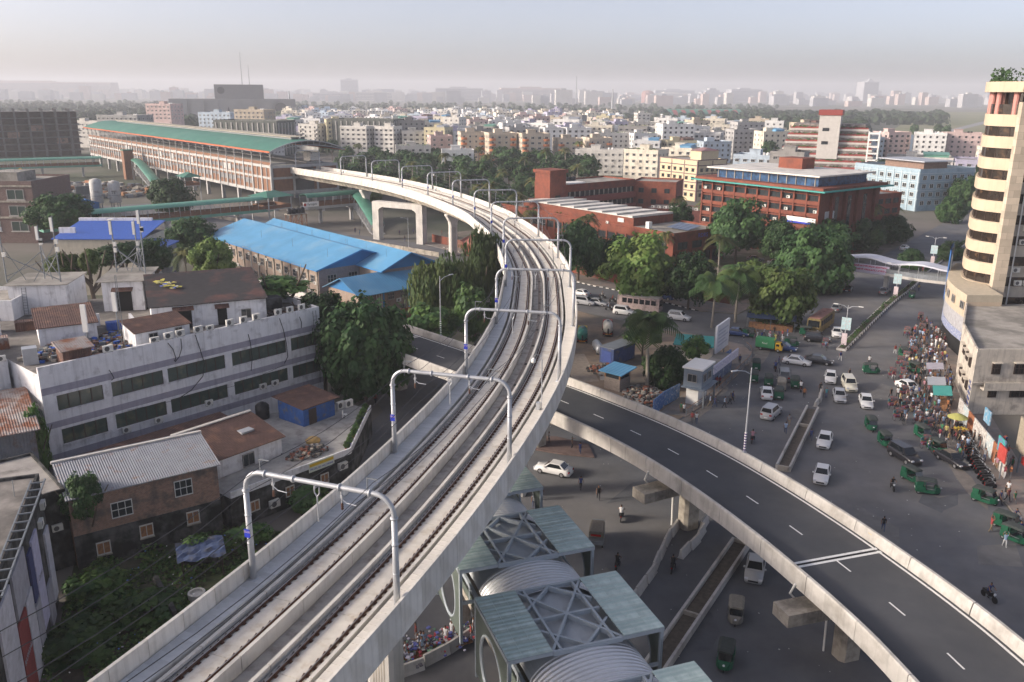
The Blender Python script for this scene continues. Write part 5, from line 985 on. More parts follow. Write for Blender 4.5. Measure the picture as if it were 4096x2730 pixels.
# beige block
m_beige = M('beige_wall', (.60, .50, .34), .85, .08, .3, streak=.12); m_brownline = M('brown_line', (.16, .11, .12), .8, .1)
bg_ = Bld('beige_block', 'beige five-storey block with brown grid lines and purple-roofed stair house', 'building', (63.4, 376.4), math.atan2(-.84, .545), 23, 17, 16.3, m_beige, m_roofconc, par=.5)
WSB = wmesh('window', m_glass, m_frameb, 1, 0, shade=M('shade_grey', (.13, .12, .12), .7, .1))
for f, n in (('F', 6), ('R', 5)):
 bg_.rows(f, (1.8, 5.2, 8.6, 12), n, 1.5, 1.3, WSB)
 L_ = 23 if f == 'F' else 17
 for z in (4.1, 7.5, 10.9, 14.4, 16.6): b = MB(); b.box(-L_ / 2, -.14, 0, L_ / 2, -.01, .35); o = bg_.part('cornice', b, m_brownline); o.location, r_ = bg_.pos(f, L_ / 2, z); o.rotation_euler = (0, 0, r_)
 for k in range(n // 2 + 1): b = MB(); b.box(-.2, -.11, 0, .2, -.005, 16.4); o = bg_.part('mullion', b, m_brownline); o.location, r_ = bg_.pos(f, max(.2, min(L_ - .2, k * L_ / (n // 2))), 0); o.rotation_euler = (0, 0, r_)
b = MB(); b.box(16.5, 2, 16.3, 22.6, 12, 20.4); bg_.part('stair_house', b, m_beige); b = MB(); b.add([(16, 1.5, 20.4), (23.1, 1.5, 20.4), (23.1, 12.5, 20.4), (16, 12.5, 20.4), (18, 7, 21.6), (21, 7, 21.6)], ((0, 1, 5, 4), (1, 2, 5), (2, 3, 4, 5), (3, 0, 4), (3, 2, 1, 0))); bg_.part('stair_roof', b, M('purple_roof', (.30, .17, .17), .7, .1))
# light blue block
m_lblue = M('pale_blue_wall', (.30, .40, .47), .85, .1, .3, (.24, .33, .39), .4, .3, streak=.2)
lb = Bld('pale_blue_block', 'pale blue five-storey block with rooftop garden beside the avenue', 'building', (142.6, 362), math.atan2(-32, 12.4), 34.3, 28, 15, m_lblue, m_roofconc, par=1.0)
WLB = wmesh('window', m_glass, m_framew, 1, 0, sill=m_lblue)
lb.rows('F', (2.2, 5.4, 8.6, 11.8), 8, 2.0, 1.7, WLB); lb.rows('R', (2.2, 5.4, 8.6, 11.8), 7, 2.0, 1.7, WLB)
for z in (4.5, 7.7, 10.9, 14.1):
 for f, L_ in (('F', 34.3), ('R', 28)): b = MB(); b.box(-L_ / 2 - .2, -.3, 0, L_ / 2 + .2, -.01, .35); o = lb.part('cornice', b, M('pale_blue_trim', (.40, .49, .54), .85, .08)); o.location, r_ = lb.pos(f, L_ / 2, z); o.rotation_euler = (0, 0, r_)
for k in range(9): b = MB(); b.box(-.25, -.24, 0, .25, -.011, 15); o = lb.part('pilaster', b, M('pale_blue_trim', (.40, .49, .54))); o.location, r_ = lb.pos('F', .3 + k * 4.2, 0); o.rotation_euler = (0, 0, r_)
b = MB(); b.box(8, 8, 15, 28, 20, 18); lb.part('penthouse', b, M('shed_brown', (.22, .15, .12), .9, .2)); b = MB(); b.box(6, 6, 18, 30, 22, 18.4); lb.part('penthouse_roof', b, m_galv)
# stepped terrace building
sg_ = thing('terraced_tower', 'stepped white and red terrace tower with planted balconies', 'building', (163, 452, 0), -.42); m_tile_red = M('red_tile', (.27, .055, .045), .7, .15, .5); m_offw = M('off_white', (.52, .50, .47), .8, .1, .3, streak=.15); r6 = random.Random(6)
for k in range(9):
 w = 52 - 1.8 * k; d = 38 - 2.4 * k; z = k * 3.2
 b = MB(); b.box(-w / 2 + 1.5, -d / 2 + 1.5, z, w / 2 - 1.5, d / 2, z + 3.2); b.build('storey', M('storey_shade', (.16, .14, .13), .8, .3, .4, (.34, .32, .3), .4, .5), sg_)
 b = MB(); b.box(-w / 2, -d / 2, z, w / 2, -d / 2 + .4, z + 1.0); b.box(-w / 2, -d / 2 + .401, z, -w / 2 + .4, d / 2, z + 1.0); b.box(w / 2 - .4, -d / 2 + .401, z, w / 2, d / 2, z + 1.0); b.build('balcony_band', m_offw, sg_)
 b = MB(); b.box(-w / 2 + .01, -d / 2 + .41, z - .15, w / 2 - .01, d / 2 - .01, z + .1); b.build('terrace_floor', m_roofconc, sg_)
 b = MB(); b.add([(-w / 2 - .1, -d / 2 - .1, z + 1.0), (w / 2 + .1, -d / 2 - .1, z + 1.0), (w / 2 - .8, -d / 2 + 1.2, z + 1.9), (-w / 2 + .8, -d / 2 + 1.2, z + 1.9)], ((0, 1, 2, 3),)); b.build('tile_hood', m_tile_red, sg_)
for k in range(9):
 b = MB(); w = 52 - 1.8 * k; d = 38 - 2.4 * k
 for q in range(70): x = r6.uniform(-w / 2 + 1, w / 2 - 1); a = r6.random() * 6; s = r6.uniform(.3, .8); z = k * 3.2 + 1.7 + r6.random() * .6; b.add([(x + s * math.cos(a + e), -d / 2 + .6 + .4 * s * math.sin(a + e), z + s * .7 * math.sin(e)) for e in (0, 1.6, 3.1, 4.7)], ((0, 1, 2, 3),))
 b.build('planting', M('terrace_green', (.06, .11, .035), .8, .3, .5), sg_, kind='stuff')
b = MB(); b.box(-4.5, -14.5, 12, 5.5, -3, 33.2); b.build('lift_tower', m_offw, sg_); b = MB(); b.box(-5.1, -15, 33.2, 6.1, -2.5, 35.8); b.build('tower_cap', m_tile_red, sg_)
for z in (19, 25.5): ob('window', WD, sg_, (-1, -14.5, z), 0, (3.2, 1, 1.6))
for k in range(8): b = MB(); b.box(19, -17, k * 3.2 + 2.2, 24.5, -9, k * 3.2 + 2.9); b.build('frame_slab', m_white, sg_)
for x, y in ((19.4, -16.6), (24.1, -16.6), (24.1, -9.4)): b = MB(); b.cbox((x, y, 0), .7, .7, 26); b.build('frame_column', m_white, sg_)
LF0 = M('roof_leaf', (.05, .10, .035), .7, .3, 1, trans=.2)
# ---- cylindrical tower and street front
m_cream = M('cream_spandrel', (.52, .42, .31), .75, .06, .3, streak=.18); m_towerglass = M('tower_glass', (.025, .018, .014), .15, .4, .4, (.10, .06, .035), .3, .6, spec=.6)
tw = thing('round_tower', 'tall cream banded tower with curved glass corner at the right edge', 'tower', (0, 0, 0)); curve = catmull([(84.9, 147.2), (82.7, 150.6), (82.5, 153.2), (83.7, 156.5), (86.0, 161), (89, 165.8), (92.5, 171)], 1.0); curve = [(p.x, p.y) for p in curve]
inner = [(x + .55, y + .1) for x, y in curve]
for k in range(1, 12):
 z = 1.8 + k * 3.62
 if k > 10: break
 b = MB(); n_ = len(curve); vs_ = [(x, y, zz) for zz in (z, z + 1.95) for x, y in curve] + [(x + .5, y, z) for x, y in curve] + [(x + .5, y, z + 1.95) for x, y in curve]
 b.add(vs_, [(i + 1, i, n_ + i, n_ + i + 1) for i in range(n_ - 1)] + [(n_ + i, 3 * n_ + i, 3 * n_ + i + 1, n_ + i + 1) for i in range(n_ - 1)] + [(i, i + 1, 2 * n_ + i + 1, 2 * n_ + i) for i in range(n_ - 1)]); b.build('spandrel', m_cream, tw)
 for i in range(0, n_ - 1, 2):
  j = min(i + 2, n_ - 1); b = MB(); p0, p1 = inner[i], inner[j]; b.quad((*p1, z + 1.95), (*p0, z + 1.95), (*p0, z + 3.62), (*p1, z + 3.62)); b.beam((*p0, z + 1.95), (*p0, z + 3.62), .12, m=1); b.build('window_pane', [m_towerglass, m_frameb], tw)
b = MB(); b.prism([(85.2, 147.6)] + [(x + .8, y + .2) for x, y in curve] + [(125, 171), (125, 147.6)], -.1, 40.5); b.build('core', M('tower_core', (.46, .42, .36), .85, .12, .4, streak=.3), tw)
b = MB(); b.prism([(84.0, 146.2), (86.0, 145.9), (86.2, 147.5), (84.3, 147.8)], -.1, 42); b.build('pilaster', M('pilaster_stone', (.55, .47, .37), .8, .1, .4, brick=(2.0, 1.2, .02, (.3, .26, .2))), tw)
for i, (x, y) in enumerate(curve[2::3]): b = MB(); b.tube([(x + .9, y + .2, 38.5), (x + .9, y + .2, 43.6)], .5, 10); b.build('column', M('pink_column', (.50, .23, .20), .6, .08), tw)
b = MB(); b.prism([(83.6, 146)] + [(x - .7, y) for x, y in curve] + [(125, 172), (125, 146)], 43.6, 45.3); b.build('cornice', m_cream, tw)
b = MB(); b.prism([(86.6, 149)] + [(x + 2.6, y + .4) for x, y in curve] + [(125, 169), (125, 149)], 40.5, 43.6); b.build('top_storey', m_towerglass, tw)
b = MB(); r19 = random.Random(19)
for q in range(420): p = curve[r19.randrange(len(curve))]; x, y, z = p[0] + r19.uniform(0, 3), p[1] + r19.uniform(-.5, .5), 45.3 + r19.random() ** 2 * 2.2; a = r19.random() * 6; s = r19.uniform(.12, .32); b.add([(x + s * math.cos(a + e), y + s * math.sin(a + e), z + s * math.sin(e * 1.7)) for e in (0, 1.6, 3.1, 4.7)], ((0, 1, 2, 3),))
b.build('roof_plants', LF0, tw, kind='stuff')
rr_ = random.Random(31)
for k in range(1, 11):
 z = 1.8 + k * 3.62; b = MB(); b.box(86.8, 147.45, z + 1.7, 120, 147.59, z + 3.3); b.build('window_band', m_towerglass, tw)
 for q in range(3):
  if rr_.random() < .85: ob('air_conditioner', AC_ME, tw, (88.2 + q * 2.1 + rr_.random(), 147.4, z + rr_.choice((.3, .6, 1.9))), 0, (1.4, 1.2, 1.4))
b = MB(); b.tube([(87.5, 147.2, 2), (87.5, 147.2, 40)], .12, 6); b.build('drain_pipe', m_white, tw)
b = MB(); b.box(83.5, 146.5, 3, 84.0, 146.8, 3.1); 
sg3 = thing('tall_blue_hoarding', 'tall curved blue hoarding behind the street front of the tower', 'hoarding', (0, 0, 0)); b = MB(); cc = catmull([(84.2, 160.2), (86.2, 164.5), (90.5, 172)], 1.0); n_ = len(cc); b.add([(p.x - 1.0, p.y, z) for z in (5, 14.5) for p in cc] + [(p.x - .8, p.y, z) for z in (5, 14.5) for p in cc], [(i, n_ + i, n_ + i + 1, i + 1) for i in range(n_ - 1)] + [(2 * n_ + i + 1, 3 * n_ + i + 1, 3 * n_ + i, 2 * n_ + i) for i in range(n_ - 1)]); b.build('panel', M('hoarding_blue', (.04, .14, .40), .6, .12), sg3)
for p in cc[::4]: MB().tube([(p.x - .7, p.y, 0), (p.x - .7, p.y, 14)], .1, 6).build('post', m_galvd, sg3)
# podium along the street: yellow and white shop front following the curve
pod = thing('shop_podium', 'curved yellow and white shop podium below the round tower', 'building', (0, 0, 0)); cc = catmull([(76.2, 139.5), (77.4, 146), (79.6, 153), (83.5, 160.5), (88.5, 168)], 1.4); n_ = len(cc)
for z0, z1, mt, nm, of in ((0, 2.9, m_dark, 'shop_opening', .25), (2.9, 4.3, M('shop_sign', (.22, .26, .42), .6, .5, 2.0, (.55, .55, .55), .4, 3), 'shop_sign', 0), (4.3, 7.0, M('podium_grey', (.36, .36, .38), .8, .3, .8), 'billboard_band', .1), (7.0, 8.0, M('podium_yellow', (.47, .41, .31), .8, .15, .6), 'yellow_band', 0), (8.0, 9.7, m_cream, 'window_band', .08), (9.7, 10.9, M('podium_yellow', (.60, .46, .16)), 'yellow_band', 0)):
 b = MB(); b.add([(p.x + of, p.y, z) for z in (z0, z1) for p in cc] + [(p.x + 6, p.y, z) for z in (z0, z1) for p in cc], [(i, n_ + i, n_ + i + 1, i + 1) for i in range(n_ - 1)] + [(n_ + i, 3 * n_ + i, 3 * n_ + i + 1, n_ + i + 1) for i in range(n_ - 1)] + [(0, 2 * n_, 3 * n_, n_)]); b.build(nm, mt, pod)
for i in range(1, n_ - 1, 3):
 p, q = cc[i], cc[i + 1]; a_ = math.atan2(q.y - p.y, q.x - p.x); b = MB(); ob('window', WIN, pod, (p.x, p.y, 8.2), a_ - PI, (1.8, 1, 1.3))
lw2 = Bld('corner_house', 'stained white two-storey corner house with barred windows, right edge', 'building', (63.9, 112.2), .02, 32, 4, 9.0, M('corner_plaster', (.54, .49, .42), .9, .13, .4, (.30, .27, .24), .36, .5, streak=.45), m_roofconc, body=False)
t = lw2.t; mt = M('corner_plaster', (.46, .43, .39)); b = MB(); b.prism([(0, 0), (34, 0), (34, 30), (13.2, 27.5), (5.5, 14)], 0, 9.0, 0, 1); b.build('wall', [mt, m_roofconc], t); b = MB(); b.beam((0, .1, 9.3), (34, .1, 9.3), .25, .6); b.beam((.1, .2, 9.3), (5.5, 14, 9.3), .25, .6); b.beam((5.5, 14, 9.3), (13.2, 27.5, 9.3), .25, .6); b.build('parapet', mt, t)
WBAR = wmesh('window', m_dark, m_frameb, 2, 1, shade=mt, bars=True)
for x in (3.0, 6.6, 10.6): 
 for z in (2.6, 6.0): ob('window', WBAR, t, (x, 0, z), 0, (2.2 if x > 5 else 1.2, 1, 1.6))
b = MB(); b.box(1.2, -1.0, 3.9, 9, -.01, 4.2); b.box(1.2, -1.0, 4.2, 9, -.88, 5.0); b.build('balcony', mt, t); b = MB(); b.box(-.2, -.3, 4.55, 34, -.011, 4.85); b.build('cornice', mt, t)
sd = math.atan2(14, 5.5)
for k, (x, y) in enumerate(((1.4, 3.6), (2.6, 6.6), (3.8, 9.7))):
 for z in (2.6, 6.0): ob('window', WBAR, t, (x, y, z), sd - PI, (1.6, 1, 1.5))
b = MB()
for k in range(5): b.box(-.9, -.06, 1.2 + k * .75, .9, -.01, 1.6 + k * .75)
o = b.build('blue_panel', M('panel_navy', (.06, .08, .2), .6, .2), t); o.location = (.45, 1.15, 0); o.rotation_euler = (0, 0, sd - PI)
# ================================================================ VEGETATION
def leafm(name, c, rand=.38, tr=.25): return M(name, c, .6, .3, .25, rand=rand, trans=tr, spec=.25)
LF = {'dense': [leafm('leaf_dark', (.031, .072, .025)), leafm('leaf_mid', (.05, .103, .033))], 'light': [leafm('leaf_pale', (.10, .165, .04)), leafm('leaf_pale2', (.135, .19, .05))], 'weep': [leafm('leaf_olive', (.05, .085, .028)), leafm('leaf_olive2', (.078, .11, .034))],
 'bush': [leafm('leaf_bush', (.05, .11, .035)), leafm('leaf_bush2', (.085, .16, .04))], 'palm': [leafm('palm_frond', (.045, .09, .03)), leafm('palm_frond2', (.08, .12, .036))], 'coco': [leafm('coco_frond', (.08, .105, .034)), leafm('coco_frond2', (.14, .14, .045))]}
m_bark = M('bark', (.11, .085, .065), .9, .3, 1.5, bump=.4); m_barkl = M('bark_pale', (.28, .25, .21), .9, .2, 1.5)
def crown_mesh(kind, seed, nc, nl, leaf, rc=.34):
 """unit crown (radius 1) made of many leaf faces gathered in clumps"""
 r = random.Random(seed); b = MB(); vs = []; fs = []; ms = []
 cl = []
 for i in range(nc):
  a = r.random() * 2 * PI; z = r.uniform(-.75, 1); q = math.sqrt(max(0, 1 - z * z)) if z > 0 else math.sqrt(max(0, 1 - (z * 1.1) ** 2)); k = r.uniform(.5, .9) if kind != 'weep' else r.uniform(.35, .8)
  cl.append((Vector((q * math.cos(a) * k, q * math.sin(a) * k, z * k)), rc * r.uniform(.6, 1.15), int(r.random() < .45)))
 for c, R, tone in cl:
  for _ in range(nl):
   d = Vector((r.gauss(0, 1), r.gauss(0, 1), r.gauss(0, 1))).normalized(); p = c + d * R * r.uniform(.55, 1.05)
   if kind == 'weep': p.z -= R * r.random() * .55
   nrm = (d * .8 + p.normalized() * .5 + Vector((r.gauss(0, .4), r.gauss(0, .4), r.gauss(0, .4) + .3))).normalized()
   u = nrm.cross(Vector((0, 0, 1)) if kind != 'weep' else Vector((1, 0, 0))); u = u.normalized() if u.length > .01 else Vector((1, 0, 0)); w = nrm.cross(u); s = leaf * r.uniform(.6, 1.3)
   if kind == 'weep': s1, s2 = s * .5, s * 1.35; w = Vector((r.gauss(0, .15), r.gauss(0, .15), -1)); u = w.cross(nrm).normalized()
   else: s1, s2 = s * .75, s
   n = len(vs); vs += [p - u * s1 - w * s2 * .3, p + u * s1 * .2 - w * s2, p + u * s1 + w * s2 * .2, p - u * s1 * .1 + w * s2]; fs.append((n, n + 1, n + 2, n + 3)); ms.append(tone)
 b.v = [tuple(v) for v in vs]; b.f = fs; b.m = ms; return b.mesh('crown', LF[kind])
def trunk_mesh(seed, n=5, mat=None):
 """unit trunk: height 1, limbs reaching into a crown centred at z=1"""
 r = random.Random(seed); b = MB(); b.tube([(0, 0, -.02), (.02, .01, .35), (-.01, .03, .7), (.03, 0, 1.05)], [.055, .042, .034, .02], 7)
 for k in range(n):
  a = 2 * PI * k / n + r.random(); z = r.uniform(.45, .75); l = r.uniform(.35, .55); b.tube([(0, 0, z), (l * .5 * math.cos(a), l * .5 * math.sin(a), z + .18), (l * math.cos(a), l * math.sin(a), z + .5)], [.028, .02, .008], 5)
 return b.mesh('trunk', mat or m_bark)
CR = {'dense': [crown_mesh('dense', s, 85, 120, .062, .29) for s in (1, 2, 9)], 'light': [crown_mesh('light', s, 75, 110, .062, .28) for s in (3, 4)], 'weep': [crown_mesh('weep', s, 70, 110, .055, .33) for s in (5, 6)], 'bush': [crown_mesh('bush', s, 40, 70, .10) for s in (7, 8)]}
CRF = [crown_mesh('dense', 20 + s, 30, 26, .15) for s in range(3)] + [crown_mesh('bush', 30, 30, 26, .15)]
TRK = [trunk_mesh(s) for s in (1, 2, 3)]
BIG = crown_mesh('dense', 77, 150, 110, .05, .24)
rv_ = random.Random(17)
def tree(kind, x, y, zc, r, rv, lab, group=None, crown=None, z0=0, cat=None, name=None):
 t = thing(name or ('shrub' if kind == 'bush' else 'tree'), lab, cat or ('shrub' if kind == 'bush' else 'tree'), (x, y, z0), rv_.random() * 6.28, group)
 c = ob('crown', crown or rv_.choice(CR[kind]), t, (0, 0, zc), 0, (r * 1.08, r * 1.08, rv * 1.05)); h = max(zc, .8)
 k = ob('trunk', rv_.choice(TRK), t, (0, 0, 0), 0, (max(h * .75, r * .6), max(h * .75, r * .6), h)); return t
for k, x, y, zc, r, rv, lab in [
('dense', -21.0, 116, 7.4, 6.7, 7.9, 'big dark glossy tree beside the white office block'),
('dense', -27.9, 120, 11.8, 3.8, 3.4, 'dark leafy tree joining the big one behind the white block'),
('weep', -12.2, 150, 8.6, 7.2, 7.4, 'drooping olive-green tree left of the viaduct bend'),
('weep', -5.6, 158, 11.6, 4.4, 7.6, 'tall drooping tree touching the viaduct edge at the bend'),
('bush', -12.7, 136, 6.3, 5.0, 3.1, 'rounded green shrubbery beside the flyover lamp post'),
('bush', -6.4, 140, 7.2, 3.7, 4.8, 'leafy bush under the viaduct next to the drooping tree'),
('light', 27.0, 178, 7.2, 7.9, 7.2, 'broad pale green roadside tree over the cross street'),
('dense', 15.7, 200, 7.4, 5.7, 6.7, 'dark green tree hugging the outer side of the viaduct bend'),
('dense', 24.1, 205, 4.9, 4.8, 5.1, 'dark round tree between the viaduct and the pale green tree'),
('dense', 36.4, 172, 6.6, 4.9, 5.3, 'dark tree between the pale green tree and the royal palms'),
('light', 51.8, 160, 5.0, 6.0, 6.5, 'yellow-green rounded tree above the parked white car'),
('light', 52.7, 182, 4.6, 5.2, 3.6, 'pale flowering tree behind the yellow-green tree'),
('dense', 68.1, 190, 6.0, 7.9, 8.0, 'large dark tree before the white-roofed footbridge'),
('dense', 58.7, 222, 9.4, 7.4, 7.6, 'dark tree in front of the large red office'),
('dense', 67.6, 215, 7.2, 5.0, 5.4, 'small dark tree at the corner of the red office'),
('dense', 84.5, 228, 5.7, 7.1, 5.1, 'dark tree spreading over the avenue beyond the red office'),
('dense', 99.3, 240, 4.4, 6.2, 5.3, 'dark tree by the avenue behind the footbridge end'),
('dense', 113.7, 255, 4.1, 5.3, 4.5, 'small dark tree along the avenue next to the blue block'),
('dense', 23.6, 124, 2.4, 3.2, 3.9, 'dark bushy tree beside the blue metal box office'),
('bush', 29.8, 132, 3.6, 2.1, 1.9, 'reddish-green bush behind the metal box office'),
('bush', 22.1, 138, 4.8, 3.3, 2.7, 'green shrub beside the blue container'),
('light', -63.3, 178, 8.7, 4.6, 4.2, 'bright yellow-green bamboo clump beside the long blue hall'),
('dense', -71.8, 168, 11.2, 3.9, 3.6, 'dark green garden tree behind the office block'),
('dense', -76.5, 165, 12.2, 5.1, 2.3, 'low dark garden tree behind the antenna masts'),
('light', -79.9, 150, 13.0, 3.1, 2.1, 'yellow-green shrub behind the left antenna masts'),
('light', -75.5, 150, 13.4, 1.9, 2.5, 'small yellow-green bush behind the office roof'),
('dense', -81.4, 215, 7.4, 6.1, 4.8, 'grey-green tree at the end of the long footbridge'),
('dense', -122.2, 230, 11.2, 7.7, 5.1, 'spreading dark tree beside the dark brick block'),
('dense', -118.0, 296, 7.6, 7.3, 6.5, 'round dark tree standing against the station side'),
('dense', -125.7, 245, 8.7, 5.6, 4.1, 'dark tree canopy left of the cement silos'),
('bush', -34.8, 124, 15.1, 4.5, 1.3, 'creeper-covered pergola plants behind the office roof'),
('dense', -39.8, 72, 6.6, 1.7, 2.4, 'leafy tree growing from the corner of the brick house'),
('dense', 119.1, 230, 1.9, 3.6, 3.2, 'street tree at the far side of the avenue'),
('dense', 101.9, 215, 2.4, 3.3, 3.0, 'small street tree on the avenue median'),
('dense', 47.7, 245, 9.0, 3.8, 4.1, 'dark tree between the two red brick buildings'),
('dense', 181.6, 420, 6.3, 8.6, 6.9, 'tree beside the pale blue block'),
('dense', 173.6, 330, 6.5, 6.0, 7.0, 'tall dark tree behind the round tower'),
('dense', 153.5, 300, 4.2, 4.6, 5.0, 'dark tree left of the round tower along the avenue'),
('dense', 206.4, 380, 8.5, 5.2, 6.0, 'dark tree peeping beside the round tower'),
]: tree(k, x, y, zc, r, rv, lab, crown=BIG if 'big dark glossy' in lab else None)
tree('bush', -30.6, 63.4, .7, 3.0, 1.5, 'dense green creeper mound beside the low garden wall'); tree('bush', -34.6, 58.5, .6, 3.4, 1.3, 'wide tangle of green weeds beside the billboard house'); tree('bush', -36.5, 66, .6, 2.6, 1.3, 'leafy weeds along the foot of the billboard house'); tree('bush', -29.4, 71.4, 1.6, 1.5, 1.2, 'creeper climbing over the low garden hut')
tree('bush', -21.2, 82.0, 1.6, 2.2, 1.3, 'creeper hanging on the mouldy terrace wall behind the viaduct'); tree('bush', -51.0, 84.6, 6.5, 1.3, 4.2, 'dark creeper climbing the left corner of the white office block'); tree('bush', -25.4, 76.0, .8, 1.6, 1.0, 'small bush between the terrace wall and the viaduct')
for i in range(10):
 a = wbp(23 + i * 1.05, -23.4 + i * .9, 3.5); t = thing('potted_plant', ['potted plant on the terrace edge, first from the banner', 'potted plant on the terrace edge, second from the banner', 'potted plant on the terrace edge, third from the banner', 'potted plant on the terrace edge, fourth from the banner', 'potted plant on the terrace edge, fifth from the banner', 'potted plant on the terrace edge, sixth from the banner', 'potted plant on the terrace edge, seventh from the banner', 'potted plant on the terrace edge, eighth from the banner', 'potted plant on the terrace edge, ninth from the banner', 'potted plant on the terrace edge nearest the street'][i], 'potted plant', a, i, 'potted plants on the terrace')
 MB().lathe([(.2, 0), (.28, .4), (.25, .4), (.2, .3)], n=8).build('pot', [M('pot_red', (.25, .08, .05), .8, .1), M('pot_blue', (.06, .10, .25), .8, .1), M('pot_green', (.06, .12, .08), .8, .1)][i % 3], t); ob('leaves', CR['bush'][0], t, (0, 0, .75), 0, (.42, .42, .45))
# weeds over the garden floor
def ground_cover(name, lab, poly, n, size, mats, seed, h=.5):
 r = random.Random(seed); b = MB(); xs = [p[0] for p in poly]; ysx = [p[1] for p in poly]
 def inside(x, y):
  c = False; j = len(poly) - 1
  for i in range(len(poly)):
   if (poly[i][1] > y) != (poly[j][1] > y) and x < (poly[j][0] - poly[i][0]) * (y - poly[i][1]) / (poly[j][1] - poly[i][1]) + poly[i][0]: c = not c
   j = i
  return c
 while n > 0:
  x, y = r.uniform(min(xs), max(xs)), r.uniform(min(ysx), max(ysx))
  if not inside(x, y): continue
  n -= 1; k = max(0, mnoise.noise(Vector((x * .35, y * .35, seed))) + .35)
  if r.random() > k * 1.6: continue
  z = r.random() * h * k * 1.5; a = r.random() * 6.28; t = r.uniform(.2, 1.1); s = size * r.uniform(.5, 1.3); u = Vector((math.cos(a), math.sin(a), 0)) * s; w = Vector((-math.sin(a) * math.cos(t), math.cos(a) * math.cos(t), math.sin(t))) * s; p = Vector((x, y, z))
  b.add((p - u, p - w * .6, p + u, p + w), ((0, 1, 2, 3),), int(r.random() < .35))
 return b.build(name, mats, label=lab, cat='vegetation', kind='stuff')
GARD = [(-44, 79), (-33, 79.5), (-23.5, 78), (-17.5, 66), (-19, 56), (-22, 44), (-27, 36), (-33, 49)]
sheet('garden_soil', GARD, .012, M('garden_soil', (.075, .065, .05), .95, .35, .4, (.05, .065, .03), .5, .25, bump=.6, bsc=2))
ground_cover('weeds', 'green weeds and creepers covering the garden below the viaduct', GARD, 26000, .2, [leafm('weed', (.07, .14, .04)), leafm('weed2', (.12, .19, .05))], 3, .8)
litm = [m_white, M('litter_blue', (.1, .2, .5), .6, .1), M('litter_grey', (.4, .4, .42), .7, .1)]; r8 = random.Random(8); b = MB()
for k in range(120): x, y = r8.uniform(-36, -20), r8.uniform(48, 76); s_ = r8.uniform(.05, .22); b.cbox((x, y, .3 + r8.random() * .5), s_, s_ * .7, .04, r8.random() * 3, r8.randrange(3))
b.build('litter', litm, label='scattered plastic litter in the overgrown garden', cat='litter', kind='stuff')
# palms
def frond_set(n, L_, droop, mats, seed, wl=.16):
 r = random.Random(seed); b = MB()
 for k in range(n):
  a = 2 * PI * k / n * 1.0 + r.uniform(-.2, .2); el = r.uniform(-.15, 1.15); pts = []; l = L_ * r.uniform(.8, 1.1)
  for j in range(9):
   t = j / 8; out = l * t * math.cos(el) * (1 - .12 * t); z = l * t * math.sin(el) - droop * l * t * t * (1.0 if el > .3 else .7); pts.append(Vector((out * math.cos(a), out * math.sin(a), z)))
  side = Vector((-math.sin(a), math.cos(a), 0)); m = int(r.random() < .4)
  for j in range(1, 9):
   p, q = pts[j - 1], pts[j]; d = q - p
   for sg in (-1, 1):
    for h in (0, .5):
     o = p + d * h; wd = l * wl * (1 - .55 * abs(j / 8 - .45)) ; tip = o + side * sg * wd + d * .9 + Vector((0, 0, -wd * .55)); b.add((o, o + d * .42, tip + d * .15, tip), ((0, 1, 2, 3),), m)
 return b
def palm_parts(kind, seed):
 if kind == 'royal': b = frond_set(26, 1.0, .6, None, seed, .33)
 else: b = frond_set(22, 1.0, .75, None, seed, .2)
 return b.mesh('fronds', LF['palm'] if kind == 'royal' else LF['coco'])
PFR = {k: [palm_parts(k, s) for s in (1, 2, 3)] for k in ('royal', 'coconut')}
pt = MB(); pt.tube([(0, 0, 0), (.01, 0, .3), (.03, .01, .65), (.02, .02, 1)], [.030, .024, .020, .018], 8); PTR = pt.mesh('trunk', m_barkl)
def palm(kind, x, y, h, r, lab, group=None):
 t = thing('palm_tree', lab, 'palm tree', (x, y, 0), rv_.random() * 6, group); ob('trunk', PTR, t, (0, 0, 0), 0, (h if h > 6 else 7, h if h > 6 else 7, h)); ob('fronds', rv_.choice(PFR[kind]), t, (.02 * h, .02 * h, h - .05), 0, (r * 1.25, r * 1.25, r * 1.1)); return t
for k, x, y, h, r, lab in (('coconut', 19.9, 225, 11.8, 3.4, 'coconut palm before the long red institute wall, nearest the viaduct'), ('coconut', 38.8, 215, 9.0, 2.9, 'coconut palm at the near corner of the red institute'), ('coconut', 50.3, 205, 9.5, 4.0, 'yellowing coconut palm beside the institute entrance columns'), ('royal', 20.5, 122, 11.0, 4.6, 'tall royal palm standing in the construction yard'), ('royal', 38.3, 158, 9.0, 4.6, 'left of two royal palms by the street corner'), ('royal', 43.8, 162, 10.2, 4.4, 'right of two royal palms by the street corner'), ('coconut', 56.6, 296, 8.5, 4.0, 'coconut palm left of the large red office'), ('coconut', 63.7, 285, 8.0, 4.0, 'coconut palm touching the left side of the large red office'), ('coconut', -70.4, 180, 9.9, 4.1, 'coconut palm in the garden beside the yellow-green bamboo'), ('coconut', 14.8, 258, 8.4, 3.3, 'coconut palm among three behind the viaduct bend, on the right'), ('coconut', 6.2, 262, 7.8, 3.7, 'coconut palm among three behind the viaduct bend, in the middle'), ('coconut', .2, 255, 8.4, 3.3, 'coconut palm among three behind the viaduct bend, on the left'), ('coconut', 102.3, 246, 13.0, 3.8, 'tall coconut palm before the red annex'), ('coconut', 116.6, 262, 10.3, 2.9, 'coconut palm between the red annex and the pale blue block'), ('coconut', 44, 190, 6.5, 3.0, 'short coconut palm behind the pale green roadside tree')): palm(k, x, y, h, r, lab)
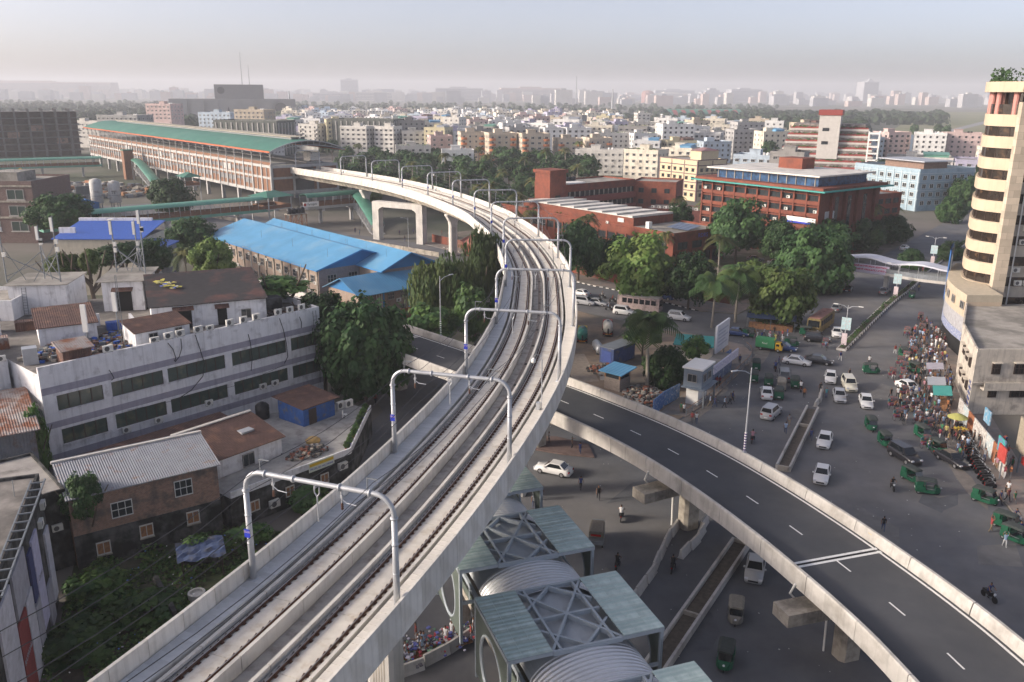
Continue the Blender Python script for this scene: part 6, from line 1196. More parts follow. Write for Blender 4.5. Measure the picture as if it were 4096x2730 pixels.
# banana plant
t = thing('banana_plant', 'banana plant with broad green leaves behind the first portal', 'plant', (-26.2, 74.4, 0)); b = MB()
for k in range(11):
 a = k * .6 + .3; l = 1.6 + .6 * (k % 3) / 2; P0 = Vector((0, 0, 1.3)); d = Vector((math.cos(a), math.sin(a), 0)); sd_ = Vector((-d.y, d.x, 0)); prev = None
 for j in range(7):
  u = j / 6; c = P0 + d * l * u * .8 + Vector((0, 0, 1.5 * u * l * .6 - 1.3 * u * u * l * .55)); w = .42 * math.sin(PI * min(1, .1 + u * .95)); e = (c - sd_ * w + Vector((0, 0, .08)), c, c + sd_ * w + Vector((0, 0, .08)))
  if prev: b.quad(prev[0], prev[1], e[1], e[0], k % 2); b.quad(prev[1], prev[2], e[2], e[1], k % 2)
  prev = e
b.build('leaves', [leafm('banana', (.09, .16, .05)), leafm('banana2', (.06, .12, .04))], t); MB().tube([(0, 0, 0), (0, 0, 1.5)], .14, 8).build('stem', leafm('banana_stem', (.12, .14, .06)), t)
for i in range(26):
 p = Path([(-10, 238), (20, 207), (30, 194), (38, 187), (48, 181), (64, 203), (92, 232)]).at(4 + i * 5.6)[0]; tree('bush', p.x + rv_.uniform(0, 4), p.y + rv_.uniform(1, 7), 1.3, rv_.uniform(1.6, 3), rv_.uniform(1.3, 2.3), 'green shrub inside the institute compound wall', 'shrubs in the institute compound')
# ---- wooded compound between the viaduct and the housing estate
r9 = random.Random(23); forest = []
def in_via(x, y, m=14): p = VP.p[min(range(0, len(VP.p), 6), key=lambda i: (VP.p[i].x - x) ** 2 + (VP.p[i].y - y) ** 2)]; return (p.x - x) ** 2 + (p.y - y) ** 2 < m * m
cnt = 0
while cnt < 125:
 y = r9.uniform(262, 525); x = r9.uniform(-.205 * y + 2, .09 * y)
 if in_via(x, y) or (x > -6 and y < 305 and x > (y - 300) * -.7): continue
 if (x + 89) * .776 + (y - 319) * .631 < 34 and y < 480: continue
 if any((x - a) ** 2 + (y - c) ** 2 < 42 for a, c in forest): continue
 if x > 10 and y > 300 and y < 330 and x < 60: continue
 forest.append((x, y)); cnt += 1; hgt = r9.uniform(5.5, 9) + (2 if y > 400 else 0)
 if r9.random() < .16: palm('coconut', x, y, hgt + 5, 3.6, 'coconut palm in the %s %s of the wooded compound' % ('near' if y < 340 else 'middle' if y < 430 else 'far', 'left part' if x < -.10 * y else 'centre' if x < 0 else 'right part'), 'palms in the wooded compound')
 else: tree('dense' if r9.random() < .8 else 'light', x, y, hgt * .8, r9.uniform(4, 6.2), r9.uniform(3.4, 5.2), 'green tree in the %s %s of the wooded compound' % ('near' if y < 340 else 'middle' if y < 430 else 'far', 'left part' if x < -.10 * y else 'centre' if x < 0 else 'right part'), 'trees in the wooded compound', crown=None if y < 360 else r9.choice(CRF))
# ================================================================ THE CITY BEYOND
PAL = [('white', (.72, .72, .71)), ('cream', (.66, .61, .51)), ('pale blue', (.42, .50, .58)), ('pink', (.55, .42, .40)), ('grey', (.38, .38, .38)), ('pale yellow', (.60, .54, .36)), ('off-white', (.62, .60, .56)), ('beige', (.50, .43, .34)), ('lilac', (.42, .40, .52)), ('weathered grey', (.28, .27, .26)), ('orange-trimmed cream', (.58, .50, .40))]
PM = [M('apartment_' + n.replace(' ', '_').replace('-', '_'), c, .88, .10, .12, tuple(v * .66 for v in c), .36, .2, streak=.25, rand=.10) for n, c in PAL]
m_farwin = M('far_window', (.03, .034, .04), .3, .3, .2); m_shade = M('sun_shade', (.42, .41, .39), .85, .1)
FL = ['ground-level', 'two', 'three', 'four', 'five', 'six', 'seven', 'eight', 'nine', 'ten']
WCITY = wmesh('window', m_farwin, m_framew, 1, 0, shade=m_shade, fw=.06)
rc_ = random.Random(41); NAPT = [0]
def apartment(x, y, rz, w, d, fl, ci, detail, feat=None, lab=None, group='apartment blocks of the housing quarter'):
 h = fl * 3.1 + .4; feat = feat if feat is not None else rc_.randrange(5); wall = PM[ci]
 lab = lab or '%s %s-storey block with %s, %s %s of the quarter' % (PAL[ci][0], FL[min(fl, 9)], ['a boxy stair house', 'black tanks on its flat roof', 'a rooftop garden', 'projecting balconies', 'a tin roof shed'][feat], 'front' if y < 620 else 'middle' if y < 820 else 'far', 'left' if x < -.08 * y else 'centre-left' if x < .06 * y else 'centre-right' if x < .2 * y else 'right')
 t = thing('apartment_block', lab, 'building', (x, y, 0), rz, group); b = MB(); b.prism([(-w / 2, -d / 2), (w / 2, -d / 2), (w / 2, d / 2), (-w / 2, d / 2)], -.1, h, 0, 1); b.build('wall', [wall, m_roofconc], t)
 b = MB(); e = .12
 for x0, y0, x1, y1 in ((-w / 2 - .05, -d / 2 - .05, w / 2 + .05, -d / 2 + e), (-w / 2 - .05, d / 2 - e, w / 2 + .05, d / 2 + .05), (-w / 2 - .05, -d / 2 + e, -w / 2 + e, d / 2 - e), (w / 2 - e, -d / 2 + e, w / 2 + .05, d / 2 - e)): b.box(x0, y0, h - .1, x1, y1, h + .95)
 b.build('parapet', wall, t)
 nf, ns = max(2, int(w / 3.6)), max(2, int(d / 4.2)); side = 1 if x < 0 else -1
 fb_ = MB()
 def put(f, u, z, ww, hh):
  if f == 'F': p, r = (u - w / 2, -d / 2, z), 0
  elif f == 'R': p, r = (w / 2, u - d / 2, z), PI / 2
  else: p, r = (-w / 2, u - d / 2, z), -PI / 2
  if detail: ob('window', WCITY, t, p, r, (ww, 1, hh)); return
  dx, dy = (1, 0) if f == 'F' else (0, 1); nx, ny = {'F': (0, -1), 'R': (1, 0), 'L': (-1, 0)}[f]; hx = ww / 2
  a = Vector((p[0] - dx * hx, p[1] - dy * hx, z)); c = Vector((p[0] + dx * hx, p[1] + dy * hx, z)); n_ = Vector((nx, ny, 0)); o = n_ * .03
  v = [a + o, c + o, c + o + V(0, 0, hh), a + o + V(0, 0, hh)]; fb_.add(v if f != 'L' else v[::-1], ((0, 1, 2, 3),), 0)
  s0, s1 = a + V(0, 0, hh + .05) - (c - a) * .08, c + V(0, 0, hh + .05) + (c - a) * .08; fb_.hexa([s0, s1, s1 + n_ * .55, s0 + n_ * .55, s0 + V(0, 0, .1), s1 + V(0, 0, .1), s1 + n_ * .55 + V(0, 0, .1), s0 + n_ * .55 + V(0, 0, .1)], 1)
 wv = rc_.choice((1.2, 1.5, 1.9)); hv = rc_.choice((1.2, 1.35))
 for f in range(fl):
  z = f * 3.1 + 1.1
  if f < fl - 4 and y > 650: continue
  for k in range(nf): put('F', (k + .5) * w / nf, z, wv, hv)
  for sd2 in ('R', 'L'):
   for k in range(ns): put(sd2, (k + .5) * d / ns, z, wv, hv)
  if feat == 3 or (ci == 10):
   for k in ((0, nf - 1) if nf > 3 else (nf // 2,)):
    b = MB(); cxk = (k + .5) * w / nf - w / 2; m_ = M('balcony_orange', (.50, .19, .09), .8, .1, .4) if ci == 10 else wall
    if ci == 10: b.prism([(cxk + 1.9 * math.cos(PI + PI * q / 6), -d / 2 + 1.5 * math.sin(PI + PI * q / 6)) for q in range(7)], z - 1.2, z + .1)
    else: b.box(cxk - 1.6, -d / 2 - 1.1, z - 1.1, cxk + 1.6, -d / 2 - .02, z - .1)
    b.build('balcony', m_, t)
 if not detail: fb_.build('windows', [m_farwin, m_shade], t, kind='stuff')
 b = MB(); sw = min(w * .4, 5); b.box(-w * .2, 0, h, -w * .2 + sw, sw * .9, h + 2.7); b.box(-w * .2 - .3, -.3, h + 2.7, -w * .2 + sw + .3, sw * .9 + .3, h + 2.9); b.build('stair_house', wall, t)
 if feat in (1, 0):
  b = MB()
  for q in range(2): b.lathe([(.7, 0), (.75, 1.2), (.3, 1.6)], (w * .25 + 1.8 * q - 1.8, d * .1, h), 8)
  b.build('roof_tanks', m_tank if feat == 1 else m_white, t)
 if feat == 2:
  b = MB()
  for q in range(24): pz = (rc_.uniform(-w / 2 + .6, w / 2 - .6), rc_.uniform(-d / 2 + .5, -d / 2 + 2), h + .5 + rc_.random() * .9); a = rc_.random() * 6; s = .6; b.add([(pz[0] + s * math.cos(a + k2), pz[1] + s * .5 * math.sin(a + k2), pz[2] + .4 * math.sin(k2)) for k2 in (0, 1.6, 3.1, 4.7)], ((0, 1, 2, 3),))
  b.build('roof_garden', LF['bush'][1], t, kind='stuff')
 if feat == 4: b = MB(); b.hexa([(w * .05, -d * .4, h + 2.0), (w * .45, -d * .4, h + 2.0), (w * .45, d * .3, h + 2.6), (w * .05, d * .3, h + 2.6), (w * .05, -d * .4, h + 2.1), (w * .45, -d * .4, h + 2.1), (w * .45, d * .3, h + 2.7), (w * .05, d * .3, h + 2.7)]); b.box(w * .07, -d * .38, h, w * .43, d * .28, h + 2.0); b.build('roof_shed', rc_.choice((m_galv, m_rustroof, m_bluer, m_greenl)), t)
 return t
# the estate with rounded orange balconies
for k, (x, y, w, rz, fl) in enumerate(((-47, 560, 14, .25, 5), (-26, 543, 15, .2, 6), (-8, 533, 17, .25, 6), (12, 528, 17, .22, 6), (33, 533, 15, .2, 5), (52, 545, 15, .25, 5))): apartment(x, y, rz, w, 15, fl, 10 if k not in (0,) else 3, True, 3, ['pink-grey block with dark balconies left of the orange-balcony estate', 'cream block with rounded orange balconies, leftmost of the estate', 'cream block with rounded orange balconies, second from the left of the estate', 'cream block with rounded orange balconies in the middle of the estate', 'cream block with rounded orange balconies, fourth in the estate', 'cream block with rounded orange balconies, rightmost of the estate'][k], 'blocks of the orange-balcony estate')
apartment(66, 432, -.55, 18, 14, 5, 1, True, 2, 'cream five-storey apartments with roof greenery left of the beige block'); apartment(86, 448, -.5, 16, 14, 5, 1, True, 4, 'cream apartment block with gabled roof shed behind the beige block')
apartment(48, 480, -.2, 26, 13, 4, 6, True, 0, 'long off-white four-storey block above the wooded compound')
apartment(112, 400, -.5, 18, 15, 5, 2, True, 0, 'pale blue apartments directly behind the large red office'); apartment(118, 372, -.5, 14, 12, 6, 9, True, 1, 'weathered grey block with tanks behind the red office roof')
apartment(205, 440, -.4, 30, 20, 4, 6, True, 4, 'off-white market block right of the stepped terrace tower'); apartment(232, 420, -.4, 34, 22, 4, 8, True, 4, 'lilac low block with long roof behind the pale blue block'); apartment(262, 470, -.3, 20, 16, 5, 1, True, 3, 'cream block with balconies near the right end of the avenue')
apartment(-30, 470, .1, 17, 12, 4, 0, True, 0, 'white block half hidden by palms beyond the viaduct portals'); apartment(-58, 505, .15, 20, 12, 4, 6, True, 2, 'off-white block with roof plants beyond the viaduct portals')
# random fabric of the housing quarter: rows behind one another
r10 = random.Random(12); Y = 575.0; nb = 0; placed = []
far = MB(); fmn = len(PM)
while Y < 1500:
 X = -.245 * Y - 20 if Y > 640 else -.20 * Y
 while X < .56 * Y:
  w = r10.uniform(13, 24); d = r10.uniform(12, 18); X += w / 2 + r10.uniform(1, 4); x = X; y = Y + r10.uniform(-9, 9); X += w / 2
  if x < 75 and y < 600: continue
  if .30 * y < x < .47 * y and y < 560: continue
  if x > .30 * y and y > 700 or x > .37 * y and y > 590 or x > .12 * y and y > 960: continue
  if (x - 165) ** 2 + (y - 450) ** 2 < 45 ** 2: continue
  if r10.random() < .10: continue
  fl = r10.choice((4, 5, 5, 6, 6, 7)) + (1 if r10.random() < .07 else 0)
  if y > 800: fl = max(2, fl - 1)
  ci = r10.choice((0, 0, 0, 0, 0, 1, 1, 2, 3, 4, 5, 6, 6, 6, 7, 8, 9)); rz = r10.choice((-.35, -.3, .2, .25)) + r10.uniform(-.06, .06)
  if nb < 215 and y < 1010: apartment(x, y, rz, w, d, fl, ci, False); nb += 1
  else:
   h = fl * 3.1; far.cbox((x, y, -.1), w, d, h, rz, ci); far.cbox((x - w * .1, y, h - .1), w * .35, d * .35, 2.6, rz, ci)
   ca, sa = math.cos(rz), math.sin(rz)
   for f in range(max(0, fl - 3), fl):
    for k in range(4): lx = -w / 2 + (k + .5) * w / 4; ly = -d / 2 - .05; far.cbox((x + lx * ca - ly * sa, y + lx * sa + ly * ca, f * 3.1 + 1), 1.6, .1, 1.3, rz, fmn)
 Y += 33 + Y * .018
far.build('distant_buildings', PM + [m_farwin], label='mass of low pale buildings at the far side of the housing quarter', cat='buildings', kind='stuff')
# trees sprinkled among the blocks
r11 = random.Random(51)
for k in range(60): y = r11.uniform(560, 1000); x = r11.uniform(-.22 * y, .5 * y); tree('dense', x, y, r11.uniform(5, 10), r11.uniform(4, 6), r11.uniform(4, 6), 'dark tree among the apartment blocks of the housing quarter', 'trees among the apartment blocks', crown=r11.choice(CRF))
# ---- institutions behind the station
def fin_block(lab, x, y, rz, w, d, h, wall, fin, n):
 t = Bld('institution_block', lab, 'building', (x, y), rz, w, d, h, wall, m_whiteroof, par=.8, group='institution blocks behind the station')
 for f, L_, k_ in (('F', w, n), ('R', d, max(3, n // 2)), ('L', d, max(3, n // 2))):
  for k in range(k_): b = MB(); b.box(-.35, -.5, 0, .35, -.02, h - 1.5); o = t.part('fin', b, fin); o.location, r = t.pos(f, (k + .5) * L_ / k_, .8); o.rotation_euler = (0, 0, r)
 return t
fin_block('dark block with pale vertical fins behind the station roof, left of two', -208, 610, -.30, 50, 24, 23, M('dark_stone', (.10, .11, .10), .8, .2, .2), m_shade, 12)
fin_block('dark block with pale vertical fins behind the station roof, right of two', -138, 655, -.25, 52, 26, 23, M('dark_stone', (.10, .11, .10)), m_shade, 12)
for k, (x, y, w, h, c, l) in enumerate(((-330, 690, 60, 20, 6, 'long white ribbon-window block beyond the unfinished frame'), (-282, 640, 34, 27, 4, 'grey-white slab block with paired windows behind the station end'), (-246, 740, 30, 27, 2, 'pale grey-blue tower block behind the station roof'), (-300, 760, 24, 31, 3, 'brown brick block with penthouse behind the station end'), (-205, 700, 26, 30, 7, 'brown-topped block above the dark fin blocks'), (-176, 575, 46, 15, 0, 'low white block in front of the dark fin blocks'))): apartment(x, y, -.25, w, 18, int(h / 3.1), c, True, 0, l, 'institution blocks behind the station')
# ---- tree belts, airfield, hangar, parliament, skyline
def belt(name, lab, n, fx, fy, seed, s0=4.5, s1=8):
 r = random.Random(seed); b = MB()
 for _ in range(n):
  y = fy(r); x = fx(r, y); R = r.uniform(s0, s1); H_ = R * r.uniform(.9, 1.4)
  for q in range(34):
   a, e = r.random() * 6.28, r.uniform(-.1, 1.5); p = Vector((x + R * math.cos(a) * math.cos(e), y + R * math.sin(a) * math.cos(e), H_ * .7 + H_ * math.sin(e) * .8)); s = R * .42 * r.uniform(.6, 1.2); u = Vector((-math.sin(a), math.cos(a), r.uniform(-.4, .4))) * s; w = Vector((-math.cos(a) * math.sin(e), -math.sin(a) * math.sin(e), math.cos(e) + .2)) * s
   b.add((p - u, p - w, p + u * .9, p + w * .9), ((0, 1, 2, 3),), int(r.random() < .4))
  b.add([(x - R * .6, y - R * .3, 0), (x + R * .6, y - R * .3, 0), (x + R * .6, y, H_ * 1.1), (x - R * .6, y, H_ * 1.1)], ((0, 1, 2, 3),), 0)
 return b.build(name, [leafm('belt_leaf', (.022, .045, .02), 0, .1), leafm('belt_leaf2', (.036, .062, .026), 0, .1)], label=lab, cat='forest', kind='stuff')
belt('distant_woods', 'hazy dark belt of trees beyond the housing quarter', 1500, lambda r, y: r.uniform(-.75 * y, .30 * y), lambda r: r.uniform(1150, 2300) if r.random() < .8 else r.uniform(2300, 3000), 3)
belt('airfield_woods', 'dark belt of trees along the airfield', 650, lambda r, y: r.uniform(.22 * y, .45 * y + 60 if y > 1300 else .40 * y), lambda r: r.uniform(880, 1900), 4)
belt('left_woods', 'dark woods on the far left beyond the station', 420, lambda r, y: r.uniform(-.68 * y, -.36 * y), lambda r: r.uniform(760, 1250), 5)
sheet('airfield_grass', [(330, 800), (480, 760), (1500, 1650), (1900, 2400), (1100, 2400)], .006, M('airfield_grass', (.16, .175, .085), .95, .2, .01, (.20, .19, .11), .5, .006))
sheet('runway', [(433.59, 934.38), (462.02, 962.21), (987.05, 1762.3), (934.96, 1718.75)], .03, M('runway_asphalt', (.26, .26, .27), .9, .1, .02))
t = thing('arched_hangar', 'long green vaulted hangar with red stripes at the airfield', 'hangar', (268, 1560, 0), .28); b = MB(); n_ = 17
for i in range(n_):
 x0, x1 = i * 8.5, i * 8.5 + 8.3
 for q in range(8): a0, a1 = PI * q / 8, PI * (q + 1) / 8; b = b; b.quad((x0, -20 * math.cos(a0), 17 * math.sin(a0)), (x1, -20 * math.cos(a0), 17 * math.sin(a0)), (x1, -20 * math.cos(a1), 17 * math.sin(a1)), (x0, -20 * math.cos(a1), 17 * math.sin(a1)), 1 if (i % 2 and q in (1, 2)) else 0)
b.build('vault', [M('hangar_green', (.10, .26, .20), .6, .1), M('hangar_red', (.40, .12, .12), .6, .1)], t); MB().box(-.5, -19, 0, 0, 19, 8).build('end_wall', m_white, t)
t = thing('white_arch_hall', 'white arched hall beside the stepped terrace tower', 'hall', (282, 640, 0), -.1); b = MB()
for q in range(10): a0, a1 = PI * q / 10, PI * (q + 1) / 10; b.quad((-22 * math.cos(a0), 0, 17 * math.sin(a0)), (-22 * math.cos(a1), 0, 17 * math.sin(a1)), (-22 * math.cos(a1), 30, 17 * math.sin(a1)), (-22 * math.cos(a0), 30, 17 * math.sin(a0)))
b.add([(-22 * math.cos(PI * q / 10), .4, 17 * math.sin(PI * q / 10)) for q in range(11)], (tuple(range(10, -1, -1)),), 1); b.build('vault', [m_white, M('arch_glass', (.28, .36, .45), .3, .1)], t)
t = thing('white_sail_roof', 'white sail-shaped roof near the airfield edge', 'building', (395, 700, 0), -.2); b = MB(); b.add([(-14, 0, 24), (-10, 0, 0), (14, 0, 3), (-14, 8, 24), (-10, 8, 0), (14, 8, 3)], ((0, 1, 2), (5, 4, 3), (0, 2, 5, 3), (1, 0, 3, 4), (2, 1, 4, 5))); b.build('sail', m_white, t); MB().box(-9, 1, -.1, 12, 7, 5).build('base', m_offw, t)
# parliament house: massive grey concrete with geometric openings
pl_ = thing('parliament_house', 'massive grey concrete assembly hall with triangular and round openings on the skyline', 'building', (-448, 1420, 0), .26); m_par2 = M('parliament_concrete', (.25, .25, .25), .9, .08, .03, (.20, .20, .20), .4, .02)
MB().box(-95, -30, 0, 95, 40, 31).build('outer_ring', m_par2, pl_); MB().box(-28, -12, 31, 46, 50, 53).build('drum', M('parliament_drum', (.16, .16, .165), .9, .08, .03), pl_)
for x, w in ((-88, 20), (-62, 18), (-38, 16), (40, 18), (66, 20)): MB().box(x, -34, 0, x + w, -30.1, 29).build('tower_bay', m_par2, pl_)
for x in (-12, 24): b = MB(); b.add([(x, -30.5, 2), (x + 9, -30.5, 2), (x + 4.5, -30.5, 20), (x, -29.9, 2), (x + 9, -29.9, 2), (x + 4.5, -29.9, 20)], ((0, 1, 2), (5, 4, 3))); b.build('triangle_opening', m_dark, pl_)
for x, z, r in ((72, 17, 9), (-18, 44, 5.5)): b = MB(); yy = -34.4 if z < 31 else -12.4; b.add([(x + r * math.cos(q * PI / 12), yy, z + r * math.sin(q * PI / 12)) for q in range(24)], (tuple(range(23, -1, -1)),)); b.build('round_opening', m_dark, pl_)
for x, h in ((-14, 104), (-2, 84)):
 ms_ = thing('radio_mast', 'thin radio mast on the skyline above the assembly hall, %s' % ('the taller one' if h > 90 else 'the shorter one'), 'mast', (x - 448 + 14, 1470, 0)); MB().tube([(0, 0, 0), (0, 0, h)], [.9, .3], 5).build('mast', m_galvd, ms_)
# skyline
SKY = [('far_tower', 'slim grey-blue tower with a pointed top on the right skyline', 1165, 2900, 50, 50, 90), ('far_block', 'lower grey block just right of the skyline tower', 1215, 2950, 60, 40, 44), ('far_block', 'flat grey hotel slab on the right skyline', 735, 2800, 100, 50, 62), ('far_block', 'broad brownish slab on the skyline right of the red drum', 520, 2900, 130, 60, 48), ('far_block', 'pinkish wide apartment slab left of centre on the skyline', -165, 2700, 145, 60, 60), ('far_block', 'grey double slab on the skyline near the centre', 60, 2800, 200, 60, 62), ('far_block', 'white slab tower on the skyline left of centre', -545, 2950, 55, 40, 88), ('far_block', 'dark red low block on the skyline below the white tower', -390, 2500, 125, 50, 46), ('far_block', 'pale wide block on the skyline below the white tower', -520, 2500, 90, 50, 43), ('far_block', 'very long pale slab on the far-left skyline', -1650, 3000, 560, 80, 74), ('far_block', 'wide grey slab on the right skyline near the hotel slab', 600, 3300, 150, 60, 60), ('far_block', 'low long brown block right of the hotel slab', 880, 2900, 150, 60, 44)]
m_sk = [M('skyline_%d' % i, c, .9, .12, .02) for i, c in enumerate(((.40, .40, .42), (.44, .36, .34), (.34, .35, .38), (.50, .49, .47)))]
for i, (n, l, x, y, w, d, h) in enumerate(SKY):
 q = 1.75; h = 43 + (h * .93 - 43) * q; x, y, w, d = x * q, y * q, w * q, d * q
 t = thing(n, l, 'building', (x, y, 0), .1, 'large buildings on the skyline'); MB().box(-w / 2, 0, 0, w / 2, d, h).build('shaft', m_sk[i % 4 if i else 2], t)
 b = MB(); nfl = int(h / 7)
 for f in range(1, nfl): b.box(-w / 2 + 3, -.5, f * 7, w / 2 - 3, -.02, f * 7 + 3.0)
 b.build('window_bands', M('skyline_glass', (.16, .17, .20), .4, .1), t, kind='stuff'); MB().box(-w * .2, d * .2, h, w * .15, d * .7, h + 7).build('roof_house', m_sk[i % 4 if i else 2], t)
 if not i: b = MB(); b.add([(-20, 10, h), (20, 10, h), (20, 40, h), (-20, 40, h), (0, 25, h + 22)], ((0, 1, 4), (1, 2, 4), (2, 3, 4), (3, 0, 4))); b.build('spire', m_sk[2], t)
t = thing('domed_drum', 'round reddish drum building with shallow dome on the skyline', 'building', (408 * 1.6, 2700 * 1.6, 0), 0, 'large buildings on the skyline'); MB().lathe([(30, 0), (30, 46), (24, 54), (8, 58)], n=20).build('drum', M('drum_red', (.34, .18, .16), .9, .1, .03), t)
t = thing('pagoda_palace', 'tiered palace-like building with stepped roof on the skyline', 'building', (640 * 1.6, 2850 * 1.6, 0), .1, 'large buildings on the skyline')
for k, (w, z0, z1) in enumerate(((230, 0, 44), (120, 44, 52), (70, 52, 62), (36, 62, 72))): MB().box(-w / 2, k * 3, z0, w / 2, 60 - k * 3, z1).build('tier', m_sk[2], t)
b = MB(); r12 = random.Random(61)
for k in range(520):
 y = r12.uniform(3200, 7600); x = r12.uniform(-.72 * y, .66 * y); h = r12.choice((22, 28, 32, 38, 42, 48)) * (1.0 if y < 4000 else 1.15) * r12.uniform(.8, 1.15); w = r12.uniform(25, 70); h *= 1.05; b.cbox((x, y, 0), w, 30, h, .1, r12.randrange(4)); 
 if r12.random() < .5: b.cbox((x, y, h), w * .3, 10, 5, .1, r12.randrange(4))
b.build('distant_skyline', m_sk, label='hazy mass of city buildings along the horizon', cat='buildings', kind='stuff')
for k, (x, y, h) in enumerate(((-455, 1800, 44), (205, 2900, 96), (212, 1900, 52))):
 t = thing('lattice_tower', ['thin lattice tower left of the white skyline slab', 'tall thin mast on the skyline right of centre', 'short dark lattice mast above the tree belt'][k], 'mast', (x, y, 0)); b = MB(); b.tube([(0, 0, 0), (0, 0, h)], [3.2, .8] if k != 1 else [1.6, 1.0], 4); b.build('lattice', m_galvd, t)
# ---- air: even haze round everything
hz = MB(); hz.box(-9500, -300, -1.02, 9500, 9000, 150); hzm = bpy.data.materials.new('haze'); hzm.use_nodes = True; nt = hzm.node_tree; nt.nodes.clear(); vo = nt.nodes.new('ShaderNodeVolumePrincipled'); mo = nt.nodes.new('ShaderNodeOutputMaterial'); nt.links.new(vo.outputs[0], mo.inputs['Volume'])
vo.inputs['Color'].default_value = (.84, .87, .94, 1); vo.inputs['Density'].default_value = .0002; vo.inputs['Anisotropy'].default_value = .1
hz.build('haze', hzm, kind='stuff')
# ================================================================ COVERED FOOTBRIDGE UNDER THE VIADUCT
m_wing = M('wing_panel', (.36, .47, .455), .3, .12, .5, (.44, .54, .52), .4, .7, corr=('Y', .42, .5), spec=.5, rand=.08); m_bluesteel = M('blue_grey_steel', (.34, .385, .42), .5, .1, .6); m_vault = M('vault_sheet', (.66, .68, .71), .35, .06, .4, corr=('Y', .38, .9), metal=.25); m_vault2 = M('vault_inner', (.42, .45, .47), .5, .1, .4); m_louv = M('louvre_green', (.14, .17, .15), .55, .12, .5, corr=('Y', .16, .9))
FB_A = math.atan2(.333, .944); FBC = V(3.8, 50.05, 0); FBy = V(-.333, .944, 0)
fb = thing('vaulted_footbridge', 'steel footbridge with ribbed barrel vault below the viaduct', 'footbridge', FBC, FB_A)
MB().box(-4.2, -40, 5.1, 4.2, 26, 5.6).build('deck', m_conc_old, fb)
for s in range(-3, 2):
 b = MB(); y0, y1 = s * 10.9 + 3.4, s * 10.9 + 7.5; n_ = 18
 for i in range(n_):
  a0, a1 = PI * (.06 + .88 * i / n_), PI * (.06 + .88 * (i + 1) / n_); f = lambda a: (-4.0 * math.cos(a), 7.0 + 2.2 * math.sin(a)); (xa, za), (xb, zb) = f(a0), f(a1); b.quad((xa, y0, za), (xb, y0, zb), (xb, y1, zb), (xa, y1, za))
 b.build('vault', m_vault, fb)
b = MB(); 
for i in range(18):
 a0, a1 = PI * (.06 + .88 * i / 18), PI * (.06 + .88 * (i + 1) / 18); f = lambda a: (-3.9 * math.cos(a), 6.9 + 2.0 * math.sin(a)); (xa, za), (xb, zb) = f(a0), f(a1); b.quad((xa, -40, za), (xb, -40, zb), (xb, 26, zb), (xa, 26, za))
b.build('inner_vault', m_vault2, fb)
for sx in (-4.1, 4.1):
 b = MB(); b.beam((sx, -40, 6.95), (sx, 26, 6.95), .2, .3); b.beam((sx, -40, 6.6), (sx, 26, 6.6), .06); b.build('eave_beam', m_bluesteel, fb)
 for k in range(13): b = MB(); b.beam((sx, -40 + k * 5.45, 5.5), (sx, -40 + k * 5.45, 6.9), .16); b.build('post', m_bluesteel, fb)
 b = MB(); b.box(sx - .05, -40, 5.6, sx + .05, 26, 6.2); b.build('rail_panel', m_louv, fb)
for k in range(-3, 2):
 for x in (-3, 3): b = MB(); b.cbox((x, k * 12.5 + 2, 0), .8, .8, 5.1); b.build('column', m_conc_old, fb)
pane_me = MB().box(-.485, -.715, 0, .485, .715, .05).mesh('roof_pane', m_wing)
def circle_panel(sx):
 b = MB(); hw, z0, z1, R, zc, n_ = 3.6, 3.6, 9.3, 2.3, 6.1, 32
 for o in (-.06, .06):
  inn = [(sx + o, R * math.cos(2 * PI * i / n_), zc + R * math.sin(2 * PI * i / n_)) for i in range(n_)]; out_ = []
  for i in range(n_):
   c, s = math.cos(2 * PI * i / n_), math.sin(2 * PI * i / n_); kx = hw / abs(c) if abs(c) > 1e-6 else 1e9; kz = ((z1 - zc) if s > 0 else (zc - z0)) / abs(s) if abs(s) > 1e-6 else 1e9; k = min(kx, kz); out_.append((sx + o, k * c, zc + k * s))
  fs_ = [(i, (i + 1) % n_, n_ + (i + 1) % n_, n_ + i) for i in range(n_)]; b.add(inn + out_, fs_ if o > 0 else [f[::-1] for f in fs_])
 return b
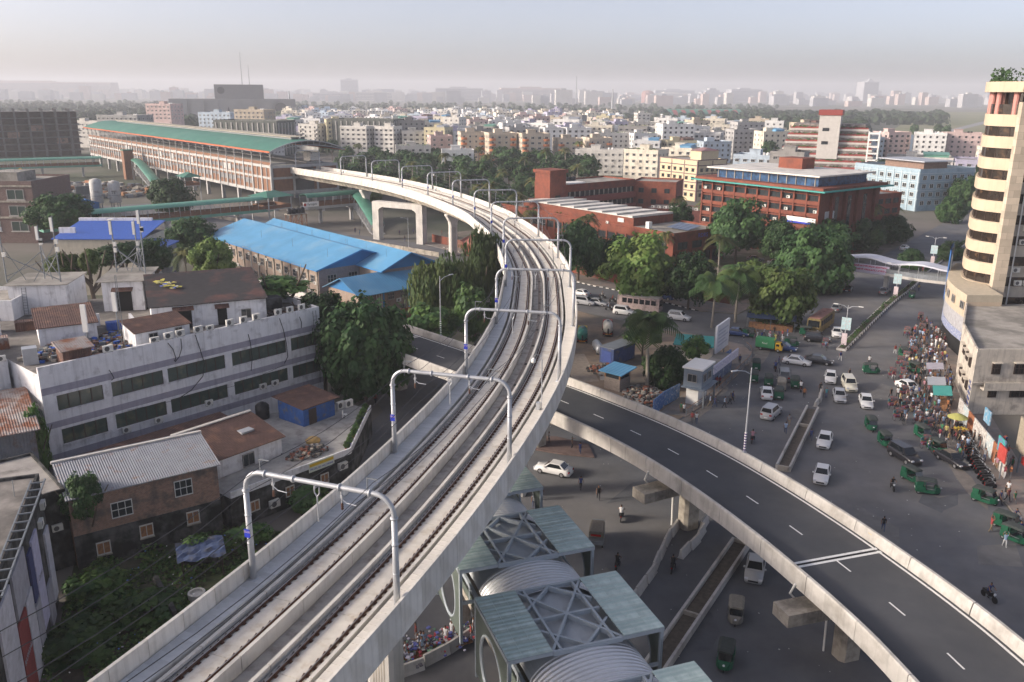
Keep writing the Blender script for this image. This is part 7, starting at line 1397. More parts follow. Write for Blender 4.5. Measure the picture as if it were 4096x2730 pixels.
def canopy(i):
 p = FBC + FBy * (10.9 * i); lab = {-2: 'canopy module past the bottom edge', -1: 'glass-winged canopy module cut by the bottom edge of the view', 0: 'glass-winged canopy module fully in view at the bottom', 1: 'glass-winged canopy module partly under the viaduct edge', 2: 'glass-winged canopy module hidden behind the viaduct parapet'}[i]
 t = thing('canopy_module', lab, 'canopy', p, FB_A, 'canopy modules of the footbridge'); z = 9.45
 for sx in (-1, 1):
  for r in range(5):
   for c in range(3): ob('roof_pane', pane_me, t, (sx * (2.45 + .98 * c + .5), -2.88 + 1.44 * r, z))
  b = MB(); b.box(min(sx * 2.42, sx * 5.42), -3.62, z - .28, max(sx * 2.42, sx * 5.42), -3.48, z - .02); b.box(min(sx * 2.42, sx * 5.42), 3.48, z - .28, max(sx * 2.42, sx * 5.42), 3.62, z - .02); b.beam((sx * 5.4, -3.47, z - .15), (sx * 5.4, 3.47, z - .15), .14, .26); b.build('wing_frame', m_bluesteel, t)
  for y in (-3.45, 3.45):
   b = MB(); b.beam((sx * 5.3, y, 3.2 if sx < 0 else 5.4), (sx * 5.3, y, z - .3), .22); b.build('corner_post', m_bluesteel, t); b = MB(); b.beam((sx * 4.1, y, 6.6), (sx * 5.3, y, 6.6), .14, .25); b.build('tie_beam', m_bluesteel, t)
  circle_panel(sx * 5.34).build('louvre_panel', m_louv, t)
  b = MB(); nn = 32
  b.tube([(sx * 5.34, 2.3 * math.cos(2 * PI * q / nn), 6.1 + 2.3 * math.sin(2 * PI * q / nn)) for q in range(nn + 1)], .12, 6, caps=False); b.build('ring_frame', m_bluesteel, t)
 L = [((-2.4, y), (2.4, y)) for y in (-3.55, 3.55)] + [((x, -3.45), (x, 3.45)) for x in (-1.85, 1.85)] + [((-2.4, 3.45), (2.4, -3.45)), ((-2.4, -3.45), (2.4, 3.45)), ((-2.4, 0), (2.4, 0)), ((0, 3.45), (2.4, 1.2)), ((0, 3.45), (-2.4, 1.2)), ((0, -3.45), (2.4, -1.2)), ((0, -3.45), (-2.4, -1.2))]
 for q, (a, c) in enumerate(L): b = MB(); b.beam((*a, z - .2 - .004 * q), (*c, z - .2 - .004 * q), .17, .34); b.build('lattice_beam', m_bluesteel, t)
for i in (-2, -1, 0, 1, 2): canopy(i)
# ================================================================ MEDIANS, BARRIERS, FENCES
def planter(name, lab, a, c, w=1.5, h=.75, soil=True):
 A, C = V(*a, 0), V(*c, 0); u = (C - A).normalized(); t = thing(name, lab, 'median', A, math.atan2(u.y, u.x)); L_ = (C - A).length; n = max(1, int(L_ / 6))
 for sg in (-1, 1):
  for k in range(n): b = MB(); b.box(L_ * k / n + .02, sg * w / 2 - .12, 0, L_ * (k + 1) / n - .02, sg * w / 2 + .12, h); b.build('wall_block', m_fpar, t)
 for k in range(0, n + 1, 2): b = MB(); b.box(L_ * k / n - .12, -w / 2 + .13, 0, L_ * k / n + .12, w / 2 - .13, h - .08); b.build('cross_wall', m_conc_old, t)
 MB().box(.1, -w / 2 + .125, .05, L_ - .1, w / 2 - .125, .3).build('soil', M('planter_soil', (.12, .10, .08), .95, .3, 1), t); return t
planter('planter_median', 'empty walled planter median at the junction beyond the flyover', (32.3, 93.2), (42.6, 113.4))
planter('planter_median', 'walled planter median passing under the flyover at the bottom', (8.0, 51.0), (22.8, 75.6), 1.6)
planter('planter_median', 'short planter median beneath the flyover deck', (24, 78), (29, 87), 1.6)
def barrier_row(lab, pts, n, h=.95):
 P_ = Path(pts); me = MB().loft([[(-.3, y, 0), (.3, y, 0), (.2, y, .25), (.1, y, h), (-.1, y, h), (-.2, y, .25)] for y in (-.95, .95)][::-1]).mesh('concrete_barrier', m_fpar)
 for k in range(n): p, r, d = P_.at(P_.len * (k + .5) / n); ob('concrete_barrier', me, None, p + V(rv_.uniform(-.12, .12), rv_.uniform(-.12, .12), 0), math.atan2(d.y, d.x) - PI / 2 + rv_.uniform(-.06, .06), (1, P_.len / n / 2, 1), lab % ORDN[k], 'barrier', 'concrete road barriers')
ORDN = ['first', 'second', 'third', 'fourth', 'fifth', 'sixth', 'seventh', 'eighth', 'ninth', 'tenth']
barrier_row('grey concrete barrier, %s from the flyover pier in the outer row', [(17.1, 79.4), (15.3, 75.5), (13.6, 71.2), (11.5, 67.2), (10, 64.5)], 7)
barrier_row('grey concrete barrier, %s in the short row beside the flyover pier', [(20.6, 80.6), (18.6, 76.5), (16.2, 73.1)], 4)
barrier_row('stained concrete barrier, %s from the left in the row below the viaduct', [(-13.5, 53.2), (-10.6, 54.9), (-7, 56.6), (-3.2, 60.5)], 5)
barrier_row('broken concrete barrier, %s from the planter at the junction', [(43.6, 115), (45.4, 118.5), (47.0, 122.5)], 4, .7)
am = thing('avenue_median', 'planted avenue median with striped kerb running to the footbridge', 'median', (0, 0, 0)); mp = Path([(57.5, 143), (69, 160.5), (81.3, 178.9), (93.7, 196.1), (109, 219), (136.6, 256.5), (158, 288)])
MB().sweep([(-.75, 0), (.75, 0), (.75, .35), (-.75, .35)], mp.fr(0, mp.len, 3)).build('kerb_block', m_fpar, am); MB().sweep([(-.55, .34), (.55, .34), (.5, .42), (-.5, .42)], mp.fr(.3, mp.len - .3, 3)).build('soil', M('planter_soil', (.12, .10, .08)), am)
km = [MB().box(.76, -.45, 0, .86, .45, .33).mesh('kerb_stone', x) for x in (M('kerb_white', (.66, .64, .6)), M('kerb_black', (.05, .05, .05)))]
for k in range(75): p, r, d = mp.at(.5 + k * .9); ob('kerb_stone', km[k % 2], am, p, math.atan2(d.y, d.x) - PI / 2)
b = MB(); r13 = random.Random(3)
for k in range(2600): s = r13.uniform(.5, mp.len - 1); p, r, d = mp.at(s); q = p + r * r13.uniform(-.5, .5) + V(0, 0, .4 + r13.random() * .7 * (.5 + .5 * math.sin(s * .7))); a = r13.random() * 6; u = V(math.cos(a), math.sin(a), r13.uniform(-.4, .6)) * .16; w = V(-math.sin(a), math.cos(a), r13.uniform(.2, .9)) * .16; b.add((q - u, q - w, q + u, q + w), ((0, 1, 2, 3),), int(r13.random() < .3))
b.build('hedge', LF['bush'], am, kind='stuff')
# railing on the yard pavement
fnc = thing('pavement_railing', 'rusty steel railing along the pavement beside the yard', 'railing', (0, 0, 0)); fp_ = Path(fence_path); n = int(fp_.len / 2)
for k in range(n):
 (p, r, d), (q, _, _) = fp_.at(k * 2.0), fp_.at(k * 2.0 + 2.0); b = MB(); b.beam(p + V(0, 0, 0), p + V(0, 0, 1.2), .09)
 b.build('post', m_galvd, fnc)
 for z in (.5, .85, 1.18): b = MB(); b.beam(p + V(0, 0, z), q + V(0, 0, z), .05); b.build('rail', m_rustpanel if z > 1 else m_galvd, fnc)
def hoarding(lab, pts, h, mat, z0=0, seg=3.0, cat='wall', name='hoarding'):
 P_ = Path(pts); t = thing(name, lab, cat, (0, 0, 0)); n = max(1, int(P_.len / seg))
 for k in range(n):
  a, c = P_.at(P_.len * k / n)[0], P_.at(P_.len * (k + 1) / n)[0]; u = (c - a).normalized(); b = MB(); b.beam(a + u * .02 + V(0, 0, z0 + h / 2), c - u * .02 + V(0, 0, z0 + h / 2), .14, h); b.build('panel', mat[k % len(mat)] if isinstance(mat, list) else mat, t)
 return t
m_hb = [M('hoard_blue', (.06, .13, .30), .7, .3, 1.5, (.4, .42, .46), .3, 3), M('hoard_blue2', (.09, .18, .36), .7, .3, 1.5, (.45, .45, .46), .35, 3)]
hoarding('blue printed site hoarding beside the metal box office', [(19.6, 110.9), (21.3, 114.1), (24.6, 118.2)], 2.3, m_hb)
hoarding('white and blue hoarding along the yard behind the billboard', [(28.0, 123.4), (32.3, 129.4), (36.2, 134.9)], 2.6, [M('hoard_grey', (.30, .31, .36), .7, .3, 1.5, (.10, .13, .25), .4, 2), m_hb[0]])
hoarding('low red brick wall with iron panels along the cross street', [(-24, 253), (17.5, 205.5), (28, 192), (36.6, 183.6), (46.4, 177)], 2.4, [m_brickred, M('wall_iron', (.16, .07, .05), .8, .25, 1.2)], seg=2.4, name='compound_wall')
hoarding('poster-covered roadside wall at the right edge', [(62.5, 112.1), (60.6, 104.5), (59.0, 97.0), (57.6, 91.5)], 2.6, [M('poster_white', (.52, .50, .47), .8, .35, 1.8, (.25, .20, .18), .38, 2.5), M('poster_teal', (.40, .48, .50), .8, .35, 1.8, (.55, .53, .5), .45, 2.0), M('wall_rust', (.30, .12, .06), .8, .2, 1), M('poster_white', (.52, .50, .47))], seg=2.4, name='poster_wall')
hoarding('low wall and grille in front of the station road', [(-110, 305), (-84, 283), (-52, 256), (-20, 229)], 1.3, [m_conc_old], seg=4, name='road_divider')
# ================================================================ YARD AND STREET FURNITURE
pb = thing('box_office', 'raised blue-grey metal box office with white roof on the pavement', 'kiosk', (27.0, 116.6, 0), math.atan2(4.1, 2.6)); m_pb = M('box_blue', (.17, .21, .26), .6, .12, .6)
MB().box(-2.3, -1.2, 2.9, 2.3, 1.5, 5.6).build('cabin', m_pb, pb); MB().box(-2.5, -1.4, 5.6, 2.5, 1.7, 5.85).build('roof', m_white, pb); MB().box(-1.7, -.6, 0, 1.9, 1.2, 2.9).build('base', m_white, pb); MB().box(-2.6, -1.9, 2.75, 2.6, 1.7, 2.92).build('balcony', m_pb, pb)
for x in (-1.2, .7): ob('window', WIN, pb, (x, -1.2, 3.7), 0, (1.2, 1, 1.2))
ob('window', WIN, pb, (-2.3, .2, 3.7), -PI / 2, (1.4, 1, 1.2))
for x in (-2.2, 2.2): MB().beam((x, -1.6, 0), (x, -1.6, 2.8), .2).build('post', m_galvd, pb)
pb.rotation_euler = (0, 0, math.atan2(4.1, 2.6) - PI * 0)
bs = thing('bus_shelter', 'row of blue shop fronts with white sign boards beside the box office', 'shop', (29.6, 121.8, 0), math.atan2(12, 7.5)); MB().box(0, 0, 0, 11, 2.2, 2.7).build('body', M('shop_blue', (.10, .14, .24), .7, .3, .8, (.30, .32, .36), .35, 1.2), bs); MB().box(-.2, -.9, 2.7, 11.2, -.7, 4.0).build('sign_board', M('sign_lilac', (.50, .50, .60), .6, .3, 2.5, (.20, .20, .42), .35, 4), bs); MB().box(-.2, -.69, 2.7, 11.2, 2.4, 2.85).build('roof', m_roofconc, bs)
bbd = thing('billboard', 'tall pale billboard panel beside the royal palms', 'billboard', (32.6, 131.0, 0), math.atan2(6, 3.6)); MB().box(-.2, -.2, 3.0, 6.2, .1, 7.6).build('panel', M('bill_pale', (.46, .48, .54), .6, .1, .6), bbd); 
for k in range(5): MB().box(.4, -.23, 6.4 - k * .6, 5.4 - (k % 2) * 1.2, -.205, 6.65 - k * .6).build('print_line', M('bill_ink', (.30, .33, .42), .6, .1), bbd)
for x in (.4, 5.6): MB().tube([(x, .3, 0), (x, .3, 7.3)], .12, 6).build('post', m_galvd, bbd)
gh = thing('guard_hut', 'small brick guard hut with bright blue roof beside the flyover', 'hut', (16.0, 122.6, 0), -.72); MB().box(-1.4, -1.4, 0, 1.4, 1.4, 1.9).build('wall', M('hut_brick', (.27, .22, .19), .9, .15, .8, brick=(.25, .09, .015, (.3, .27, .25))), gh)
for x in (-1.3, 1.3):
 for y in (-1.3, 1.3): MB().box(x - .1, y - .1, 1.9, x + .1, y + .1, 2.8).build('post', m_rustpanel, gh)
MB().box(-1.3, -1.3, 1.9, 1.3, 1.3, 2.75).build('window_band', m_glass, gh); MB().hexa([(-2.1, -2.1, 2.8), (2.1, -2.1, 2.8), (2.1, 2.1, 3.2), (-2.1, 2.1, 3.2), (-2.1, -2.1, 2.92), (2.1, -2.1, 2.92), (2.1, 2.1, 3.32), (-2.1, 2.1, 3.32)]).build('roof', m_bluer, gh)
ct = thing('site_container', 'weathered dark blue site container with lamp panel', 'container', (17.6, 136.2, 0), -.75); MB().box(-1.4, -3.0, .2, 1.4, 3.0, 2.9).build('body', M('container_blue', (.05, .08, .20), .6, .25, .8, (.12, .12, .14), .4, 1, corr=('X', .28, .8)), ct); MB().box(-1.5, -3.1, 2.9, 1.5, 3.1, 3.0).build('roof', m_galvd, ct); MB().box(-1.0, -3.06, .5, 1.0, -3.01, 2.4).build('door', M('container_door', (.04, .07, .24), .6, .2), ct)
hs = thing('cylinder_tank', 'horizontal silver fuel cylinder lying in the construction yard', 'tank', (14.9, 141.2, 0), .1); MB().tube([(0, -2.2, 1.0), (0, -2.0, 1.0), (0, 2.0, 1.0), (0, 2.2, 1.0)], [.5, .75, .75, .5], 14).build('shell', m_galv, hs, True); MB().box(-.6, -1.6, 0, .6, -1.2, .6).build('cradle', m_galvd, hs); MB().box(-.6, 1.2, 0, .6, 1.6, .6).build('cradle', m_galvd, hs)
tank((22.0, 148.5, .06), 'tall black water tank standing in the construction yard', 2.0)
for k, (x, y, rx, ry, n_, sd2) in enumerate(((19.6, 118.5, 3.2, 5.0, 500, 5), (24.5, 127.5, 3.0, 3.0, 260, 6), (15, 131, 3, 3, 120, 7))): heap('rubble', ['long heap of broken brick and concrete beside the flyover', 'rubble heap in the yard behind the box office', 'scattered bricks near the blue container'][k], (x, y), rx, ry, .9, n_, rub, sd2, size=.4, z=.05)
sheet('plank_track', [(8.6, 139), (12.4, 140), (13.6, 125.5), (9.6, 124.5)], .075, M('steel_plate', (.30, .25, .20), .8, .2, .5)); sheet('concrete_pad', [(14, 132), (18.5, 132.5), (18, 126.5), (13.8, 126)], .07, M('pad_concrete', (.40, .37, .33), .9, .15, .5))
gs = thing('green_shed', 'low shed with turquoise tin roof behind the billboard', 'shed', (27.5, 137.5, 0), -.3); MB().box(0, 0, 0, 6, 4, 2.6).build('wall', m_offw, gs); MB().hexa([(-.4, -.4, 2.6), (6.4, -.4, 2.6), (6.4, 4.4, 3.2), (-.4, 4.4, 3.2), (-.4, -.4, 2.7), (6.4, -.4, 2.7), (6.4, 4.4, 3.3), (-.4, 4.4, 3.3)]).build('roof', m_turq, gs)
aw = thing('market_awning', 'dark blue awning row sheltering stalls under the yellow-green tree', 'awning', (44.5, 157, 0), -.35); MB().hexa([(0, 0, 2.3), (9, 0, 2.3), (9, 3, 2.8), (0, 3, 2.8), (0, 0, 2.36), (9, 0, 2.36), (9, 3, 2.86), (0, 3, 2.86)]).build('canvas', M('awning_navy', (.03, .05, .11), .8, .2), aw)
for x in (.2, 4.5, 8.8): MB().beam((x, .2, 0), (x, .2, 2.3), .08).build('post', m_galvd, aw)
MB().box(.5, .8, 0, 8.5, 2.4, 1.0).build('counter', m_rustpanel, aw)
# double-arm lamps on the median
def twin_lamp(p, h, lab, banners=True):
 q, r, d = mp.at(mp.near(*p)); t = thing('street_lamp', lab, 'lamp post', (q.x, q.y, .35), math.atan2(d.y, d.x) - PI / 2); MB().tube([(0, 0, 0), (0, 0, h)], [.1, .06], 8).build('pole', m_galv, t)
 for sg in (-1, 1): MB().tube([(0, 0, h - .6), (sg * .7, 0, h - .1), (sg * 1.9, 0, h)], .04, 5).build('arm', m_galv, t); MB().box(min(sg * 1.7, sg * 2.5), -.12, h - .03, max(sg * 1.7, sg * 2.5), .12, h + .07).build('lamp_head', m_white, t)
 if banners:
  MB().box(-.8, -.06, 3.0, .8, .0, 5.2).build('banner', M('banner_teal', (.40, .55, .58), .6, .2, 2, (.55, .3, .3), .3, 4), t); MB().box(-.45, -.3, .3, .45, -.1, 2.4).build('poster', M('poster_pink', (.6, .5, .52), .6, .2, 2), t)
twin_lamp((58.6, 145.0), 7.4, 'double-armed lamp with banners at the near tip of the avenue median'); twin_lamp((84, 183), 7.4, 'double-armed lamp on the avenue median before the footbridge'); twin_lamp((110, 220), 7.4, 'double-armed lamp on the avenue median beyond the footbridge')
# footbridge with wavy white roof
wf = thing('wavy_footbridge', 'footbridge with wavy white roof crossing the avenue', 'footbridge', (0, 0, 0)); wp = Path([(70, 202), (76.2, 197), (84.3, 190.6), (89.4, 184.3), (96.5, 179.5), (103, 176)]); f = wp.fr(0, wp.len, .8)
MB().sweep([(-1.9, 4.0), (1.9, 4.0), (1.9, 4.6), (-1.9, 4.6)], f).build('deck', m_offw, wf); b = MB(); n_ = len(f)
for i in range(n_ - 1):
 (p, r), (q, s) = f[i], f[i + 1]; z0, z1 = 7.1 + .35 * math.sin(i * .42), 7.1 + .35 * math.sin((i + 1) * .42); c = [p - r * 2.3 + V(0, 0, z0), q - s * 2.3 + V(0, 0, z1), q + s * 2.3 + V(0, 0, z1), p + r * 2.3 + V(0, 0, z0)]; b.hexa([c[0], c[3], c[2], c[1]] + [v + V(0, 0, .35) for v in (c[0], c[3], c[2], c[1])])
b.build('roof', M('wavy_white', (.58, .60, .68), .6, .08, .5), wf)
for k in range(12):
 p, r, d = wp.at(1 + k * (wp.len - 2) / 11)
 for sg in (-1, 1): MB().beam(p + r * sg * 1.85 + V(0, 0, 4.6), p + r * sg * 1.85 + V(0, 0, 7.0), .12).build('post', m_galv, wf)
for s_ in (2, wp.len / 2 - 2, wp.len - 3): p, r, d = wp.at(s_); MB().cbox((p.x, p.y, 0), .9, .9, 4.0, math.atan2(d.y, d.x)).build('column', m_conc, wf)
for sg in (-1, 1): MB().sweep([(sg * 1.85 - .04, 4.6), (sg * 1.85 + .04, 4.6), (sg * 1.85 + .04, 5.6), (sg * 1.85 - .04, 5.6)], f).build('railing', M('wf_rail', (.20, .22, .24), .6, .2, 1), wf)
p, r, d = wp.at(wp.near(81.5, 193)); bn = thing('street_banner', 'long white banner with red lettering hung on the wavy footbridge', 'banner', p - r * -2.1 + V(0, 0, 4.3), math.atan2(d.y, d.x)); MB().box(-5.2, -.08, -.2, 5.2, -.02, 1.8).build('cloth', M('banner_lilac', (.56, .52, .64), .7, .1, 1), bn)
for k in range(2): MB().box(-4.8, -.1, 1.15 - k * .75, 4.8, -.085, 1.55 - k * .75).build('lettering', M('banner_ink', (.45, .08, .16), .7, .3, 6, (.56, .52, .64), .45, 5), bn)
# roadside boards, umbrella
um = thing('umbrella', 'yellow-green street umbrella over a vendor cart', 'umbrella', (59.0, 105.6, .1)); b = MB(); b.lathe([(.06, 2.6), (.7, 2.4), (1.25, 2.1), (1.27, 2.05), (.7, 2.32), (.06, 2.53)], n=16); b.build('canopy', M('umbrella_yellow', (.40, .39, .12), .7, .15, 2), um); MB().tube([(0, 0, 0), (0, 0, 2.8)], .03, 6).build('pole', m_galvd, um)
vc = thing('vendor_cart', 'small wooden fruit cart under the street umbrella', 'cart', (59.0, 104.6, .05)); MB().box(-.9, -.6, .7, .9, .6, .85).build('tray', m_rustpanel, vc); 
for x in (-.7, .7): MB().tube([(x, -.65, .4), (x, -.55, .4)], .4, 12).build('wheel', m_black, vc)
MB().box(-.85, .55, 0, -.75, .65, .7).build('leg', m_rustpanel, vc)
b = MB(); r14 = random.Random(9)
for k in range(60): b.lathe([(.01, 0), (.07, .05), (.07, .1), (.01, .14)], (r14.uniform(-.8, .8), r14.uniform(-.5, .5), .85 + r14.random() * .1), 5)
b.build('fruit', M('fruit_yellow', (.5, .38, .06), .6, .3, 4), vc, kind='stuff')
bb3 = thing('advert_board', 'advert hoarding with pale poster at the right edge', 'billboard', (59.4, 91.5, 0), math.atan2(-12, -2.2)); MB().box(-2.0, -.15, 3.0, 6.5, .1, 7.0).build('panel', M('advert_stone', (.30, .26, .20), .8, .3, 2), bb3); MB().box(.8, -.2, 3.5, 5.5, -.16, 6.6).build('poster', M('advert_pale', (.52, .56, .55), .6, .15, 1.5, (.4, .42, .3), .4, 2), bb3); MB().box(.5, -.3, 2.2, 6, -.16, 3.0).build('red_strip', m_red, bb3); text('BATA', .7, bb3, (3.2, -.33, 2.6), m_white)
for x in (-1.5, 6): MB().tube([(x, .3, 0), (x, .3, 6.8)], .13, 6).build('post', m_galvd, bb3)
for k, (x, y, c, c2, l) in enumerate(((58.0, 93.5, (.05, .35, .33), (.25, .05, .35), 'teal and violet sign board above the roadside wall'), (56.8, 91.2, (.45, .06, .05), (.5, .1, .08), 'red sign board standing by the roadside'), (61.4, 103, (.12, .30, .45), (.5, .5, .5), 'blue slanted sign roof behind the poster wall'))):
 t = thing('sign_board', l, 'sign', (x, y, 0), math.atan2(-12, -2.2)); MB().box(-1.1, -.1, 2.4, 1.1, .05, 4.2).build('panel', M('signc_%d' % k, c, .6, .15, 1.5, c2, .4, 1.2), t); MB().tube([(0, .12, 0), (0, .12, 4)], .08, 6).build('post', m_galvd, t)
for k, (x, y, w, l, mm) in enumerate(((63.2, 117.5, 4, 'white tin awning beside the corner house', m_galv), (61.9, 113, 4.5, 'green awning roof below the corner house', m_turq), (66.5, 125, 3.5, 'grey stall awning along the corner house side', m_wblav))):
 t = thing('stall_awning', l, 'awning', (x, y, 0), 1.15); MB().hexa([(0, 0, 2.5), (w, 0, 2.5), (w, 2.4, 2.2), (0, 2.4, 2.2), (0, 0, 2.58), (w, 0, 2.58), (w, 2.4, 2.28), (0, 2.4, 2.28)]).build('sheet', mm, t)
 for x2 in (.1, w - .1): MB().beam((x2, 2.2, 0), (x2, 2.2, 2.2), .07).build('post', m_galvd, t)
 MB().box(.2, .4, 0, w - .2, 1.2, .9).build('counter', m_rustpanel, t)
gz = thing('red_pyramid_roof', 'small brick gate lodge with red pyramid roof beyond the viaduct', 'hut', (-9.6, 232, 0), .5); MB().box(-3, -3, 0, 3, 3, 3.8).build('wall', m_brickred, gz); b = MB(); b.add([(-3.8, -3.8, 3.8), (3.8, -3.8, 3.8), (3.8, 3.8, 3.8), (-3.8, 3.8, 3.8), (0, 0, 6.6)], ((0, 1, 4), (1, 2, 4), (2, 3, 4), (3, 0, 4), (3, 2, 1, 0))); b.build('roof', M('lodge_roof', (.28, .12, .10), .8, .12, .6), gz)
# goods spread for sale under the viaduct
b = MB(); r15 = random.Random(15); sm = [M('cloth_%d' % i, c, .8, .2, 3) for i, c in enumerate(((.5, .5, .62), (.12, .14, .4), (.45, .08, .1), (.6, .6, .62), (.1, .1, .12), (.2, .35, .25)))]
for k in range(420): s = r15.random(); x, y = -11.5 + 8.5 * s + r15.gauss(0, .7), 55.6 + 4.6 * s + r15.gauss(0, .8) + .6; q = r15.uniform(.1, .35); b.cbox((x, y, .25 + r15.random() * .5), q, q * .8, .1, r15.random() * 3, r15.randrange(6))
b.build('spread_goods', sm, label='heaps of clothes and goods spread for sale below the viaduct', cat='goods', kind='stuff')
st_ = thing('vendor_table', 'long low vendor table carrying goods under the viaduct', 'table', (-7.8, 57.9, 0), .5); MB().box(-5, -.8, .2, 5, .8, .3).build('top', m_rustpanel, st_)
for x in (-4.8, 0, 4.8): MB().box(x - .06, -.6, 0, x + .06, .6, .2).build('leg', m_rustpanel, st_)
# scraps of litter on the asphalt
b = MB(); r16 = random.Random(16)
for k in range(260): x, y = r16.uniform(5, 62), r16.uniform(55, 150); q = r16.uniform(.04, .14); b.cbox((x, y, .012), q, q * .8, .02, r16.random() * 3)
b.build('street_litter', M('litter_pale', (.5, .5, .48), .8, .2), label='scraps of pale litter on the asphalt', cat='litter', kind='stuff')
# ================================================================ VEHICLES
m_tyre = M('tyre', (.015, .015, .016), .9, .1); m_rim = M('rim', (.35, .35, .36), .4, .1, metal=.6); m_cglass = M('car_glass', (.012, .015, .018), .06, 0, spec=.8)
m_head = M('headlight', (.6, .62, .65), .15, 0); m_tail = M('tail_light', (.35, .012, .01), .25, 0); m_trim = M('trim_black', (.02, .02, .022), .5, 0)
def paint(n, c): return M('paint_' + n, c, .35, .03, .5, coat=.6)
PT = {'white': paint('white', (.72, .72, .71)), 'silver': paint('silver', (.38, .39, .41)), 'black': paint('black', (.018, .018, .022)), 'blue': paint('blue', (.02, .05, .16)), 'grey': paint('grey', (.16, .165, .175)), 'cream': paint('cream', (.66, .63, .52))}
wb_ = MB(); wb_.tube([(-.1, 0, 0), (.1, 0, 0)], .31, 16); TYRE = wb_.mesh('tyre', m_tyre); wb_ = MB(); wb_.tube([(-.105, 0, 0), (.105, 0, 0)], .19, 12); RIM = wb_.mesh('rim', m_rim)
def wheel(t, x, y, r=.31, w=1): e = ob('wheel', TYRE, t, (x, y, r), 0, (w, r / .31, r / .31)); ob('rim', RIM, e)
def car(kind, col):
 p = PT[col]; t = thing(kind, 'x', 'car'); suv = kind != 'sedan'; L, W, H = (4.5, .86, 1.47) if not suv else (4.7, .91, 1.82); k = 1.0 if not suv else 1.22
 st = [(-2.27, .66, .55), (-2.15, .80, .66), (-1.5, .86, .80), (-.95, .87, .90), (0, .87, .93), (1.3, .87, .95), (1.85, .86, .96 if not suv else .98), (2.16, .80, .90), (2.27, .68, .60)]
 b = MB(); b.loft([[(-w * W / .87 * .93, y, .22), (-w * W / .87, y, .36), (-w * W / .87, y, zt * k * .78), (-w * W / .87 * .93, y, zt * k), (w * W / .87 * .93, y, zt * k), (w * W / .87, y, zt * k * .78), (w * W / .87, y, .36), (w * W / .87 * .93, y, .22)] for y, w, zt in st][::-1]); b.build('body', p, t, True)
 zb = .90 * k; yb0, yb1, yt0, yt1 = (-1.1, 1.72, -.25, 1.05) if not suv else (-1.15, 2.2, -.45, 1.95); wb2, wt = W * .93, W * .74
 B = [(-wb2, yb0, zb), (wb2, yb0, zb), (wb2, yb1, zb + .03), (-wb2, yb1, zb + .03)]; T = [(-wt, yt0, H), (wt, yt0, H), (wt, yt1, H), (-wt, yt1, H)]
 b = MB(); b.hexa(B + T); b.build('cabin', p, t)
 def pane(i, j, m0, nm, lo=.14, hi=.9):
  b0, b1, t0, t1 = (Vector(v) for v in (B[i], B[j], T[i], T[j])); n = ((b1 - b0).cross(t0 - b0)).normalized() * .012
  def q(u, v): return (b0 + (b1 - b0) * u) * (1 - v) + (t0 + (t1 - t0) * u) * v + n
  b = MB(); b.quad(q(m0, lo), q(1 - m0, lo), q(1 - m0, hi), q(m0, hi)); b.build(nm, m_cglass, t)
 pane(0, 1, .06, 'windscreen'); pane(2, 3, .08, 'rear_window'); pane(1, 2, .1, 'side_window'); pane(3, 0, .1, 'side_window')
 for x in (-.78 * W / .87, .78 * W / .87):
  for y in (-1.38, 1.36): wheel(t, x, y, .31 if not suv else .36)
 for sx in (-1, 1):
  b = MB(); b.box(sx * .62 - .17, -2.26, .55 * k, sx * .62 + .17, -2.08, .68 * k); b.build('headlight', m_head, t); b = MB(); b.box(sx * .62 - .16, 2.13, .64 * k, sx * .62 + .16, 2.27, .80 * k); b.build('tail_light', m_tail, t); b = MB(); b.box(sx * (W + .08) - .08, -.85, zb + .02, sx * (W + .08) + .08, -.7, zb + .16); b.build('mirror', p, t)
 MB().box(-.45, -2.30, .36, .45, -2.2, .52).build('grille', m_trim, t); MB().box(-.25, 2.24, .45, .25, 2.29, .57).build('number_plate', m_white, t); return t
PROTO = {}; KC = {}
def place(key, maker, p, head, lab, group, z=.012, scale=None):
 """head: direction of travel in degrees, 0 = away from the camera, clockwise; models face -y"""
 rz = PI - math.radians(head)
 if key not in PROTO:
  t = maker(); PROTO[key] = t; KC[key] = KIDS(t); t.location = (p[0], p[1], z); t.rotation_euler = (0, 0, rz); t['label'] = lab; t['group'] = group; return t
 return dup(PROTO[key], (p[0], p[1], z), rz, lab, group, scale, KC[key])
CARG = 'cars in the streets'; DN, UP = 207, 27
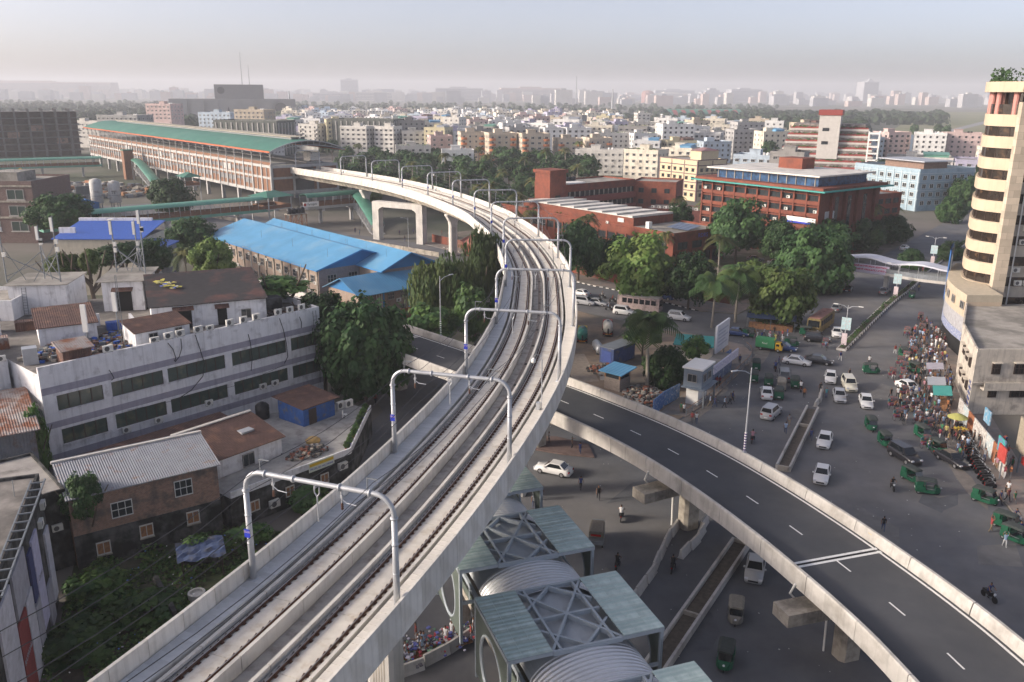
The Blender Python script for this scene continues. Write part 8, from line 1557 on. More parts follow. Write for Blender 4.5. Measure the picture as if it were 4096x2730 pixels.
for k, c, p, h, l in (
('sedan', 'white', (40.1, 101.41), 205, 'white saloon driving towards the flyover, upper of two beside the planter median'), ('sedan', 'white', (36.19, 91.18), 204, 'white saloon about to pass under the flyover'), ('sedan', 'white', (51.1, 115.82), 196, 'white saloon alone in the middle of the wide junction'), ('sedan', 'silver', (48.14, 118.19), 196, 'silver-white saloon left of the cream people carrier'), ('sedan', 'white', (49.87, 126.69), 200, 'white saloon behind the cream people carrier'),
('sedan', 'white', (47.26, 134.98), 118, 'white saloon crossing the junction sideways'), ('sedan', 'black', (51.1, 135.52), 118, 'black saloon following the white one across the junction'), ('van', 'cream', (51.39, 122.97), 190, 'cream people carrier driving towards the camera'), ('suv', 'silver', (36.07, 111.13), 35, 'silver estate car with lit tail lamps waiting by the lamp post'), ('sedan', 'white', (37.79, 119.32), 15, 'white saloon stopped among auto-rickshaws'), ('suv', 'grey', (42.78, 127.38), 15, 'grey people carrier in the jam at the junction'),
('suv', 'black', (48.22, 96.63), 165, 'black off-road car leading the right-hand lane'), ('sedan', 'black', (53.6, 95.71), 165, 'black saloon parked by the row of motorbikes'), ('sedan', 'white', (60.17, 122.35), 165, 'white car hemmed in by rickshaws and crowd'), ('sedan', 'white', (52.67, 158.84), 110, 'white saloon parked below the yellow-green tree'), ('sedan', 'white', (60.31, 152.79), 200, 'white car beside the tip of the avenue median'), ('suv', 'black', (55.23, 148.62), 110, 'black pickup turning behind the brown bus'), ('sedan', 'blue', (47.51, 142.94), 118, 'dark blue car half behind the delivery truck'),
('sedan', 'blue', (41.72, 152.37), 115, 'blue car parked behind the shop fronts'), ('sedan', 'grey', (83.72, 187.89), 30, 'dark car on the avenue near the footbridge'), ('sedan', 'grey', (67.21, 171.87), 30, 'grey car driving up the avenue behind the bus'), ('sedan', 'black', (76.59, 190.26), 30, 'dark car at the kerb below the large dark tree'),
('sedan', 'white', (15.06, 184.17), 312, 'white car at the viaduct edge on the cross street, farther of two'), ('suv', 'silver', (15.46, 175.62), 118, 'silver off-road car at the viaduct edge on the cross street'), ('sedan', 'silver', (18.01, 175.29), 118, 'silver saloon behind the silver off-road car'), ('suv', 'white', (22.72, 167.47), 118, 'white off-road car in front of the pale bus'), ('sedan', 'white', (29.67, 176.92), 300, 'white saloon beyond the pale bus'), ('suv', 'white', (33.01, 163.36), 118, 'white hatchback behind the royal palms'), ('suv', 'blue', (32.91, 181.1), 300, 'dark blue truck under the pale green tree'),
('sedan', 'white', (4.97, 92.24), 296, 'white saloon below the viaduct, seen from behind'), ('sedan', 'silver', (22.82, 70.56), 200, 'silver saloon emerging from under the flyover'), ('sedan', 'white', (156.57, 300.87), 220, 'white car far up the avenue'), ('sedan', 'white', (113.43, 244.83), 40, 'white car under the trees far up the avenue'), ('sedan', 'grey', (65.12, 226.24), 100, 'dark car parked in the red institute courtyard'), ('sedan', 'white', (69.09, 220.86), 100, 'white car half hidden in the courtyard hedge')):
 kk = 'sedan' if k == 'sedan' else 'people_carrier'; place((kk, c), lambda: car(kk, c), p, h, l, CARG)
# three-wheeled auto-rickshaw
def auto(col='green'):
 t = thing('auto_rickshaw', 'x', 'auto-rickshaw'); g = M('auto_' + col, (.012, .095, .05) if col == 'green' else (.20, .19, .17), .45, .12, 1.5); hood = M('auto_hood_' + col, (.05, .06, .056) if col == 'green' else (.26, .24, .2), .8, .15, 1.5)
 b = MB(); b.loft([[(-w, y, z0), (w, y, z0), (w, y, z1), (-w, y, z1)] for y, w, z0, z1 in ((-1.32, .22, .35, .62), (-1.15, .42, .3, .92), (-.75, .62, .26, .98), (-.7, .64, .24, .55), (.2, .66, .24, .55), (.3, .67, .26, .95), (1.2, .66, .3, .95), (1.3, .58, .4, .85))][::-1]); b.build('body', g, t)
 b = MB(); b.loft([[(-w, y, z), (-w, y, z + .06), (-w * .7, y, z + .17), (w * .7, y, z + .17), (w, y, z + .06), (w, y, z)] for y, w, z in ((-.85, .5, 1.5), (-.6, .62, 1.55), (.4, .66, 1.56), (1.15, .64, 1.5), (1.3, .58, 1.36))]); b.build('hood', hood, t)
 b = MB(); b.hexa([(-.6, .55, .9), (.6, .55, .9), (.62, 1.22, .9), (-.62, 1.22, .9), (-.6, .55, 1.52), (.6, .55, 1.52), (.6, 1.2, 1.5), (-.6, 1.2, 1.5)]); b.build('rear_box', g, t)
 b = MB(); b.hexa([(-.5, -.98, .95), (.5, -.98, .95), (.5, -.95, .95), (-.5, -.95, .95), (-.48, -.78, 1.5), (.48, -.78, 1.5), (.48, -.75, 1.5), (-.48, -.75, 1.5)]); b.build('windscreen', m_cglass, t)
 for x in (-.62, .62): MB().beam((x, .4, .9), (x * .97, .35, 1.55), .06).build('pillar', g, t); MB().beam((x, .2, .75), (x, -.7, .75), .04).build('side_rail', m_galvd, t)
 MB().box(-.5, .1, .3, .5, .5, .75).build('seat', m_trim, t); ob('headlight', MB().lathe([(.02, 0), (.1, .03), (.1, .1), (.05, .14)], n=8).mesh('headlight', m_head), t, (0, -1.36, .72))
 wheel(t, 0, -1.08, .21, .6); wheel(t, -.56, .95, .21, .6); wheel(t, .56, .95, .21, .6); MB().box(-.2, 1.29, .5, .2, 1.33, .62).build('number_plate', m_white, t); return t
for i, (c, p, h, l) in enumerate((('green', (37.76, 126.3), 15, 'green auto-rickshaw at the railing side of the jam'), ('green', (39.57, 124.56), 15, 'green auto-rickshaw with lit tail lamps in the jam'), ('green', (39.36, 118.61), 15, 'green auto-rickshaw right of the stopped white saloon'), ('green', (43.32, 123.6), 15, 'green auto-rickshaw beside the broken barriers'), ('green', (39.77, 132.3), 15, 'green auto-rickshaw at the head of the jam'), ('green', (49.67, 145.59), 105, 'green auto-rickshaw beside the delivery truck'), ('green', (43.85, 151.5), 115, 'green auto-rickshaw behind the billboard'), ('green', (57.76, 130.46), 100, 'green auto-rickshaw crossing with a man on the far side'), ('green', (48.14, 106.53), 190, 'green auto-rickshaw right of the planter median'), ('green', (47.78, 101.2), 185, 'green auto-rickshaw ahead of the black off-road car'), ('green', (46.52, 90.65), 160, 'green auto-rickshaw nosing behind the black off-road car'), ('green', (46.83, 87.59), 110, 'green auto-rickshaw with yellow lettering turning right'), ('green', (53.76, 103.69), 175, 'green auto-rickshaw in front of the umbrella crowd'), ('green', (52.14, 85.37), 140, 'green auto-rickshaw at the pavement below the motorbikes'), ('green', (51.33, 79.62), 140, 'green auto-rickshaw at the right edge beside porters'), ('green', (16.89, 57.32), 200, 'dark green auto-rickshaw in the shade at the bottom'), ('grey', (19.19, 63.3), 196, 'grey-hooded auto-rickshaw below the flyover'), ('grey', (40.92, 122.54), 15, 'grey auto-rickshaw squeezed in the jam'), ('green', (54.79, 152.89), 110, 'dark auto-rickshaw beside the brown bus'), ('green', (66.85, 139.35), 195, 'green auto-rickshaw passing the upper crowd'), ('green', (50.66, 76.83), 150, 'green auto-rickshaw at the lower right edge'), ('green', (53.43, 99.03), 165, 'green auto-rickshaw behind the parked black saloon'), ('green', (88.23, 183.86), 205, 'green auto-rickshaw far up the right carriageway'), ('green', (65.06, 131.21), 150, 'dark auto-rickshaw in the thick of the crowd'))): place(('auto', c), lambda: auto(c), p, h, l, 'auto-rickshaws in the streets')
# buses, trucks
def bus(name, roofc, sidec, L=10.5):
 t = thing(name, 'x', 'bus'); mr, ms = M('bus_roof_' + name, roofc, .7, .15, .4), M('bus_side_' + name, sidec, .6, .25, .6, tuple(v * .5 for v in sidec), .4, 1.2); h = L / 2
 MB().loft([[(-1.2, y, .4), (1.2, y, .4), (1.25, y, 1.5), (1.18, y, 2.9), (.9, y, 3.05), (-.9, y, 3.05), (-1.18, y, 2.9), (-1.25, y, 1.5)] for y in (-h, h)][::-1]).build('body', ms, t); MB().box(-1.05, -h + .2, 3.02, 1.05, h - .2, 3.14).build('roof', mr, t)
 n = int((L - 1) / 1.25)
 for k in range(n):
  for sx in (-1, 1): b = MB(); x = sx * 1.245; b.hexa([(x - .02, -h + .7 + k * 1.25, 1.65), (x + .02, -h + .7 + k * 1.25, 1.65), (x + .02, -h + 1.7 + k * 1.25, 1.65), (x - .02, -h + 1.7 + k * 1.25, 1.65), (x - sx * .06 - .02, -h + .7 + k * 1.25, 2.6), (x - sx * .06 + .02, -h + .7 + k * 1.25, 2.6), (x - sx * .06 + .02, -h + 1.7 + k * 1.25, 2.6), (x - sx * .06 - .02, -h + 1.7 + k * 1.25, 2.6)]); b.build('side_window', m_cglass, t)
 MB().box(-1.05, -h - .03, 1.5, 1.05, -h + .02, 2.7).build('windscreen', m_cglass, t); MB().box(-.95, h - .02, 1.7, .95, h + .03, 2.6).build('rear_window', m_cglass, t)
 for x in (-1.05, 1.05):
  for y in (-h + 2, h - 2.4): wheel(t, x, y, .48, 1.4)
  MB().box(x * .8 - .15, -h - .04, .7, x * .8 + .15, -h - .01, .95).build('headlight', m_head, t); MB().box(x * .85 - .1, h + .01, .8, x * .85 + .1, h + .05, 1.1).build('tail_light', m_tail, t)
 for k in range(4): MB().box(-.3, -h + 1.6 + k * 2.3, 3.14, .3, -h + 2.2 + k * 2.3, 3.24).build('roof_hatch', mr, t)
 return t
b1 = bus('pale_bus', (.34, .32, .29), (.42, .33, .31), 9); q = (26.3, 171.01); b1.location = (q[0], q[1], .01); b1.rotation_euler = (0, 0, PI - math.radians(118)); b1['label'] = 'pale pink-grey bus standing in the cross street'
b2 = bus('brown_bus', (.27, .14, .115), (.20, .15, .06), 9.5); q = (58.78, 157.14); b2.location = (q[0], q[1], .01); b2.rotation_euler = (0, 0, PI - math.radians(215)); b2['label'] = 'painted bus with brown-red roof beside the yellow-green tree'
def truck(name, cabc, kind):
 t = thing(name, 'x', 'truck'); mc = M('cab_' + name, cabc, .5, .12, 1)
 MB().loft([[(-1.0, y, .5), (1.0, y, .5), (1.0, y, z * .7), (.9, y, z), (-.9, y, z), (-1.0, y, z * .7)] for y, z in ((-3.1, 1.3), (-3.0, 1.5), (-2.6, 2.25), (-1.5, 2.3))][::-1]).build('cab', mc, t); MB().hexa([(-.85, -3.04, 1.45), (.85, -3.04, 1.45), (.85, -3.0, 1.45), (-.85, -3.0, 1.45), (-.8, -2.68, 2.15), (.8, -2.68, 2.15), (.8, -2.64, 2.15), (-.8, -2.64, 2.15)]).build('windscreen', m_cglass, t); MB().box(-.9, -2.9, .45, .9, 3.1, .75).build('chassis', m_trim, t)
 for x in (-1.0, 1.0): MB().box(x - .012, -2.45, 1.45, x + .012, -1.7, 2.0).build('side_window', m_cglass, t)
 if kind == 'box': MB().box(-1.1, -1.3, .8, 1.1, 3.2, 3.0).build('cargo_box', M('cargo_green', (.05, .24, .10), .5, .1, .6), t); MB().box(-1.12, -1.31, 2.9, 1.12, -1.2, 3.03).build('box_frame', m_yellow, t); text('Food', .6, t, (1.115, 1.0, 1.9), m_white, rot=(PI / 2, 0, PI / 2)); text('Food', .6, t, (-1.115, 1.0, 1.9), m_white, rot=(PI / 2, 0, -PI / 2))
 else: MB().tube([(0, -1.2, 1.7), (0, -1.0, 1.7), (0, 2.9, 1.7), (0, 3.1, 1.7)], [.6, .98, .98, .6], 16).build('tank', M('tank_' + name, kind, .45, .15, .8, tuple(v * .5 for v in kind), .3, 1.2), t, True); MB().tube([(0, .5, 2.6), (0, .5, 2.85)], .3, 10).build('hatch', m_galvd, t); MB().tube([(0, 3.1, 1.8), (0, 3.3, 1.3), (0, 3.2, .8)], .14, 8).build('hose', m_trim, t); MB().box(-.6, 3.0, .55, .6, 3.2, .75).build('bumper', M('bumper_orange', (.5, .2, .03), .5, .1), t)
 for x in (-.9, .9):
  for y in (-2.2, 1.9): wheel(t, x, y, .42, 1.4)
  MB().box(x * .8 - .12, -3.13, .8, x * .8 + .12, -3.08, 1.0).build('headlight', m_head, t); MB().box(x * .85 - .09, 3.1, .7, x * .85 + .09, 3.16, .9).build('tail_light', m_tail, t)
 return t
for nm, cc, kd, q, h, l in (('delivery_truck', (.60, .36, .03), 'box', (44.97, 142.89), 118, 'small delivery truck with green box and orange-yellow cab'), ('water_tanker', (.35, .03, .03), (.55, .53, .47), (17.81, 153.24), 5, 'tanker truck with white tank and red cab in the yard'), ('green_tanker', (.50, .33, .03), (.03, .16, .13), (12.74, 148.64), 5, 'tanker truck with dark green tank and yellow cab in the yard')): t = truck(nm, cc, kd); t.location = (q[0], q[1], .06); t.rotation_euler = (0, 0, PI - math.radians(h)); t['label'] = l; t.scale = (.72,) * 3 if kd == 'box' else (.92,) * 3
t = thing('tempo', 'grey canopied three-wheel pickup seen from behind near the canopies', 'truck', (*(8.54, 76.07), .012), PI - math.radians(10)); MB().box(-.75, -1.0, .5, .75, 1.4, .9).build('tub', m_galvd, t); MB().loft([[(-.72, y, 1.7), (.72, y, 1.7), (.6, y, 1.95), (-.6, y, 1.95)] for y in (-1.0, 1.4)][::-1]).build('canopy', M('tempo_canvas', (.17, .155, .13), .85, .2, 2), t); MB().box(-.5, 1.38, 1.45, .5, 1.43, 1.65).build('red_strip', m_tail, t); MB().box(-.6, -1.7, .4, .6, -1.0, 1.7).build('cab', m_galvd, t); MB().box(-.72, -.9, .9, .72, .6, 1.7).build('side_curtain', M('tempo_canvas', (.17, .155, .13)), t)
wheel(t, 0, -1.4, .25, .7); wheel(t, -.65, .9, .25, .7); wheel(t, .65, .9, .25, .7)
# cycle rickshaw
def rickshaw():
 t = thing('cycle_rickshaw', 'x', 'rickshaw'); 
 for x, y in ((-.5, .45), (.5, .45), (0, -1.15)): b = MB(); n = 16; b.tube([(x, y + .36 * math.cos(2 * PI * q / n), .36 + .36 * math.sin(2 * PI * q / n)) for q in range(n + 1)], .025, 4, caps=False); b.build('wheel', m_tyre, t)
 b = MB(); b.beam((0, -1.1, .4), (0, -.9, 1.05), .05); b.beam((0, -.95, .85), (0, .4, .4), .05); b.beam((-.3, -.9, 1.05), (.3, -.9, 1.05), .04); b.beam((0, -.35, .4), (0, -.35, .95), .04); b.build('frame', m_trim, t)
 MB().box(-.1, -.5, .93, .1, -.2, 1.0).build('saddle', m_trim, t); MB().box(-.5, .15, .55, .5, .75, .85).build('seat', M('rick_red', (.22, .04, .04), .6, .25, 3, (.06, .09, .2), .45, 4), t); MB().box(-.5, .7, .85, .5, .8, 1.4).build('backrest', M('rick_teal', (.06, .20, .24), .6, .3, 3, (.45, .3, .05), .4, 4), t)
 b = MB()
 for k in range(5): a0, a1 = .1 + k * .35, .1 + (k + 1) * .35; b.quad((-.52, .75 - .75 * math.sin(a0), 1.35 + .55 * math.cos(a0) * .9), (.52, .75 - .75 * math.sin(a0), 1.35 + .55 * math.cos(a0) * .9), (.52, .75 - .75 * math.sin(a1), 1.35 + .55 * math.cos(a1) * .9), (-.52, .75 - .75 * math.sin(a1), 1.35 + .55 * math.cos(a1) * .9))
 b.build('hood', M('rick_hood', (.10, .08, .09), .7, .3, 2, (.4, .1, .05), .35, 3), t); return t
def motorbike():
 t = thing('motorbike', 'x', 'motorbike')
 for y in (-.62, .62): b = MB(); b.tube([(-.05, y, .3), (.05, y, .3)], .3, 14); b.build('wheel', m_tyre, t)
 MB().loft([[(-w, y, z0), (w, y, z0), (w, y, z1), (-w, y, z1)] for y, w, z0, z1 in ((-.5, .08, .55, .75), (-.3, .17, .5, .92), (.1, .15, .45, .8), (.75, .1, .62, .8))][::-1]).build('body', m_trim, t); MB().box(-.14, -.05, .78, .14, .62, .86).build('seat', m_black, t); MB().box(-.12, -.25, .22, .12, .3, .5).build('engine', m_galvd, t); b = MB(); b.beam((0, -.62, .3), (0, -.42, .98), .06); b.beam((-.36, -.4, 1.0), (.36, -.4, 1.0), .04); b.build('fork', m_galvd, t); MB().box(-.09, -.62, .72, .09, -.5, .9).build('headlight', m_head, t); MB().box(-.06, .76, .62, .06, .8, .72).build('tail_light', m_tail, t); return t
# ================================================================ PEOPLE
def body_mesh(pose, name='person'):
 """one continuous skin grown over a posed skeleton: torso, neck, head, arms with hands, legs with feet; faces -y"""
 ride = pose in ('ride', 'sit'); dz = -.0
 if ride: hip, knee, ank, toe = (.1, .05, .86), (.2, -.36, .70), (.2, -.12, .34), (.2, -.30, .30)
 legs = {}
 for s in (-1, 1):
  st = {'stand': 0, 'walk': .24 * s, 'carry': .18 * s, 'reach': .05 * s}.get(pose, 0)
  legs[s] = [(.1 * s, 0, .88), (.11 * s, -st * .55 - .02, .48), (.11 * s, -st + (.10 if st < 0 else 0), .09), (.12 * s, -st - .15 + (.10 if st < 0 else 0), .03)] if not ride else [(.1 * s, .05, .86), (.2 * s, -.36, .72), (.2 * s, -.12, .36), (.2 * s, -.30, .32)]
 ln = -.14 if ride else (-.04 if pose == 'walk' else 0); ty = lambda z: (ln * (z - .88) / .5) + (.05 if ride else 0)
 V_ = [((0, ty(.88), .92), .155), ((0, ty(1.15), 1.15), .135), ((0, ty(1.36), 1.37), .16), ((0, ty(1.48), 1.49), .06), ((0, ty(1.5) - .02, 1.58), .095), ((0, ty(1.55) - .01, 1.68), .1), ((0, ty(1.6), 1.76), .05)]; E_ = [(i, i + 1) for i in range(6)]
 for s in (-1, 1):
  i0 = len(V_); V_ += [(p, r) for p, r in zip(legs[s], (.1, .068, .045, .04))]; E_ += [(0, i0), (i0, i0 + 1), (i0 + 1, i0 + 2), (i0 + 2, i0 + 3)]
  sh = Vector((.2 * s, ty(1.38), 1.38)); sw = {'walk': -.2 * s, 'stand': .02, 'carry': 0, 'reach': 0}.get(pose, 0)
  if ride: el, ha, fi = sh + V(.1 * s, -.22, -.2), V(.32 * s, -.42, 1.04), V(.30 * s, -.5, 1.02)
  elif pose == 'carry' : el, ha, fi = sh + V(.14 * s, -.05, .16), V(.16 * s, -.02, 1.82), V(.12 * s, -.02, 1.9)
  elif pose == 'reach' and s > 0: el, ha, fi = sh + V(.12, -.2, -.1), sh + V(.14, -.45, .02), sh + V(.14, -.55, .06)
  else: el, ha, fi = sh + V(.06 * s, -sw * .5 + .02, -.28), sh + V(.07 * s, -sw - .06, -.53), sh + V(.06 * s, -sw - .09, -.63)
  i1 = len(V_); V_ += [(sh, .065), (el, .047), (ha, .034), (fi, .028), (ha + (fi - ha) * .5 + V(-.05 * s, -.03, 0), .016)]; E_ += [(2, i1), (i1, i1 + 1), (i1 + 1, i1 + 2), (i1 + 2, i1 + 3), (i1 + 2, i1 + 4)]
 me = bpy.data.meshes.new('tmp'); me.from_pydata([tuple(v[0]) for v in V_], E_, []); o = bpy.data.objects.new('tmp', me); COL.objects.link(o); md = o.modifiers.new('s', 'SKIN')
 for i, (p, r) in enumerate(V_): me.skin_vertices[0].data[i].radius = (r, r * (.72 if i in (0, 1, 2) else 1))
 me.skin_vertices[0].data[0].use_root = True; md.use_smooth_shade = True; o.modifiers.new('b', 'SUBSURF').levels = 1
 out = bpy.data.meshes.new_from_object(o.evaluated_get(bpy.context.evaluated_depsgraph_get())); bpy.data.objects.remove(o); out.name = name; out.materials.clear()
 for m in (PSH[0], PTR_[0], m_skin, m_hair): out.materials.append(m)
 for f in out.polygons:
  x, y, z = f.center; ax = abs(x); mi = 0
  if z < .06: mi = 3
  elif z < .90 and ax < .27 and not (pose != 'ride' and ax > .205): mi = 1
  elif z > 1.47 and ax < .13 and pose != 'carry' or (pose == 'carry' and 1.47 < z < 1.8 and ax < .11): mi = 3 if (z > 1.66 or (y > ty(1.55) + .03 and z > 1.54)) else 2
  elif ax > .235 or z > 1.8 or (ride and y < -.3 and z > .95): mi = 2
  f.material_index = mi
 return out
m_skin = M('skin', (.20, .105, .065), .6, .05, 3); m_hair = M('hair', (.012, .010, .010), .6, .1, 5)
CLO = [('white', (.62, .62, .62)), ('pale blue', (.30, .40, .55)), ('red', (.30, .05, .05)), ('black', (.02, .02, .022)), ('navy', (.03, .05, .16)), ('orange', (.34, .14, .06)), ('green', (.05, .18, .09)), ('grey', (.20, .20, .21)), ('yellow', (.42, .35, .14)), ('maroon', (.18, .03, .05)), ('pink', (.36, .19, .23)), ('teal', (.05, .22, .26))]
PSH = [M('shirt_' + n.replace(' ', '_'), c, .85, .12, 4) for n, c in CLO]; TRC = [('dark', (.022, .022, .028)), ('blue jeans', (.05, .07, .14)), ('khaki', (.22, .17, .11)), ('white', (.55, .55, .55)), ('grey', (.12, .12, .13))]; PTR_ = [M('trousers_' + n.replace(' ', '_'), c, .85, .12, 4) for n, c in TRC]
PB = {p: body_mesh(p) for p in ('stand', 'walk', 'carry', 'reach', 'ride')}
rp = random.Random(71); VERB = {'stand': 'standing', 'walk': 'walking', 'carry': 'carrying a load overhead', 'reach': 'reaching out', 'ride': 'riding'}
def person(p, head, pose, where, si=None, ti=None, z=.012, group=None, s=None):
 si = rp.choice((0, 0, 0, 1, 1, 3, 3, 3, 4, 4, 7, 7, 2, 5, 6, 8, 9, 10, 11)) if si is None else si; ti = rp.choice((0, 0, 1, 1, 2, 3, 4)) if ti is None else ti
 o = ob('person', PB[pose], None, (p[0], p[1], z), PI - math.radians(head), (s or rp.uniform(.93, 1.04),) * 3, 'person in %s %s %s' % (CLO[si][0], VERB[pose], where), 'person', group)
 for i, m in ((0, PSH[si]), (1, PTR_[ti])): o.material_slots[i].link = 'OBJECT'; o.material_slots[i].material = m
 return o
for p, h, pose, w, si, ti in (((7.84, 87.84), 20, 'walk', 'across the road below the viaduct', 4, 0), ((9.63, 85.48), 180, 'walk', 'on the open road near the flyover', 3, 0), ((3.27, 85.57), 30, 'walk', 'beside the canopies', 0, 3), ((2.48, 83.28), 180, 'stand', 'with a backpack behind the canopy', 7, 1), ((2.36, 85.2), 90, 'stand', 'at the canopy corner', 3, 0), ((-19.5, 114.89), 190, 'walk', 'on the side street by the big tree', 2, 0), ((4.79, 100.96), 90, 'stand', 'on the traffic island below the flyover', 0, 4), ((7.62, 99.34), 90, 'reach', 'beside the flyover shadow', 3, 0), ((8.53, 97.75), 200, 'walk', 'at the edge of the traffic island', 4, 1),
((38.21, 78.79), 20, 'walk', 'with a blue bag beyond the expansion joint', 3, 1), ((48.95, 75.68), 190, 'carry', 'at the bottom right', 1, 3), ((49.25, 78.75), 90, 'carry', 'beside the rightmost auto-rickshaw', 2, 2), ((51.73, 77.91), 170, 'stand', 'at the right edge of the pavement', 4, 0), ((53.43, 84.82), 150, 'walk', 'on the pavement by the billboards', 4, 0), ((54.67, 85.44), 160, 'walk', 'on the pavement in a long dress', 9, 0), ((55.02, 84.84), 160, 'walk', 'on the pavement by the right edge', 6, 4), ((53.22, 127.83), 160, 'walk', 'alone in the junction', 3, 0), ((59.23, 134.94), 20, 'stand', 'behind the crossing auto-rickshaw', 0, 0), ((56, 118.91), 170, 'walk', 'between traffic and crowd', 3, 0), ((55.27, 137.2), 180, 'walk', 'at the tip of the median', 4, 3), ((31.41, 123.77), 30, 'walk', 'on the pavement by the box office', 2, 0), ((31.86, 123.78), 30, 'walk', 'beside another on the pavement', 9, 0), ((28.41, 114.88), 100, 'walk', 'in front of the railing', 1, 2), ((29.01, 114.54), 100, 'walk', 'beside the railing in blue', 4, 1), ((30.32, 114.22), 100, 'walk', 'on the road by the railing', 1, 0), ((31.47, 115.76), 90, 'walk', 'in the roadway before the jam', 7, 0), ((32.09, 116.69), 90, 'walk', 'near the front of the railing', 4, 0), ((23.75, 112.1), 180, 'stand', 'under the box office', 6, 2), ((24.09, 111.78), 180, 'stand', 'beside the box office posts', 0, 0), ((25.11, 108.29), 200, 'walk', 'past the flyover parapet', 0, 1), ((24.53, 108.28), 200, 'walk', 'in a red dress past the parapet', 2, 9 % 5), ((37.45, 107.57), 20, 'walk', 'along the planter wall', 7, 2), ((36.16, 104.86), 20, 'walk', 'along the planter in jeans', 1, 1), ((38.77, 102.61), 20, 'walk', 'between planter and cars', 4, 1), ((43.14, 118.68), 190, 'stand', 'on the broken barriers', 5, 0), ((46.3, 120.96), 190, 'stand', 'where the barriers end', 3, 0), ((46.41, 118.74), 190, 'stand', 'in bright blue at the barriers', 11, 1), ((44.01, 134.18), 100, 'walk', 'before the delivery truck', 4, 1), ((37.77, 134.97), 200, 'walk', 'on the pavement corner', 4, 0), ((66.24, 141.31), 180, 'walk', 'with bags at the crowd edge', 2, 3), ((67.04, 141.33), 180, 'walk', 'at the crowd edge in black', 3, 0)): person(p, h, pose, w, si, ti)
# the crowd along the right-hand pavement
CP = [(64.8, 133.5), (73.5, 151.5), (82, 164), (79.8, 152), (69.0, 127), (61.5, 111.5), (58.6, 104), (57, 95.5), (54.2, 97), (54.6, 105), (53.0, 108.5), (57.0, 119.5)]
def inpoly(x, y, poly):
 c = False; j = len(poly) - 1
 for i in range(len(poly)):
  if (poly[i][1] > y) != (poly[j][1] > y) and x < (poly[j][0] - poly[i][0]) * (y - poly[i][1]) / (poly[j][1] - poly[i][1]) + poly[i][0]: c = not c
  j = i
 return c
taken = [o.location for o in bpy.data.objects if o.parent is None and o.name.startswith(('auto', 'sedan', 'people_c'))]; n = 0; pts_ = []; extra = []
WH = ['in the dense roadside crowd', 'at the far end of the roadside crowd', 'near the stall awnings in the crowd', 'by the umbrella end of the crowd']
while n < 215:
 x, y = rp.uniform(53, 83), rp.uniform(95, 164)
 if not inpoly(x, y, CP) or any((x - a) ** 2 + (y - c) ** 2 < .55 for a, c in pts_) or any((x - a[0]) ** 2 + (y - a[1]) ** 2 < 3.2 for a in taken): continue
 pts_.append((x, y)); n += 1
 if n > 140: extra.append((x, y)); continue
 person((x, y), rp.uniform(0, 360), rp.choice(('walk', 'walk', 'stand', 'stand', 'reach', 'carry' if rp.random() < .25 else 'walk')), WH[1 if y > 140 else 0 if y > 122 else 2 if y > 110 else 3], group='crowd on the right-hand pavement', z=.012 if x < 62 else .14)
cb = MB()
for x, y in extra:
 me = PB[rp.choice(('walk', 'stand'))]; a = rp.random() * 6.28; ca, sa = math.cos(a), math.sin(a); n0 = len(cb.v); sh, tr_ = rp.randrange(4), 4 + rp.randrange(3)
 cb.v.extend((x + v.co.x * ca - v.co.y * sa, y + v.co.x * sa + v.co.y * ca, v.co.z + .05) for v in me.vertices); cb.f.extend(tuple(i + n0 for i in f.vertices) for f in me.polygons); cb.m.extend((sh, tr_, 7, 8)[f.material_index] for f in me.polygons)
cb.build('crowd', [PSH[0], PSH[3], PSH[1], PSH[7], PTR_[0], PTR_[1], PTR_[4], m_skin, m_hair], label='packed mass of people filling the roadside crowd', cat='crowd', kind='stuff', smooth=True)
for k in range(24): p = V(55.2, 84, 0) + V(.3, 1, 0) * rp.uniform(0, 18) + V(rp.uniform(-1.2, 2.6), 0, 0); person((p.x, p.y), rp.uniform(0, 360), rp.choice(('walk', 'stand', 'reach')), 'along the pavement below the umbrella', group='people along the lower right pavement', z=.14)
for k in range(16): person((48 + rp.gauss(0, 2.2), 150 + rp.gauss(0, 2.0)), rp.uniform(0, 360), rp.choice(('walk', 'stand')), 'in the group at the street corner', group='people at the street corner')
for k in range(22): s = rp.random(); person((-11 + 9.5 * s + rp.gauss(0, .7), 57.2 + 4.8 * s + rp.gauss(0, .9)), rp.uniform(90, 270), rp.choice(('stand', 'reach', 'stand')), 'among the goods below the viaduct', rp.choice((0, 0, 0, 1, 4, 7, 2)), rp.choice((3, 3, 0, 4)), group='buyers below the viaduct')
for k in range(8): person((-40 + rp.uniform(-16, 18), 262 - rp.uniform(-13, 13)), rp.uniform(0, 360), rp.choice(('walk', 'stand')), 'on the street beneath the far viaduct piers', group='people on the street by the station')
for k in range(6): p = V(80, 165, 0) + V(.57, .82, 0) * rp.uniform(10, 60) + V(-.82, .57, 0) * rp.uniform(-1, 13); person((p.x, p.y), rp.choice((30, 210)), 'walk', 'on the avenue near the wavy footbridge', group='people on the avenue')
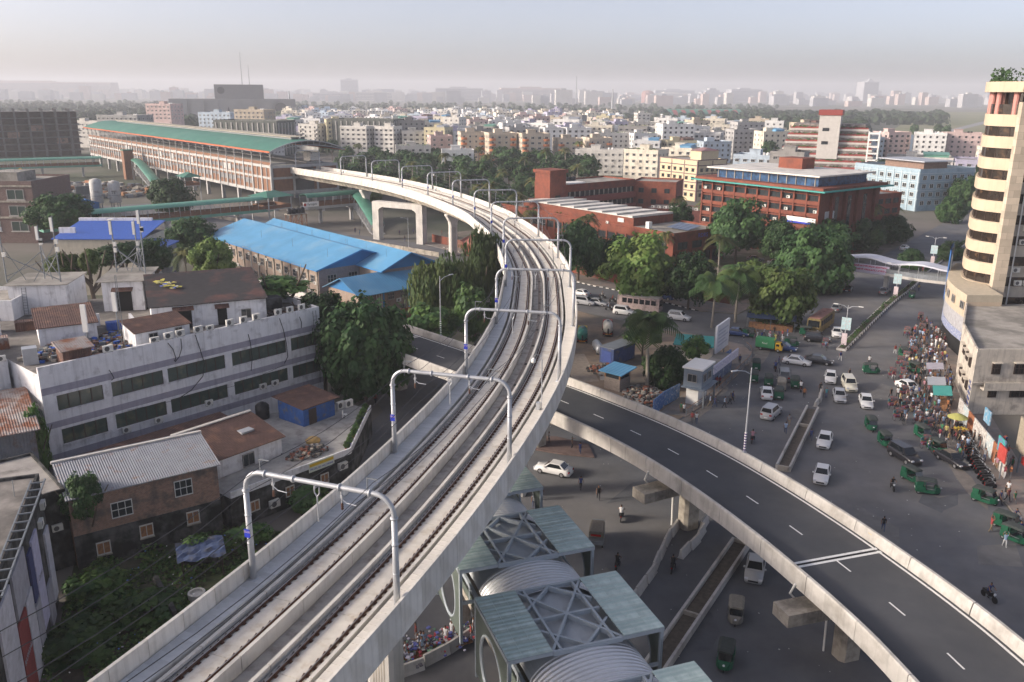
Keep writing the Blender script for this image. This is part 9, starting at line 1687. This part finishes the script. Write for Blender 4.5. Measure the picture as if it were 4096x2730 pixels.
# cycle rickshaws and motorbikes
for i, (p, h) in enumerate(sorted((((59.93, 127.54), 190), ((61.14, 126.33), 190), ((66.01, 136.47), 200), ((54.31, 113.96), 175), ((53.12, 109.37), 175), ((57.21, 113), 160), ((55.36, 108.17), 170), ((52.51, 99.81), 175), ((73.09, 152.15), 200), ((80.7, 163.31), 205), ((63.27, 130.56), 180), ((55.19, 144.14), 190), ((55.88, 112.98), 150), ((68.6, 139.39), 190), ((71.06, 145.52), 195), ((76.86, 154.56), 200), ((71.53, 139.45), 185), ((58.15, 118.95), 170), ((55.73, 105.76), 165), ((58.7, 110.1), 160), ((63.8, 133.67), 190)), key=lambda q: -q[0][1])):
 place('rick', rickshaw, p, h, 'cycle rickshaw with patterned hood, %s from the far end of the crowd' % ORDS[i], 'cycle rickshaws by the crowd'); d = V(math.sin(math.radians(h)), math.cos(math.radians(h)), 0); person(V(*p, 0) + d * .35, h, 'ride', 'a cycle rickshaw at the crowd edge', group='rickshaw pullers')
BK = [((11.57, 80.89), 10, 0, 'ridden by a man in white below the flyover'), ((10.05, 71.24), 20, 3, 'ridden by a helmeted rider beside the canopies'), ((15.2, 70.92), 20, 3, 'with glowing tail lamp between planter and barriers'), ((43.27, 88.42), 190, 3, 'coming on behind the turning auto-rickshaw'), ((42.5, 66.47), 165, 4, 'with two riders at the bottom right'), ((31.01, 101.93), 20, 10, 'stopped beside the flyover lamp post'), ((42.65, 131.47), 15, 4, 'in the jam at the junction'), ((43.6, 121.67), 15, 0, 'beside the barriers in the jam'), ((74.12, 153.91), 200, 0, 'coming down the avenue beside the crowd'), ((19.98, 170.85), 120, 1, 'in front of the pale bus'), ((19.66, 181.45), 120, 0, 'on the cross street behind the silver saloon'), ((21.55, 178.05), 120, 2, 'waiting by the pale bus tail'), ((52.82, 80.67), 160, 4, 'waiting by the right-hand auto-rickshaw')]
for p, h, si, l in BK: place('bike', motorbike, p, h, 'motorbike ' + l, 'ridden motorbikes'); person(V(*p, 0) - V(math.sin(math.radians(h)), math.cos(math.radians(h)), 0) * .12, h, 'ride', 'the motorbike ' + l.split(' by ')[0] if ' by ' in l and 'ridden' in l else 'a motorbike ' + l, si, 0, z=-.02)
q0, q1 = V(60.3, 106.5, 0), V(54.8, 88.5, 0)
for k in range(26):
 p = q0 + (q1 - q0) * (k / 25); place('bike', motorbike, (p.x - .4 + rp.gauss(0, .12), p.y), 75 + rp.gauss(0, 8), 'parked motorbike before the poster wall, %s from the umbrella' % ORDS[k], 'parked motorbikes', z=.012)
